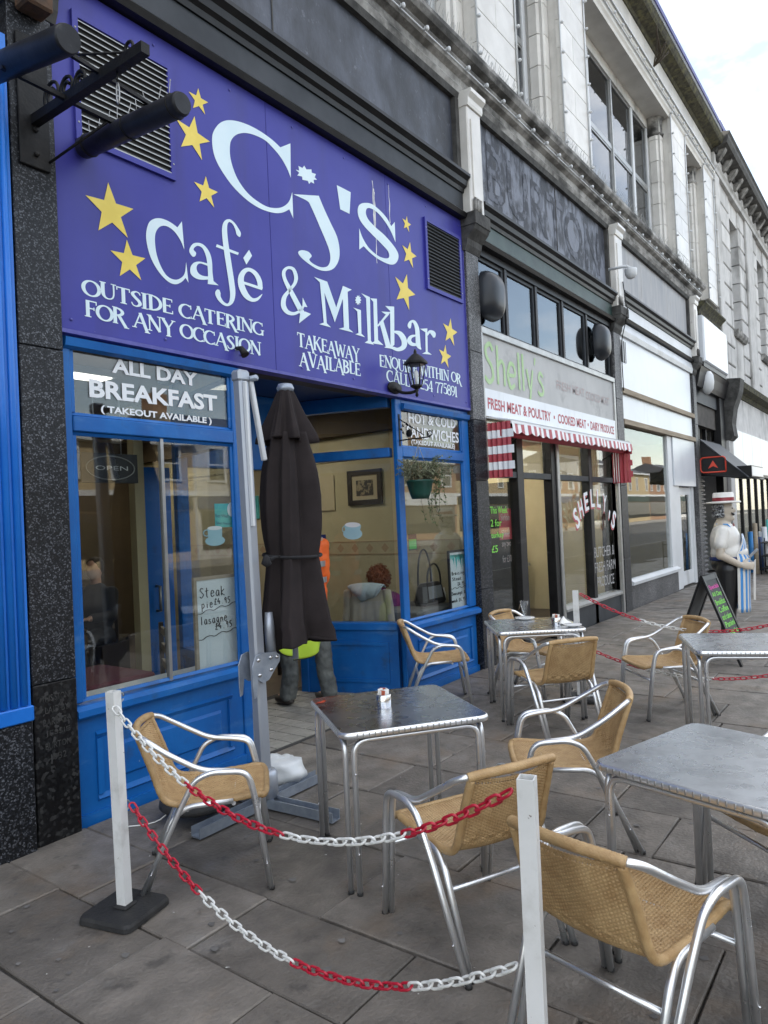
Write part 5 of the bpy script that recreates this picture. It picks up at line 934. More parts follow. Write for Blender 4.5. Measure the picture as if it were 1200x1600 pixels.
part('console', MB().profile([(Y+.1,3.2),(Y-.10,3.2),(Y-.20,3.3),(Y-.16,3.6),(Y-.22,4.0),(Y-.36,4.4),(Y-.40,4.7),(Y+.1,4.75)],19.5,20.0), 'cornice_dark', B2); part('fascia_cornice', MB().profile([(Y+.1,4.45),(Y-.05,4.45),(Y-.1,4.55),(Y-.30,4.6),(Y-.34,4.72),(Y+.1,4.745)],20.0,46), 'moss', B2)
part('stone_fascia', MB().box(20.0,46,Y-.02,Y+.35,3.55,4.449), 'stonegrey', B2); part('pier', MB().box(19.5,20.0,Y-.08,Y+.35,0,3.199), 'stonegrey', B2,.01)
for k in range(8): part('white_panel', MB().box(20.01+k*1.4,20.01+k*1.4+1.385,Y-.05,Y-.021,2.45,3.55), 'whitepanel', B2,.006)
part('awning_rail', MB().box(20,46,Y-.12,Y-.02,2.36,2.448), 'blackpaint', B2); part('shop_back', MB().box(20,46,Y+.31,Y+.349,0,2.4), 'cream', B2)
for k in range(12): part('shop_post', MB().box(20.0+k*1.1,20.09+k*1.1,Y-.04,Y+.05,0,2.36), 'blackpaint', B2); part('shop_pane', MB().box(20.09+k*1.1,21.1+k*1.1,Y+.0,Y+.006,.1,2.36), 'pane', B2)
# goods stacked outside the far shop
for k,(x,dy,h,r_,ln_,m_,lab) in enumerate(((18.3,.75,1.15,.05,.10,'timber','pale timber roll leaning among the goods outside the far shop'),(18.7,.60,.95,.07,.05,'statue_blue','bright blue roll standing outside the far shop'),(19.0,.85,1.05,.06,-.06,'whitepaint','white roll standing outside the far shop'),(19.4,.65,.80,.09,.04,'oldblue','dark blue roll standing outside the far shop'),(19.8,.80,1.20,.045,.08,'teal','teal roll leaning outside the far shop'),(20.3,.60,.90,.08,-.05,'whitepanel','pale grey roll standing outside the far shop'))):
    t = thing('goods_roll',lab,'roll',(x,Y-dy,0),0,'goods outside the far shop'); part('roll', MB().tube([(0,0,.0),(ln_,.02,h)],r_,14), m_, t); part('core', MB().tube([(ln_*.98,.02,h-.02),(ln_*1.03,.02,h+.012)],r_*.45,10), 'timber', t)
ck_ = thing('wire_rack','low black wire goods rack outside the far shop','rack',(19.2,Y-1.0,0))
for z in (.12,.40,.70): part('shelf', MB().box(-1.0,1.4,-.15,.15,z,z+.02), 'iron', ck_)
for x in (-1.0,-.4,.2,.8,1.38): part('upright', MB().tube([(x,-.15,0),(x,-.15,.80)],.012,6), 'iron', ck_); part('upright', MB().tube([(x,.15,0),(x,.15,.80)],.012,6), 'iron', ck_)
# ------------------------------------------------------------ opposite side of the street (seen in the window reflections)
def house(name,label,x0,x1,h,wall,nw,floors,trim='whitepaint'):
    t = thing(name,label,'building'); y = -22.0; h -= 1.1
    part('wall', MB().box(x0,x1,y-8,y,0,h), wall, t); part('roof', MB().profile([(y+.35,h),(y-4,h+1.6),(y-8.3,h)],x0,x1), 'slate_roof', t); part('gutter', MB().box(x0,x1,y,y+.35,h-.12,h+.02), trim, t); part('string_course', MB().box(x0,x1,y,y+.08,3.3,3.55), trim, t); part('shop_fascia', MB().box(x0+.2,x1-.2,y,y+.14,2.6,3.28), rnd.choice(['oldblue','blackpaint','whitepanel','greenpaint']), t); part('shop_window', MB().box(x0+.4,x1-.4,y,y+.05,.5,2.5), 'pane_up', t)
    for f in range(floors):
        for k in range(nw):
            xc = x0+(x1-x0)*(k+.5)/nw; z = 4.1+f*2.7; wn = part('window', MB().box(xc-.5,xc+.5,y,y+.03,z,z+1.6), 'pane_up', t); fr = MB(); fr.box(xc-.6,xc-.5,y,y+.09,z-.1,z+1.7); fr.box(xc+.5,xc+.6,y,y+.09,z-.1,z+1.7); fr.box(xc-.5,xc+.5,y,y+.09,z+1.6,z+1.7); fr.box(xc-.5,xc+.5,y,y+.09,z-.1,z); fr.box(xc-.5,xc+.5,y+.03,y+.07,z+.77,z+.84); part('frame', fr, trim, wn)
    part('chimney', MB().box(x0+.3,x0+1.2,y-4.6,y-3.6,h+1.0,h+2.6), 'brick_far', t)
house('opposite_house','buff rendered house across the street, opposite the near end of the terrace',-14,-5,6.6,'buff',3,1); house('opposite_house','brick house across the street with white window frames',-5,3,7.2,'brick_far',3,1)
house('opposite_house','tall buff stone house across the street opposite the cafe',3,13,8.6,'buff',4,2); house('opposite_house','buff stone house across the street opposite the butcher',13,24,7.0,'buff',4,1); house('opposite_house','grey stone house across the street opposite the vacant shop',24,36,7.6,'stonegrey',4,1); xh = 50
for k_ in range(7): house('opposite_house',['buff','brick','grey stone'][k_%3]+' house far along the opposite side of the street, '+['first','second','third','fourth','fifth','sixth','seventh'][k_]+' beyond the bend',xh,xh+13,[7.4,6.6,8.2][k_%3],['buff','brick_far','stonegrey'][k_%3],4,1); xh += 13
house('opposite_house','far brick house across the street opposite the stone building',36,50,7.0,'brick_far',5,1)
# ------------------------------------------------------------ cafe tables
def rrect(hw,r,n=5):
    P = []
    for cx_,cy_,a0 in ((hw-r,hw-r,0),(-hw+r,hw-r,90),(-hw+r,-hw+r,180),(hw-r,-hw+r,270)):
        for k in range(n+1): a = R(a0+90*k/n); P.append((cx_+r*math.cos(a),cy_+r*math.sin(a)))
    return P
def make_table(t):
    hw = .35; prof = [(hw-.004,.674),(hw,.678),(hw+.001,.690),(hw-.002,.699),(hw-.008,.702)]
    mb = MB(); rings = [[(x,y,z) for x,y in rrect(h,.055-(hw-h))] for h,z in prof]; N = len(rings[0])
    mb.add([p for r_ in rings for p in r_], [(i*N+k,i*N+(k+1)%N,(i+1)*N+(k+1)%N,(i+1)*N+k) for i in range(len(rings)-1) for k in range(N)], True)
    part('rim', mb, 'aluminium', t)
    rb = MB()
    for s_ in range(4):
        rot = Matrix.Rotation(R(90*s_),3,'Z')
        for k in range(22):
            q = -.28+k*.0267; c = rot @ Vector((hw+.0012,q,.688)); rb.obox(c, rot@Vector((.0016,0,0)), rot@Vector((0,.0022,0)), Vector((0,0,.009)))
    part('rim_beading', rb, 'alu_frame', t, kind='stuff')
    part('table_top', MB().add([(x,y,.7023) for x,y in rrect(hw-.008,.048)], [tuple(range(24))]), 'table_steel', t); part('underside', MB().add([(x,y,.676) for x,y in rrect(hw-.012,.048)], [tuple(reversed(range(24)))]), 'dark_in', t)
    for s_ in range(4):
        rot = Matrix.Rotation(R(90*s_),3,'Z'); e = hw-.028; w_ = hw-.060
        pts = [rot@Vector(p) for p in ((e,-w_,.012),(e,-w_,.66),(e,w_,.66),(e,w_,.012))]
        lf = part('leg_frame', MB().tube(fillet(pts,.065,6),.0125,12), 'aluminium', t)
        for q in (0,3): part('foot_cap', MB().lathe([(.0135,.0),(.0135,.016)],(pts[q].x,pts[q].y,0),12), 'rubber', lf)
        for z in (.18,.52): part('rivet', MB().ellipsoid(rot@Vector((e+.012,-w_,z)),.005,.005,.005,8,5), 'steel_pot', lf)
    for q in (-1,1): part('bracket', MB().box(-.02+q*.2,.02+q*.2,-.30,.30,.655,.674), 'iron', t)
TB = [((2.83,2.07),-36.5,'square steel table with the sugar pot beside the folded umbrella'),((5.46,2.56),37,'square steel table with glass and saucers in front of the butcher'),((5.20,.95),23,'square steel table at the right edge near the chalkboard'),((2.76,.55),-16,'large near steel table at the right edge of the picture')]
t0 = thing('cafe_table',TB[0][2],'table',(*TB[0][0],0),R(TB[0][1]),'steel cafe tables'); make_table(t0)
for (p,a,l) in TB[1:]:
    c = copy_tree(t0); c.location = (*p,0); c.rotation_euler = (0,0,R(a)); c['label'] = l
# ------------------------------------------------------------ wicker and aluminium chairs
def make_chair(t):
    def prof(s):
        """seat and back centre line: s 0 = top of back, 1 = front of seat -> (x,z,half width,dish)"""
        P = [(-.300,.690,.172,.032),(-.272,.615,.178,.032),(-.240,.525,.182,.028),(-.212,.440,.186,.020),(-.180,.402,.188,.014),(-.120,.388,.190,.014),(0,.388,.193,.015),(.12,.394,.195,.012),(.20,.400,.195,.006),(.232,.394,.192,.0)]
        k = min(int(s*9),8); f = s*9-k
        g = lambda i: P[min(max(i,0),9)]
        return [.5*((2*b)+(c-a)*f+(2*a-5*b+4*c-d)*f*f+(3*b-a-3*c+d)*f**3) for a,b,c,d in zip(g(k-1),g(k),g(k+1),g(k+2))]
    NR, NC = 400, 128; v = []; f = []
    for i in range(NR+1):
        s = i/NR; x,z,hw,dish = prof(s); x2,z2,_,_ = prof(min(s+.004,1)); x3,z3,_,_ = prof(max(s-.004,0)); tx,tz = x2-x3,z2-z3; q = math.hypot(tx,tz) or 1; nx,nz = -tz/q,tx/q     # normal towards the sitter
        if nx*.7+nz*.7 < 0: nx,nz = -nx,-nz
        band = .30 < s < .36
        for j in range(NC+1):
            u = j/NC*2-1; row = i/3; col = j*.25; e_ = 1.0 if s < .42 else .8
            wv_ = e_*(.0026*math.cos(math.pi*row)*math.cos(math.pi*col) + .0030*abs(math.cos(math.pi*col)))
            if band: wv_ += .0034*math.cos(math.pi*row/5)*math.cos(math.pi*col/3)
            d = -dish*(1-u*u)+wv_
            v.append((x+nx*d, u*hw, z+nz*d))
    for i in range(NR):
        for j in range(NC):
            if j%4 in (1,2) and (384<i<392 or 9<i<15): continue
            if (j in (2,NC-3)) and i%6<3 and 24<i<378: continue
            if (j*7+i*3)%29 == 0 and j%4 == 2 and 20 < i < 375: continue
            a = i*(NC+1)+j; f.append((a,a+1,a+NC+2,a+NC+1))
    o = part('woven_shell', MB().add(v,f,True), 'wicker', t); so = o.modifiers.new('thick','SOLIDIFY'); so.thickness = .004; so.offset = 0
    edge = [prof(i/24) for i in range(25)]
    fr = MB(); L_ = [(x,hw+.004,z) for x,z,hw,_ in edge]; Rr = [(x,-hw-.004,z) for x,z,hw,_ in reversed(edge)]
    front = [(.243,.140,.390),(.246,.06,.389),(.246,-.06,.389),(.243,-.140,.390)]
    path = crom(L_+front+Rr,2); n_ = len(path)
    fr.tube(path,[.0145+.0011*(k%2) for k in range(n_)],10); part('wrapped_edge', fr, 'wicker', t)
    top = crom([(-.296,.188,.696),(-.312,.14,.704),(-.328,.05,.709),(-.328,-.05,.709),(-.312,-.14,.704),(-.296,-.188,.696)],10)
    part('wrapped_top_rail', MB().tube(top,[.0165+.0012*(k%2) for k in range(len(top))],12), 'wicker', t)
    for s_ in (-1,1):
        A = fillet([(.246,s_*.232,.0),(.192,s_*.238,.41),(.165,s_*.242,.515),(.09,s_*.246,.532),(-.03,s_*.250,.545),(-.17,s_*.242,.625),(-.262,s_*.215,.685),(-.300,s_*.180,.699)],.06,6)
        ar = part('arm_tube', MB().tube(A,.0125,12), 'aluminium', t)
        B = fillet([(.252,s_*.258,.0),(.198,s_*.264,.41),(.170,s_*.268,.528),(.01,s_*.272,.540),(-.06,s_*.266,.51),(-.13,s_*.255,.38),(-.315,s_*.236,.0)],.07,6)
        sf_ = part('side_frame', MB().tube(B,.0125,12), 'aluminium', t)
        C = fillet([(.10,s_*.208,.386),(-.10,s_*.208,.380),(-.165,s_*.216,.335),(-.295,s_*.212,.0)],.05,5)
        part('rear_leg', MB().tube(C,.0125,12), 'aluminium', t)
        for p in ((.246,s_*.232),(.252,s_*.258),(-.315,s_*.236),(-.295,s_*.212)): part('foot_cap', MB().lathe([(.0132,.0),(.0132,.014)],(*p,0),10), 'rubber', t)
        for (x,z) in ((.236,.12),(.203,.37),(-.257,.12)): part('rivet', MB().ellipsoid((x,s_*(.272 if x>0 else .254),z),.004,.006,.004,8,5), 'steel_pot', t)
    part('stretcher', MB().tube([(-.185,-.215,.27),(-.185,.215,.27)],.0095,10), 'aluminium', t); part('stretcher', MB().tube([(.207,-.24,.30),(.207,.24,.30)],.0095,10), 'aluminium', t)
    part('seat_bearer', MB().tube([(.10,-.21,.374),(.10,.21,.374)],.0095,8), 'aluminium', t); part('seat_bearer', MB().tube([(-.10,-.21,.368),(-.10,.21,.368)],.0095,8), 'aluminium', t)
CH = [((2.248,2.719),-44,'wicker chair seen from the side beside the left white post'),
 ((5.327,3.400),-53,'wicker chair against the blue cafe wall under the right window'),
 ((2.472,1.472),64,'wicker chair seen from behind with its back to the middle white post'),
 ((2.175,0.752),-13,'nearest wicker chair in the bottom right foreground'),
 ((3.430,1.481),121.5,'wicker chair turned left between the two nearest tables'),
 ((5.031,2.210),53,'wicker chair with its back to the camera at the table with saucers'),
 ((6.000,2.840),-93,'wicker chair behind the table with saucers near the butcher door'),
 ((5.889,1.667),132,'wicker chair in front of the chalkboard facing the shops'),
 ((3.240,0.448),140,'wicker chair half hidden under the near right table')]
c0 = thing('cafe_chair',CH[0][2],'chair',(*CH[0][0],0),R(CH[0][1]),'wicker cafe chairs'); make_chair(c0)
for (p,a,l) in CH[1:]:
    c = copy_tree(c0); c.location = (*p,0); c.rotation_euler = (0,0,R(a)); c['label'] = l
# ------------------------------------------------------------ barrier posts and plastic chains
def post(p,h,lean,label,base=True):
    t = thing('barrier_post',label,'post',(*p,0),R(14),'white barrier posts'); mb = MB()
    w_ = .022; top = Vector((lean[0],lean[1],h)); ring = lambda c,h_: [(c.x+a*h_,c.y+b*h_,c.z) for a,b in ((-1,-1),(1,-1),(1,1),(-1,1))]
    mb.add(ring(Vector((0,0,.03)),w_)+ring(top,w_)+ring(top,w_-.004)+ring(top-Vector((0,0,.03)),w_-.004),[(i,(i+1)%4,4+(i+1)%4,4+i) for i in range(4)]+[(4+i,4+(i+1)%4,8+(i+1)%4,8+i) for i in range(4)]+[(8+i,8+(i+1)%4,12+(i+1)%4,12+i) for i in range(4)]+[(12,13,14,15)])
    part('post', mb, 'postpaint', t)
    if base:
        N = rrect(.135,.032); bb = MB(); n = len(N); bb.add([(x,y,.005) for x,y in N]+[(x*.99,y*.99,.022) for x,y in N]+[(x*.94,y*.94,.034) for x,y in N],[(i,(i+1)%n,n+(i+1)%n,n+i) for i in range(n)]+[(n+i,n+(i+1)%n,2*n+(i+1)%n,2*n+i) for i in range(n)]+[tuple(range(2*n,3*n)),tuple(reversed(range(n)))]); part('rubber_base', bb, 'rubber', t); part('base_collar', MB().box(-.036,.036,-.036,.036,.03,.046), 'rubber', t,.006)
    for z in (.90,.44):
        q = top*(z/h); part('hook', MB().tube([q+Vector((.02*math.cos(a)+.04,.0,.02*math.sin(a))) for a in [R(x) for x in range(0,331,30)]],.004,6), 'galv', t)
    return t
P1,P2,P3,P4 = (1.775,2.745),(1.70,.835),(5.93,2.37),(6.50,.40)
post(P1,.935,(-.012,.006),'white square barrier post on a black rubber base at the left'); post(P2,.93,(-.012,-.004),'white square barrier post in the foreground in front of the wicker chairs'); post(P3,.93,(0,0),'white square barrier post behind the table with saucers'); post(P4,.93,(0,0),'white square barrier post just outside the right edge holding the far chains')
def stadium(l,w_,r_):
    P = []; h = (l-w_)/2
    for k in range(7): a = R(-90+30*k); P.append((h+w_/2*math.cos(a),w_/2*math.sin(a)))
    for k in range(7): a = R(90+30*k); P.append((-h+w_/2*math.cos(a),w_/2*math.sin(a)))
    return MB().tube([(x,y,0) for x,y in P],r_,7,True)
lk_red = None
def chain(a,b,sag,label,run,first,pitch=.040):
    global lk_red
    if lk_red is None:
        lk_red = stadium(.050,.024,.0042).mesh('link_red'); lk_red.materials.append(MATS['plastic_red']); chain.white = stadium(.050,.024,.0042).mesh('link_white'); chain.white.materials.append(MATS['plastic_white'])
    a = Vector(a); b = Vector(b); f = lambda t: a.lerp(b,t)-Vector((0,0,4*sag*t*(1-t)))
    M_ = 400; pts = [f(k/M_) for k in range(M_+1)]; cum = [0]
    for k in range(M_): cum.append(cum[-1]+(pts[k+1]-pts[k]).length)
    n = int(cum[-1]/pitch); pit = cum[-1]/n; root = thing('plastic_chain',label,'chain',tuple(a),0,'red and white barrier chains'); j = 0
    for i in range(n):
        s_ = (i+.5)*pit
        while cum[j+1] < s_: j += 1
        p = pts[j].lerp(pts[j+1],(s_-cum[j])/(cum[j+1]-cum[j])); d = (pts[j+1]-pts[j]).normalized()
        red = (i//run)%2 == (0 if first=='r' else 1)
        o = bpy.data.objects.new('link', lk_red if red else chain.white); COL.objects.link(o); o.parent = root
        y_ = ZUP.cross(d).normalized(); z_ = d.cross(y_); ang = R(90*(i%2)+22+rnd.uniform(-9,9)); yy = y_*math.cos(ang)+z_*math.sin(ang); zz = d.cross(yy)
        mm = Matrix((d,yy,zz)).transposed().to_4x4(); mm.translation = p-a; o.matrix_local = mm
    return root
chain((P1[0]-.03,P1[1]-.03,.875),(P2[0]-.035,P2[1]+.028,.895),.305,'upper red and white plastic chain across the foreground',13,'w'); chain((P1[0]+.03,P1[1]-.03,.455),(P2[0]-.02,P2[1]+.045,.44),.305,'lower red and white plastic chain across the foreground',13,'r')
chain((P3[0]+.02,P3[1]-.035,.90),(P4[0],P4[1]+.04,.88),.30,'upper far chain running past the chalkboard',13,'r'); chain((P3[0]+.02,P3[1]-.035,.46),(P4[0],P4[1]+.04,.44),.24,'lower far chain behind the right hand tables',13,'r')
# ------------------------------------------------------------ things on the tables
def sugar(p,label):
    t = thing('sugar_pot',label,'pot',(*p,.7025)); part('pot', MB().lathe([(.034,0),(.036,.004),(.036,.062),(.033,.065),(.033,.010),(.001,.008)],(0,0,0),24,caps=False), 'steel_pot', t)
    for k in range(14):
        a = k*.9; r_ = .012+.014*((k*37)%10)/10; part('sachet', MB().obox((r_*math.cos(a),r_*math.sin(a),.048+.003*(k%3)),Vector((.013*math.cos(a+1),.013*math.sin(a+1),0)),Vector((-.002*math.sin(a+1),.002*math.cos(a+1),0)),Vector((.003,0,.034))), 'napkin' if k%4 else 'sugar_red', t)
q = onZ(600,1105,.7025); sugar((q.x,q.y),'steel sugar pot stuffed with paper sachets on the near table')
q = onZ(869,977,.7025); sugar((q.x,q.y),'steel sugar pot on the table in front of the butcher')
def plate(p,r_,label,name='saucer'): return tag(part(name, MB().lathe([(.001,0),(r_*.5,0),(r_*.62,.006),(r_,.016),(r_,.019),(r_*.6,.010),(r_*.45,.006),(.001,.006)],(p.x,p.y,.7025),28,caps=False), 'ceramic', None),label,'saucer')
q = onZ(820,968,.7025); plate(q,.085,'white saucer under the tall glass'); gq = thing('tall_glass','tall empty milkshake glass standing on a white saucer','glass',(q.x,q.y,.711)); part('glass', MB().lathe([(.001,0),(.030,0),(.030,.008),(.020,.03),(.028,.09),(.036,.15),(.034,.15),(.026,.09),(.017,.035),(.001,.02)],(0,0,0),24,caps=False), 'clear', gq); part('spoon', MB().tube([(.0,.0,.03),(.03,.05,.12),(.10,.10,.06)],.003,6), 'steel_pot', gq)
q = onZ(895,979,.7025); plate(q,.07,'white saucer at the right corner of the butcher side table'); nk = MB(); q2 = onZ(884,976,.70); 
for k in range(3): nk.add([(q2.x-.05,q2.y-.03+k*.02,.704+k*.004),(q2.x+.05,q2.y-.04+k*.015,.706),(q2.x+.03,q2.y+.03,.745+k*.01),(q2.x-.04,q2.y+.04,.72)],[(0,1,2,3)])
o = tag(part('crumpled_napkin', nk, 'napkin', None),'crumpled white paper napkin beside the sugar pot','napkin')
st = MB(); q = onZ(503,1097,.703); 
st.poly([(q.x+.028*math.cos(R(a))*(1+.5*math.sin(3*R(a))),q.y+.022*math.sin(R(a))*(1+.4*math.cos(2*R(a))),.7034) for a in range(0,360,15)]); part('sauce_stain', st, 'foodstain', None); o = bpy.data.objects['sauce_stain']; tag(o,'small red sauce stain on the corner of the near table','stain')
# ------------------------------------------------------------ folded cantilever umbrella
ub = Vector((2.90,3.06,0)); UM = thing('cantilever_umbrella','folded charcoal cantilever umbrella on a grey mast in front of the doorway','umbrella',tuple(ub))
def chan(a,b):
    a = Vector(a); b = Vector(b); d = (b-a).normalized(); n = Vector((-d.y,d.x,0)); mb = MB(); pr = [(-.035,.008),(-.035,.062),(-.029,.062),(-.029,.014),(.029,.014),(.029,.062),(.035,.062),(.035,.008)]
    k = len(pr); mb.add([a+n*p+ZUP*z for p,z in pr]+[b+n*p+ZUP*z for p,z in pr],[(i,(i+1)%k,k+(i+1)%k,k+i) for i in range(k)]+[tuple(range(k)),tuple(reversed(range(k,2*k)))]); return part('base_channel', mb, 'galv', UM)
chan((-.50,-.0,0),(-.04,0,0)); chan((.04,0,0),(.46,0,0)); chan((.0,-.04,0),(.03,-.50,0)); chan((0,.04,0),(0,.46,0))
part('base_sleeve', MB().lathe([(.075,.064),(.075,.19),(.060,.21),(.045,.215)],(0,0,0),20), 'mast_alu', UM)
lean = Vector((-.055,.0,0)); zt = 2.455
mt_ = lambda z: Vector((lean.x*z/zt, lean.y*z/zt, z))
part('mast', MB().bar(mt_(.2),mt_(zt-.02),.068,.074,Vector((1,0,0))), 'mast_alu', UM,.012)
part('mast_cap', MB().obox(mt_(zt),Vector((.044,0,0)),Vector((0,.04,0)),Vector((0,0,.035))), 'mast_alu', UM,.015)
part('sliding_rail', MB().bar(mt_(1.6)+Vector((-.010,-.041,0)),mt_(2.42)+Vector((-.010,-.041,0)),.03,.016,Vector((1,0,0))), 'whitepaint', UM,.004)
part('strut', MB().bar(mt_(zt-.02)+Vector((.055,-.02,0)),mt_(1.98)+Vector((.13,-.02,0)),.032,.03,Vector((1,0,0))), 'whitepaint', UM,.006); part('strut_pivot', MB().lathe([(.018,-.07),(.018,.05)],tuple(mt_(zt-.01)+Vector((.055,0,0))),12,axis='y'), 'galv', UM)
cz = .80; c_ = mt_(cz)
pl = [(-.095,.02),(-.07,.075),(-.03,.085),(.09,.075),(.125,.05),(.12,.015),(.07,-.035),(.03,-.075),(-.02,-.085),(-.055,-.06),(-.06,-.085),(-.07,-.15),(-.09,-.16),(-.095,-.10)]
for yy in (-.060,.052): part('crank_plate', MB().poly([c_+Vector((a,yy,b)) for a,b in pl],(0,.008,0)), 'galv', UM,.002)
for a,b in ((-.05,.05),(.045,.05),(.095,.045),(.045,-.02),(-.045,-.035)): part('bolt', MB().lathe([(.010,-.068),(.012,-.064),(.012,-.060)],tuple(c_+Vector((a,0,b))),10,axis='y'), 'steel_pot', UM)
part('crank_handle', MB().tube([c_+Vector((.09,-.02,.06)),c_+Vector((.085,-.02,.22)),c_+Vector((.085,-.02,.30))],[.03,.03,.022],12), 'mast_alu', UM)
# canopy: cloth folds round a hanging pole
ca = Vector((.265,-.04,0)); ctop = 2.33
part('canopy_pole', MB().tube([ca+Vector((-.01,0,.80)),ca+Vector((-.005,0,2.43))],.018,10), 'mast_alu', UM)
prof = [(.905,.226,.078),(.95,.222,.074),(1.06,.206,.064),(1.20,.185,.048),(1.36,.166,.036),(1.42,.160,.030),(1.52,.168,.040),(1.70,.168,.046),(1.90,.152,.042),(2.05,.122,.030),(2.15,.104,.022)]
def cloth(name,prof,seed,nf,hem=0.0,off=lambda z:0.0):
    N = 160; v=[]; f=[]; rr = random.Random(seed); ph = [rr.uniform(0,6.28) for _ in range(4)]
    for i,(z,r_,am) in enumerate(prof):
        for k in range(N):
            a = 2*math.pi*k/N; fold = 1.1-2.0*abs(math.sin(nf*a*.5+ph[0]+.35*math.sin(2*z)))+.55*math.sin((nf-2)*a+ph[1]+z*.7)+.45*(1-2*abs(math.sin((nf+4)*a*.5+ph[1]-z*.6))); q = r_+am*fold*.75
            zz = z+(hem*(math.sin(2*a+ph[2])+.35*math.sin(nf*a+ph[3])) if i==0 else 0)
            v.append((ca.x+off(z)+q*math.cos(a)*1.0,ca.y+q*math.sin(a)*.92,zz))
    for i in range(len(prof)-1):
        for k in range(N): k2=(k+1)%N; f.append((i*N+k,i*N+k2,(i+1)*N+k2,(i+1)*N+k))
    o = part(name, MB().add(v,f,True), 'canopy', UM); so = o.modifiers.new('thick','SOLIDIFY'); so.thickness = .004; return o
P_ = [tuple(x) for x in crom(prof,3)]
cloth('canopy',P_,5,6,.028,lambda z: (.015 if z<1 else 0)); cloth('vent_flap',[tuple(x) for x in crom([(2.105,.142,.050),(2.165,.126,.040),(2.265,.090,.022),(2.365,.058,.010),(2.405,.048,.003)],4)],9,6,.022)
part('finial', MB().lathe([(.046,2.40),(.054,2.42),(.042,2.445),(.001,2.45)],tuple(ca),16), 'galv', UM)
sb = [(ca.x+.178*math.cos(R(a)),ca.y+.166*math.sin(R(a)),1.42+.012*math.sin(R(a))) for a in range(0,360,10)]
part('tie_strap', MB().tube(sb,.010,6,True), 'darkcloth', UM); part('strap_tail', MB().tube([(ca.x-.16,ca.y-.05,1.42),(ca.x-.24,ca.y-.09,1.42),(ca.x-.31,ca.y-.11,1.41)],[.008,.008,.018],6), 'darkcloth', UM); part('strap_knot', MB().lathe([(.002,-.04),(.03,-.02),(.016,.02),(.002,.03)],(ca.x-.33,ca.y-.115,1.41),8), 'darkcloth', UM)
w2 = tag(part('weight_disc', MB().lathe([(.001,.066),(.20,.066),(.215,.08),(.21,.105),(.18,.118),(.05,.122),(.001,.122)],(2.62,3.30,0),28), 'rubber', None),'black round ballast weight behind the left chair at the umbrella foot','weight')
cb = tag(part('loose_cable', MB().tube(crom([(2.3,3.5,.01),(2.45,3.42,.012),(2.6,3.38,.13),(2.72,3.33,.14),(2.66,3.42,.13),(2.8,3.4,.05),(2.95,3.55,.012),(3.1,3.62,.012)],6),.004,6), 'napkin', None),'thin pale cable trailing over the black ballast weight','cable')
bg_ = MB(); bc = Vector((3.16,3.20,.10)); rr = random.Random(4)
bg_.ellipsoid((0,0,0),.17,.13,.095,28,18)
for i,(x,y,z) in enumerate(bg_.v):
    n_ = 1+.07*math.sin(x*23+z*31+1)+.06*math.sin(y*37-x*13)+.05*math.sin(z*61+y*29)+.04*math.sin(x*83+y*61); bg_.v[i] = (bc.x+x*n_,bc.y+y*n_,max(.012,bc.z+z*n_))
o = tag(part('plastic_bag', bg_, 'bagplastic', None),'crumpled white plastic bag lying at the foot of the umbrella mast','bag')
# ------------------------------------------------------------ chalkboard
A = onZ(1050,1030); Bp = onZ(1158,1042); Cp = onZ(1180,1027); wv3 = (Cp-Bp); wv3.z = 0; wv3 = wv3.normalized()*.46; M_ = (A+Bp)/2; hA = .88
TP = Vector((M_.x,M_.y,hA))
ab = thing('chalkboard','black folding pavement chalkboard with pink and green writing beside the statue','chalkboard')
def leaf(foot,side):
    up = (TP-foot); ln = up.length; u = up.normalized(); w_ = wv3.normalized(); n = w_.cross(u).normalized()*(1 if side else -1); W = wv3.length
    def b(s0,s1,a0,a1,t0,t1): return MB().obox(foot+u*((s0+s1)/2*ln)+w_*((a0+a1)/2*W)+n*((t0+t1)/2), u*((s1-s0)/2*ln), w_*((a1-a0)/2*W), n*((t1-t0)/2))
    for a0,a1 in ((0,.10),(.90,1)): part('leg', b(0,1,a0,a1,-.012,.012), 'blackpaint', ab)
    part('rail', b(.94,.999,.10,.90,-.011,.011), 'blackpaint', ab); part('rail', b(.17,.23,.10,.90,-.011,.011), 'blackpaint', ab); part('slate', b(.23,.94,.10,.90,-.004,.004), 'slate' if side else 'greycloth', ab)
    if side:
        for k,(s_,m_) in enumerate((('Specials','chalk_pink'),('All Day','chalk_green'),('Breakfast','chalk_green'),('Coffee','chalk_green'),('and cakes','chalk_green'),('Panini','chalk_green'),('Toasties','chalk_green'),('Soup roll','chalk_green'))):
            mb = MB(); s1 = .88-k*.083; text_fit(mb, s_, foot+u*(s1-.055)*ln+w_*.16*W+n*.0055*1, w_*.68*W, u*.062*ln, .015); part('writing', mb, m_, ab)
leaf(Bp,1); leaf(A,0)
part('hinge', MB().tube([TP-wv3*.02,TP+wv3*1.02],.012,8), 'iron', ab)
# ------------------------------------------------------------ remeshed figures
def remesh(o, vox=.012, it=6, fac=.6):
    m_ = o.modifiers.new('remesh','REMESH'); m_.mode = 'VOXEL'; m_.voxel_size = vox; m_.use_smooth_shade = True
    s_ = o.modifiers.new('smooth','SMOOTH'); s_.iterations = it; s_.factor = fac; return o
def crease(o, st=.02, size=.08):
    tx = bpy.data.textures.new('cloth_folds','CLOUDS'); tx.noise_scale = size; tx.noise_depth = 2; d = o.modifiers.new('folds','DISPLACE'); d.texture = tx; d.strength = st; d.mid_level = .5; d.texture_coords = 'LOCAL'; return o
def caps_(mb, pts, rs, seg=12):
    mb.tube([Vector(p) for p in pts], rs, seg)
    for p,r_ in ((pts[0],rs[0]),(pts[-1],rs[-1])): mb.ellipsoid(p,r_,r_,r_,seg,8)
    for p,r_ in zip(pts[1:-1],rs[1:-1]): mb.ellipsoid(p,r_,r_,r_,seg,8)
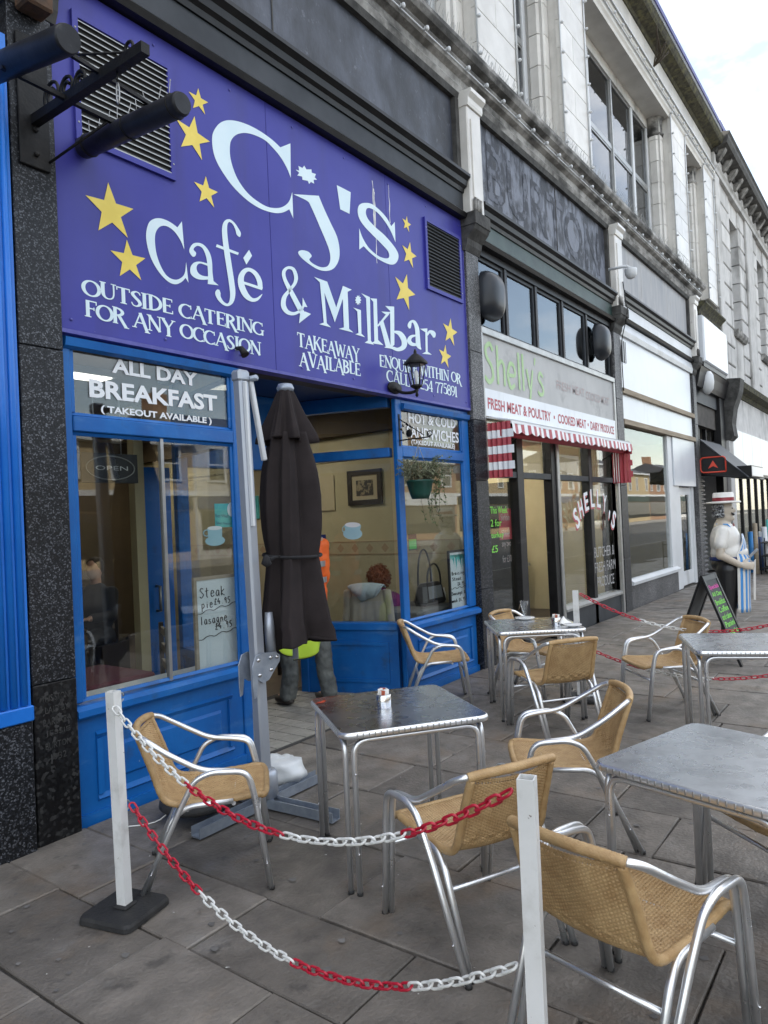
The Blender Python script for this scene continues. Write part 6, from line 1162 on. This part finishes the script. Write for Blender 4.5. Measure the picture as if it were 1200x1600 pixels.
def hand_(mb, wr, d, up, s_=1.0, curl=.6):
    """palm and five unequal bent fingers; d = forearm direction, up = back of the hand"""
    d = Vector(d).normalized(); up = Vector(up); up = (up-d*up.dot(d)).normalized(); sd_ = d.cross(up); wr = Vector(wr)
    rot = Matrix((d,sd_,up)).transposed(); mb.ellipsoid(wr+d*.045*s_,.052*s_,.040*s_,.018*s_,12,8,rot)
    for k,(o_,l_) in enumerate(((-.030,.070),(-.010,.080),(.010,.075),(.029,.058))):
        b = wr+d*.080*s_+sd_*o_*s_; p1 = b+(d*math.cos(curl*.5)-up*math.sin(curl*.5))*l_*.5*s_; p2 = p1+(d*math.cos(curl*1.5)-up*math.sin(curl*1.5))*l_*.35*s_; p3 = p2+(d*math.cos(curl*2.4)-up*math.sin(curl*2.4))*l_*.25*s_; caps_(mb,[b,p1,p2,p3],[.0095*s_,.009*s_,.008*s_,.007*s_],8)
    b = wr+d*.03*s_-sd_*.030*s_; p1 = b+(d*.6-sd_*.7-up*.2).normalized()*.04*s_; p2 = p1+(d*.85-sd_*.2-up*.4).normalized()*.032*s_; caps_(mb,[b,p1,p2],[.012*s_,.010*s_,.008*s_],8)
# butcher statue: local +X = facing
sp_ = onZ(1138,1000); ST = thing('butcher_statue','painted butcher statue in boater hat and blue striped apron by the chalkboard','statue',(sp_.x,sp_.y,0),R(-78)); ST.scale = (1.03,1.03,1.03)
bm_ = MB()
bm_.ellipsoid((.02,0,1.50),.105,.082,.125,18,14); bm_.ellipsoid((.035,0,1.42),.085,.075,.075,14,10); bm_.ellipsoid((.125,0,1.49),.026,.018,.028,10,8); bm_.ellipsoid((.10,0,1.395),.035,.03,.025,10,8)      # skull, jaw, nose, chin
for s_ in (-1,1): bm_.ellipsoid((.0,s_*.083,1.49),.022,.012,.034,8,6)
caps_(bm_,[(0,0,1.40),(-.01,0,1.30)],[.062,.07])
for s_ in (-1,1):
    caps_(bm_,[(-.03,s_*.215,1.12),(-.04,s_*.235,.99),(.15,s_*.20,.88)],[.056,.052,.036]); hand_(bm_,(.16,s_*.195,.875),(.95,-s_*.25,-.1),(0,s_*1,.2),1.25,.8)
caps_(bm_,[(0,0,1.30),(.02,0,1.1)],[.10,.15])
remesh(part('body', bm_, 'statue_skin', ST),.011,4)
sh_ = MB(); sh_.ellipsoid((.02,0,1.14),.165,.185,.22,20,14); sh_.ellipsoid((-.005,0,1.25),.115,.185,.085,18,10); sh_.ellipsoid((.055,0,1.0),.200,.185,.15,20,12)
for s_ in (-1,1): caps_(sh_,[(-.005,s_*.17,1.26),(-.035,s_*.215,1.11)],[.072,.074])
sh_.lathe([(.075,1.30),(.085,1.335),(.07,1.35)],(0,0,0),16); remesh(part('shirt', sh_, 'statue_white', ST),.013,5)
tr_ = MB(); tr_.ellipsoid((.04,0,.88),.190,.180,.115,20,12)
for s_ in (-1,1): caps_(tr_,[(.03,s_*.10,.82),(.02,s_*.105,.48),(.0,s_*.105,.10)],[.125,.10,.075])
remesh(part('trousers', tr_, 'statue_black', ST),.013,4)
for s_ in (-1,1): part('shoe', MB().ellipsoid((.05,s_*.105,.045),.14,.055,.045,14,8), 'statue_black', ST)
part('plinth', MB().lathe([(.24,0),(.24,.02),(.22,.03)],(.02,0,-.002),24), 'statue_black', ST)
# striped apron: curved sheet over the belly, split in vertical stripes
def apron_pt(t,z):
    """t -1..1 across, z height"""
    if z > .98: r_ = .245+.0*z; x = .035+(.190-.25*max(0,z-1.10))*math.cos(t*1.15); y = (.190 if z<1.1 else .190-.5*(z-1.1))*math.sin(t*1.15)
    else: x = .055+.205*math.cos(t*1.25)-.03*(.98-z); y = (.195+.03*(.98-z))*math.sin(t*1.25)
    return (x+.012,y,z)
zs = [.34+.055*k for k in range(17)]; NS = 16
for k in range(NS):
    v=[]; f=[]
    for i,z in enumerate(zs):
        wfac = 1.0 if z<1.0 else max(.35,1-(z-1.0)*3.2)
        for q in range(3): v.append(apron_pt((-1+2*(k+q/2)/NS)*wfac,z))
    for i in range(len(zs)-1): f += [(i*3,i*3+1,i*3+4,i*3+3),(i*3+1,i*3+2,i*3+5,i*3+4)]
    o = part('apron_stripe', MB().add(v,f,True), 'statue_blue' if k%2 else 'statue_white', ST); so = o.modifiers.new('thick','SOLIDIFY'); so.thickness = .006
part('apron_strap', MB().tube([(.14,.09,1.22),(.05,.10,1.335),(-.06,.06,1.34),(-.06,-.06,1.34),(.05,-.10,1.335),(.14,-.09,1.22)],.008,6), 'statue_blue', ST); part('waistband', MB().lathe([(.196,.925),(.200,.945),(.194,.965)],(.042,0,0),24,1.0,.95,caps=False), 'navy', ST)
ht = part('boater_hat', MB().lathe([(.001,1.585),(.18,1.575),(.185,1.585),(.18,1.597),(.115,1.60),(.110,1.69),(.100,1.70),(.001,1.702)],(.02,0,0),28), 'statue_white', ST); part('hat_band', MB().lathe([(.1165,1.603),(.1155,1.643)],(.02,0,0),28,caps=False), 'hatband', ht)
hr = MB()
for k in range(26):
    a = R(92+k*6.8); 
    for q in range(3): hr.ellipsoid((.015+.10*math.cos(a),.088*math.sin(a),1.44+q*.05),.028,.026,.03,8,6)
part('curly_hair', hr, 'statue_grey', ST); ms = MB()
for s_ in (-1,1): caps_(ms,[(.118,s_*.005,1.452),(.118,s_*.04,1.445),(.10,s_*.075,1.462)],[.014,.014,.007],8)
part('moustache', ms, 'statue_black', ST)
for s_ in (-1,1): part('eye', MB().ellipsoid((.108,s_*.036,1.515),.008,.013,.009,8,6), 'statue_black', ST)
part('bow_tie', MB().add([(.115,-.05,1.345),(.115,.05,1.30),(.115,.05,1.345),(.115,-.05,1.30),(.10,0,1.322),(.13,0,1.322)],[(0,4,3),(0,3,5),(0,5,4),(1,2,4),(1,5,2),(2,5,4)]), 'hatband', ST)
part('cleaver', MB().obox((.30,.02,.99),Vector((.05,0,.05)),Vector((0,.10,0)),Vector((-.006,0,.006))), 'bagtrim', ST,.004); part('held_cloth', MB().add([(.30,-.06,.90),(.33,.10,.92),(.31,.12,.45),(.285,-.04,.47),(.295,-.06,.90),(.325,.10,.92),(.305,.12,.45),(.28,-.04,.47)],[(0,1,2,3),(7,6,5,4),(0,4,5,1),(1,5,6,2),(2,6,7,3),(3,7,4,0)]), 'statue_white', ST)
# ------------------------------------------------------------ worker in the doorway (mostly hidden by the umbrella), local +X = facing
WK = thing('person','person in orange high visibility jacket and worn grey jeans standing in the doorway','person',(4.70,4.36,.02),R(75))
b_ = MB(); b_.ellipsoid((.02,0,1.63),.098,.078,.118,16,12); b_.ellipsoid((.04,0,1.57),.07,.06,.06,12,8); b_.ellipsoid((.118,0,1.615),.022,.014,.022,8,6); caps_(b_,[(0,0,1.53),(-.01,0,1.42)],[.056,.062]); b_.ellipsoid((0,0,1.22),.11,.16,.24,16,12); b_.ellipsoid((0,0,.95),.115,.16,.13,16,10)
for s_ in (-1,1):
    b_.ellipsoid((.01,s_*.078,1.61),.02,.01,.03,8,6); caps_(b_,[(-.01,s_*.19,1.40),(0,s_*.21,1.12),(.12,s_*.20,.88)],[.055,.045,.034]); hand_(b_,(.13,s_*.20,.87),(.6,0,-.8),(.3,s_*.9,.2),1.0,.7)
    caps_(b_,[(0,s_*.09,.92),(.02+.08*s_,s_*.13,.5),(.10*s_,s_*.15,.09)],[.085,.06,.042]); b_.ellipsoid((.06+.10*s_,s_*.15,.05),.13,.045,.045,12,8)
remesh(part('body', b_, 'skin', WK),.011,4)
j_ = MB(); j_.ellipsoid((0,0,1.22),.145,.205,.27,18,12); j_.ellipsoid((0,0,.95),.165,.225,.20,18,12); j_.ellipsoid((0,0,1.40),.10,.19,.08,16,8)
for s_ in (-1,1): caps_(j_,[(-.01,s_*.19,1.39),(0,s_*.205,1.12),(.10,s_*.195,.92)],[.070,.062,.052])
crease(remesh(part('jacket', j_, 'orange', WK),.013,4),.03,.09); part('reflective_band', MB().lathe([(.218,1.06),(.219,1.11)],(0,0,0),28,.73,1,caps=False), 'reflective', WK); part('reflective_band', MB().lathe([(.212,1.20),(.212,1.25)],(0,0,0),28,.72,1,caps=False), 'reflective', WK)
jn = MB(); jn.ellipsoid((0,0,.93),.135,.185,.12,16,10)
for s_ in (-1,1): caps_(jn,[(0,s_*.09,.88),(.01+.04*s_,s_*.11,.68),(.03+.08*s_,s_*.13,.48),(.06*s_,s_*.14,.28),(.10*s_,s_*.15,.10)],[.108,.095,.080,.074,.076])
crease(remesh(part('jeans', jn, 'denim', WK),.012,2,.5),.026,.045)
for s_ in (-1,1): part('boot', MB().ellipsoid((.07+.10*s_,s_*.15,.042),.145,.058,.042,14,8), 'boot', WK)
part('hair', MB().ellipsoid((-.005,0,1.66),.105,.085,.10,14,10), 'twig', WK)
# yellow coat hanging from the worker's hand
yc = thing('yellow_coat','lime yellow high visibility coat hanging below the folded umbrella','coat')
def tail(uv, y, seed):
    """draped jacket tail through photo points, on the plane y with folds"""
    P = [onY(u,v,y) for u,v in uv]; A_,B_,C_,D_2 = P; n = 14; v=[]; f=[]
    for i in range(n+1):
        for j in range(n+1):
            s_,t_2 = i/n,j/n; p = (A_*(1-s_)+B_*s_)*(1-t_2)+(D_2*(1-s_)+C_*s_)*t_2; v.append((p.x,p.y-.05*math.sin(math.pi*s_)-.022*math.sin(s_*9+seed)*t_2,p.z+.012*math.sin(s_*7+seed)*t_2))
    for i in range(n):
        for j in range(n): a = i*(n+1)+j; f.append((a,a+1,a+n+2,a+n+1))
    o = part('coat_tail', MB().add(v,f,True), 'hiviz', yc); so = o.modifiers.new('t','SOLIDIFY'); so.thickness=.006
    part('hem', MB().tube([v[i*(n+1)+n] for i in range(n+1)],.007,6), 'darkcloth', o)
tail(((418,978),(462,978),(455,1027),(414,1010)),3.98,.3); tail(((450,978),(504,980),(501,1014),(456,1033)),4.03,1.9)
# ------------------------------------------------------------ woman seated inside, coat over her chair back
hp = onY(592,906,4.62); WM = thing('person','seated person with curly red hair and magenta jumper seen from behind inside the cafe','person',(hp.x,hp.y,hp.z-1.17),R(20))
WM.location.z = hp.z-1.17
b_ = MB(); b_.ellipsoid((.02,0,1.17),.095,.078,.115,16,12); b_.ellipsoid((.115,0,1.16),.02,.013,.022,8,6); b_.ellipsoid((.05,0,1.10),.06,.055,.05,10,8); caps_(b_,[(0,0,1.08),(-.01,0,.98)],[.052,.06]); b_.ellipsoid((0,0,.78),.11,.165,.24,16,12)
for s_ in (-1,1):
    b_.ellipsoid((.01,s_*.078,1.16),.02,.01,.028,8,6); caps_(b_,[(0,s_*.18,.95),(.08,s_*.22,.72),(.30,s_*.16,.66)],[.05,.042,.033]); hand_(b_,(.31,s_*.16,.66),(1,-s_*.2,0),(0,0,1),.95,.5); caps_(b_,[(0,s_*.09,.58),(.40,s_*.10,.60),(.42,s_*.10,.26)],[.085,.065,.045]); b_.ellipsoid((.48,s_*.10,.26),.12,.042,.04,10,6)
remesh(part('body', b_, 'skin', WM),.011,4)
j_ = MB(); j_.ellipsoid((0,0,.80),.15,.24,.26,18,12); j_.ellipsoid((0,0,.98),.11,.235,.085,16,8); j_.ellipsoid((0,0,1.06),.075,.08,.05,14,8)
for s_ in (-1,1): caps_(j_,[(0,s_*.18,.94),(.08,s_*.275,.72),(.26,s_*.19,.66)],[.072,.064,.045])
crease(remesh(part('jumper', j_, 'magenta', WM),.013,4),.02,.07)
sk = MB()
for s_ in (-1,1): caps_(sk,[(0,s_*.09,.56),(.40,s_*.10,.59),(.42,s_*.10,.22)],[.10,.08,.06])
remesh(part('trousers', sk, 'darkcloth', WM),.014,3)
hr = MB(); rr = random.Random(2); hr.ellipsoid((-.005,0,1.195),.105,.095,.115,14,10)
for k in range(420):
    th = math.acos(rr.uniform(-.8,1)); a = rr.uniform(0,6.283); d = Vector((math.sin(th)*math.cos(a),math.sin(th)*math.sin(a),math.cos(th)))
    if d.x > .55 and d.z < .45: continue
    p = Vector((.0,0,1.195))+Vector((d.x*.108,d.y*.100,d.z*.118)); u = d.orthogonal().normalized(); w2_ = d.cross(u); r0 = rr.uniform(.007,.012); ph = rr.uniform(0,6.28); L_ = rr.uniform(.012,.04)
    hr.tube([p+d*(L_*q/7)+(u*math.cos(ph+q*1.1)+w2_*math.sin(ph+q*1.1))*r0 for q in range(8)],.0038,4,caps=False)
part('curly_hair', hr, 'ginger', WM)
CO = thing('hooded_coat','stone coloured hooded coat hung over a cafe chair back inside the splayed window','coat'); c_ = onY(577,955,4.42); 
ax_ = Vector((.30,-.95,0)).normalized(); nx_ = Vector((-ax_.y*-1,ax_.x*-1,0)); nx_ = Vector((-.95,-.30,0))      # across the chair back / towards the camera side
c_ = Vector((c_.x,c_.y,0)); 
def sheet(name,m_,rows,cols,fn,th=.010):
    v = [fn(i/rows,j/cols) for i in range(rows+1) for j in range(cols+1)]; f = [(i*(cols+1)+j,i*(cols+1)+j+1,(i+1)*(cols+1)+j+1,(i+1)*(cols+1)+j) for i in range(rows) for j in range(cols)]
    o = part(name, MB().add(v,f,True), m_, CO); so = o.modifiers.new('t','SOLIDIFY'); so.thickness = th; sm = o.modifiers.new('s','SUBSURF'); sm.levels = 1; sm.render_levels = 1
def body_(s_,t_2):
    u = t_2*2-1; hw = .20+.05*s_; z = .965-.07*abs(u)**2.5-s_*.62; b = .075*math.sqrt(max(0,1-abs(u)**3))+.012*math.sin(u*9+s_*3)*s_+.010*math.sin(u*17)*s_; return c_+ax_*(u*hw)+nx_*(b+.02*s_)+ZUP*z
sheet('coat_back','coat',16,28,body_)
for sg in (-1,1): sheet('coat_sleeve','coat',12,10,lambda s_,t_2,sg=sg: c_+ax_*(sg*(.205+.05*s_+.045*math.cos(t_2*6.283)))+nx_*(.03+.045*math.sin(t_2*6.283)+.01*math.sin(s_*14))+ZUP*(.925-s_*.52))
def hood_(s_,t_2):
    u = t_2*2-1; rim = .98-.02*u*u; drop = .15*(1-abs(u)**2.2); return c_+ax_*(u*(.185-.02*s_))+nx_*(.085+.055*math.sin(math.pi*s_)*(1-u*u)+.008*math.sin(u*13+s_*5))+ZUP*(rim-drop*s_+.012*math.sin(u*7)*s_)
sheet('hood','hoodlining',12,24,hood_,.014)
sheet('hood_rim','hoodlining',6,24,lambda s_,t_2: c_+ax_*((t_2*2-1)*.185)+nx_*(.085-.10*s_)+ZUP*(.98-.02*(t_2*2-1)**2+.025*math.sin(math.pi*s_)-.02*s_),.012)
for p in ((c_.x+.02,c_.y-.18),(c_.x+.02,c_.y+.18),(c_.x+.36,c_.y-.18),(c_.x+.36,c_.y+.18)): part('chair_leg', MB().box(p[0]-.015,p[0]+.015,p[1]-.015,p[1]+.015,.008,.42), 'pic_frame', CO)
part('chair_seat', MB().box(c_.x,c_.x+.38,c_.y-.2,c_.y+.2,.42,.44), 'pic_frame', CO)
# window table with handbag
t = thing('window_table','grey clothed cafe table inside the right window carrying a handbag','table'); part('cloth', MB().box(5.85,6.6,Y+.22,Y+.92,.30,.70), 'greycloth', t,.02); part('pedestal', MB().box(6.1,6.3,Y+.5,Y+.65,.008,.30), 'iron', t)
hb = onY(672,935,Y+.42); hb.z = .70; HB = thing('handbag','black leather handbag with tall hoop handles on the window table','bag',(hb.x,hb.y,.702)); mbb = MB(); mbb.add([(-.19,-.08,0),(.19,-.08,0),(.19,.08,0),(-.19,.08,0),(-.15,-.05,.20),(.15,-.05,.20),(.15,.05,.20),(-.15,.05,.20)],[(0,3,2,1),(4,5,6,7),(0,1,5,4),(1,2,6,5),(2,3,7,6),(3,0,4,7)]); part('body', mbb, 'leather', HB,.03)
part('grey_panel', MB().add([(-.13,-.078,.06),(.10,-.078,.06),(.10,-.062,.17),(-.12,-.062,.17)],[(0,1,2,3)]), 'bagtrim', HB)
for yy,h in ((-.05,.20),(.05,.33)): part('handle', MB().tube([(-.11,yy,.17)]+[(-.0+.11*math.cos(R(a)),yy,.22+(h-.05)*math.sin(R(a))) for a in range(180,-1,-15)]+[(.11,yy,.17)],.009,8), 'leather', HB)
HB.scale = (1.15,1.15,1.15)
tag(part('sauce_bottle', MB().lathe([(.022,0),(.022,.09),(.010,.12),(.010,.15)],(hb.x+.25,hb.y-.02,.702),12), 'statue_white', None),'white sauce bottle beside the handbag on the window table','bottle')
# dim left half of the cafe: maroon table, another table, seated customer
t = thing('maroon_table','low table under a maroon cloth just inside the left window','table'); part('cloth', MB().box(2.35,2.98,Y+.42,Y+1.05,.28,.66), 'maroon', t,.015); part('pedestal', MB().box(2.6,2.7,Y+.7,Y+.8,.008,.28), 'iron', t)
for k,(x,y) in enumerate(((3.3,Y+3.6),(4.6,Y+4.2))):
    t = thing('inner_table',('brown table beside the cream pillar inside the cafe','brown table in the middle of the dim cafe room')[k],'table'); part('top', MB().box(x-.35,x+.35,y-.35,y+.35,.70,.73), 'pic_frame', t,.01); part('pedestal', MB().tube([(x,y,.008),(x,y,.70)],.04,10), 'iron', t)
DP = thing('person','dim seated customer in black clothing far inside the left window','person',(4.35,Y+3.3,0),R(200))
b_ = MB(); b_.ellipsoid((.02,0,1.22),.095,.078,.115,14,10); b_.ellipsoid((.115,0,1.21),.02,.013,.02,8,6); caps_(b_,[(0,0,1.12),(0,0,1.0)],[.055,.06]); b_.ellipsoid((0,0,.8),.12,.18,.26,14,10)
for s_ in (-1,1): caps_(b_,[(0,s_*.19,.98),(.08,s_*.23,.74),(.30,s_*.16,.74)],[.055,.045,.035]); hand_(b_,(.31,s_*.16,.74),(1,-s_*.2,0),(0,0,1),.95,.5); caps_(b_,[(0,s_*.09,.52),(.42,s_*.1,.52),(.42,s_*.1,.08)],[.09,.07,.05]); b_.ellipsoid((.48,s_*.1,.05),.12,.045,.045,10,6)
remesh(part('body', b_, 'skin', DP),.013,4); j_ = MB(); j_.ellipsoid((0,0,.80),.15,.215,.29,16,10)
for s_ in (-1,1): caps_(j_,[(0,s_*.19,.97),(.08,s_*.235,.74),(.27,s_*.17,.74)],[.075,.065,.05]); caps_(j_,[(0,s_*.09,.52),(.42,s_*.1,.52),(.42,s_*.1,.12)],[.11,.09,.07])
remesh(part('black_clothing', j_, 'darkcloth', DP),.014,4); part('hair', MB().ellipsoid((-.01,0,1.25),.102,.085,.105,12,8), 'twig', DP); part('chair_box', MB().box(-.22,.22,-.22,.22,.0,.44), 'pic_frame', DP)
# ------------------------------------------------------------ wall lantern on the sign
lp = onY(650,583,Y-.24); LT = thing('wall_lantern','black carriage lantern bracketed to the lower right of the purple sign','lantern',tuple(lp))
part('backplate', MB().lathe([(.03,-.0),(.055,-.012),(.05,-.03),(.01,-.035)],(-.02,.238,-.10),16,1.0,1.9,axis='y'), 'iron', LT)
part('arm', MB().tube(crom([(-.02,.22,-.10),(-.02,.15,-.15),(-.01,.06,-.165),(0,0,-.15),(0,0,-.13)],5),.014,8), 'iron', LT); part('arm_drop', MB().lathe([(.004,-.21),(.016,-.195),(.010,-.17),(.02,-.15)],(0,0,0),10), 'iron', LT)
part('base', MB().lathe([(.02,-.14),(.045,-.125),(.055,-.115),(.05,-.105)],(0,0,0),6), 'iron', LT); part('roof', MB().lathe([(.105,.085),(.10,.10),(.055,.145),(.03,.165),(.012,.175),(.016,.185),(.006,.21)],(0,0,0),6), 'iron', LT); part('rim', MB().lathe([(.09,.07),(.108,.078),(.108,.088),(.09,.09)],(0,0,0),6), 'iron', LT)
gm = MB()
for k in range(6):
    a = R(60*k); b = R(60*(k+1)); P = lambda r_,q,z: (r_*math.cos(q),r_*math.sin(q),z)
    part('bar', MB().tube([P(.048,a,-.11),P(.086,a,.08)],.005,6), 'iron', LT); part('pane', MB().add([P(.046,a,-.105),P(.046,b,-.105),P(.083,b,.075),P(.083,a,.075)],[(0,1,2,3)]), 'clear', LT)
part('bulb', MB().lathe([(.010,-.10),(.012,-.06),(.022,-.02),(.020,.01),(.004,.03)],(0,0,0),12), 'ceramic', LT)
sl = onY(377,549,Y-.05); tag(part('small_spotlight', MB().tube([(sl.x,Y-.003,sl.z+.03),(sl.x,Y-.05,sl.z+.02),(sl.x+.01,Y-.08,sl.z-.03)],[.012,.02,.03],10), 'iron', None),'tiny black fitting at the bottom edge of the purple sign','light')
# ------------------------------------------------------------ hanging basket
BKT = thing('basket_bracket','black wrought iron hanging basket bracket on the blue corner post','bracket',(5.39,Y,2.32))
part('arm', MB().tube([(0,.03,0),(0,-.30,0)],.006,6), 'iron', BKT); part('brace', MB().tube([(0,.03,.20),(0,-.24,.02)],.005,6), 'iron', BKT); part('back_bar', MB().box(-.012,.012,.022,.03,-.05,.24), 'iron', BKT); part('curl', MB().tube([(0,-.30+.028*math.cos(R(a))*(1-a/900),.028+.028*math.sin(R(a))*(1-a/900)) for a in range(-90,400,25)],.005,6), 'iron', BKT); part('ivy_motif', MB().ellipsoid((0,-.08,.055),.012,.035,.035,10,8), 'iron', BKT)
for k in range(7): a = k*.9; part('iron_leaf', MB().add([(0.004,-.06+.05*math.cos(a),.08+.04*math.sin(a)),(0.004,-.06+.05*math.cos(a)+.03,.08+.04*math.sin(a)+.015),(.004,-.06+.05*math.cos(a)+.015,.08+.04*math.sin(a)+.04),(.008,-.06+.05*math.cos(a)+.012,.09+.04*math.sin(a)+.012)],[(0,1,3),(1,2,3),(2,0,3),(0,2,1)]), 'iron', BKT)
hk = Vector((5.39,Y-.17,2.32)); HBK = thing('hanging_basket','green plastic hanging basket of straggling plants in front of the right cafe window','hanging basket',(hk.x,hk.y,1.80))
part('pot', MB().lathe([(.001,-.02),(.075,-.02),(.095,.03),(.118,.125),(.126,.13),(.126,.145),(.110,.145),(.09,.10)],(0,0,0),24,caps=False), 'pot_green', HBK); part('soil', MB().lathe([(.001,.10),(.10,.105)],(0,0,0),20,caps=False), 'twig', HBK)
for k in range(3): a = R(120*k+40); part('hanger', MB().tube([(.12*math.cos(a),.12*math.sin(a),.14),(0,0,.46),(0,0,.52)],.003,5), 'alu_frame', HBK)
rr = random.Random(12); stems = MB(); l1 = MB(); l2 = MB(); l3 = MB()
def leafq(mb,p,s_):
    n = Vector((rr.uniform(-1,1),rr.uniform(-1,1),rr.uniform(-.2,1))).normalized(); u = n.orthogonal().normalized(); u = Matrix.Rotation(rr.uniform(0,6.28),3,n) @ u; w_ = n.cross(u); mb.add([p-u*s_,p+w_*s_*.45+n*s_*.15,p+u*s_,p-w_*s_*.45+n*s_*.15],[(0,1,2),(0,2,3)])
for k in range(120):
    a = rr.uniform(0,6.283); b = Vector((.07*math.cos(a),.07*math.sin(a),.12)); bias = Vector((.10,-.03,0)); tip = b+Vector((math.cos(a)*rr.uniform(.03,.20),math.sin(a)*rr.uniform(.03,.18),rr.uniform(.02,.24)))+bias*rr.random(); mid_ = (b+tip)/2+Vector((0,0,.05)); P = crom([tuple(b),tuple(mid_),tuple(tip)],4); stems.tube(P,.0016,3,caps=False)
    m_ = l1 if math.cos(a) > .1 else l2
    for q in P[2:]:
        for _ in range(3): leafq(m_ if rr.random()<.8 else l2, Vector(q)+Vector((rr.uniform(-.02,.02),rr.uniform(-.02,.02),rr.uniform(-.015,.02))), rr.uniform(.007,.014))
for k in range(13):                # trailing shoots
    a = rr.uniform(-2.4,.9); b = Vector((.11*math.cos(a),.11*math.sin(a),.14)); L_ = rr.uniform(.14,.40); P = crom([tuple(b),(b.x*1.5+rr.uniform(0,.10),b.y*1.4,b.z-.02),(b.x*1.6+rr.uniform(-.02,.16),b.y*1.4,b.z-L_*.5),(b.x*1.5+rr.uniform(-.03,.18),b.y*1.3,b.z-L_)],5); stems.tube(P,.0018,3,caps=False)
    for q in P[3:]:
        if rr.random()<.75:
            for _ in range(2): leafq(l3, Vector(q)+Vector((rr.uniform(-.015,.015),rr.uniform(-.015,.015),rr.uniform(-.01,.01))), rr.uniform(.010,.018))
part('stems', stems, 'twig', HBK, kind='stuff'); part('green_leaves', l1, 'leaf', HBK, kind='stuff'); part('dry_leaves', l2, 'leaf_pale', HBK, kind='stuff'); part('trailing_leaves', l3, 'pot_green' if False else 'leaf', HBK, kind='stuff')
# ------------------------------------------------------------ old projecting sign bracket with floodlights, upper left
BR = thing('sign_bracket','old black iron projecting sign bracket with two floodlight tubes at the upper left','bracket')
x0 = 2.03
part('wall_plate', MB().box(1.945,2.11,Y-.05,Y-.031,3.55,4.25), 'iron', BR,.004)
for z in (3.62,3.75,4.1,4.2): part('bolt', MB().lathe([(.012,-.065),(.014,-.05)],(2.03,Y,z),8,axis='y'), 'iron', BR)
part('main_bar', MB().bar((x0,Y-.04,3.80),(x0,2.71,3.78),.045,.05), 'iron', BR)
part('eye_ring', MB().tube([(x0,2.83+.03*math.cos(R(a)),3.83+.03*math.sin(R(a))) for a in range(0,360,30)],.008,6,True), 'iron', BR)
part('cross_arm', MB().bar((1.70,3.35,3.80),(2.42,3.35,3.78),.022,.022), 'iron', BR); part('cross_arm', MB().bar((1.72,3.05,3.83),(2.40,3.05,3.76),.018,.018), 'iron', BR); part('stay', MB().tube([(1.98,Y-.04,4.12),(x0,2.85,3.82)],.006,6), 'iron', BR); part('stay', MB().tube([(2.10,Y-.04,3.60),(2.25,3.35,3.77)],.008,6), 'iron', BR)
for yy,rr_ in ((3.50,.075),(3.36,.06),(3.24,.05)): part('scroll', MB().tube([(x0+.005,yy+rr_*(1-a/800)*math.cos(R(a)),3.80+rr_+rr_*(1-a/800)*math.sin(R(a))) for a in range(-90,520,20)],.009,6), 'iron', BR)
part('chain_link', MB().tube([(x0,2.93+.012*math.cos(R(a)),3.66+.05*math.sin(R(a))) for a in range(0,360,24)],.004,5,True), 'alu_frame', BR); part('hanger', MB().tube([(x0,2.93,3.77),(x0,2.93,3.71)],.004,5), 'iron', BR)
lo = MB(); a_ = Vector((2.32,3.70,3.775)); e_ = Vector((2.32,2.82,3.70)); lo.tube([a_,a_.lerp(e_,.02),a_.lerp(e_,.98),e_],[.050,.058,.058,.050],18); fl = part('floodlight', lo, 'floodlamp', BR)
up_ = MB(); a2 = Vector((1.75,3.68,3.91)); e2 = Vector((1.75,2.86,3.745)); up_.tube([a2,a2.lerp(e2,.02),a2.lerp(e2,.98),e2],[.055,.062,.062,.056],18); fu = part('floodlight', up_, 'floodlamp', BR)
for L0,L1,m_ in ((a_,e_,fl),):
    for q in (.08,.5,.93): part('clip_ring', MB().tube([L0.lerp(L1,q)+Vector((.060*math.cos(R(t)),0,.060*math.sin(R(t)))) for t in range(0,360,20)],.004,5,True), 'iron', m_)
    for q in range(9): p = L0.lerp(L1,.08+q*.1)+Vector((0,0,.056)); part('bird_spike', MB().tube([p,p+Vector((rnd.uniform(-.03,.03),rnd.uniform(-.02,.02),.09))],.002,4), 'alu_frame', m_)
bxo = tag(part('junction_box', MB().box(1.95,2.10,Y-.16,Y-.031,4.36,4.58), 'rusty', None,.012),'rusty brown box fixed high on the granite pillar','box')
crease(bpy.data.objects['plastic_bag'],.035,.045)
if 'loose_cable' in bpy.data.objects: pass
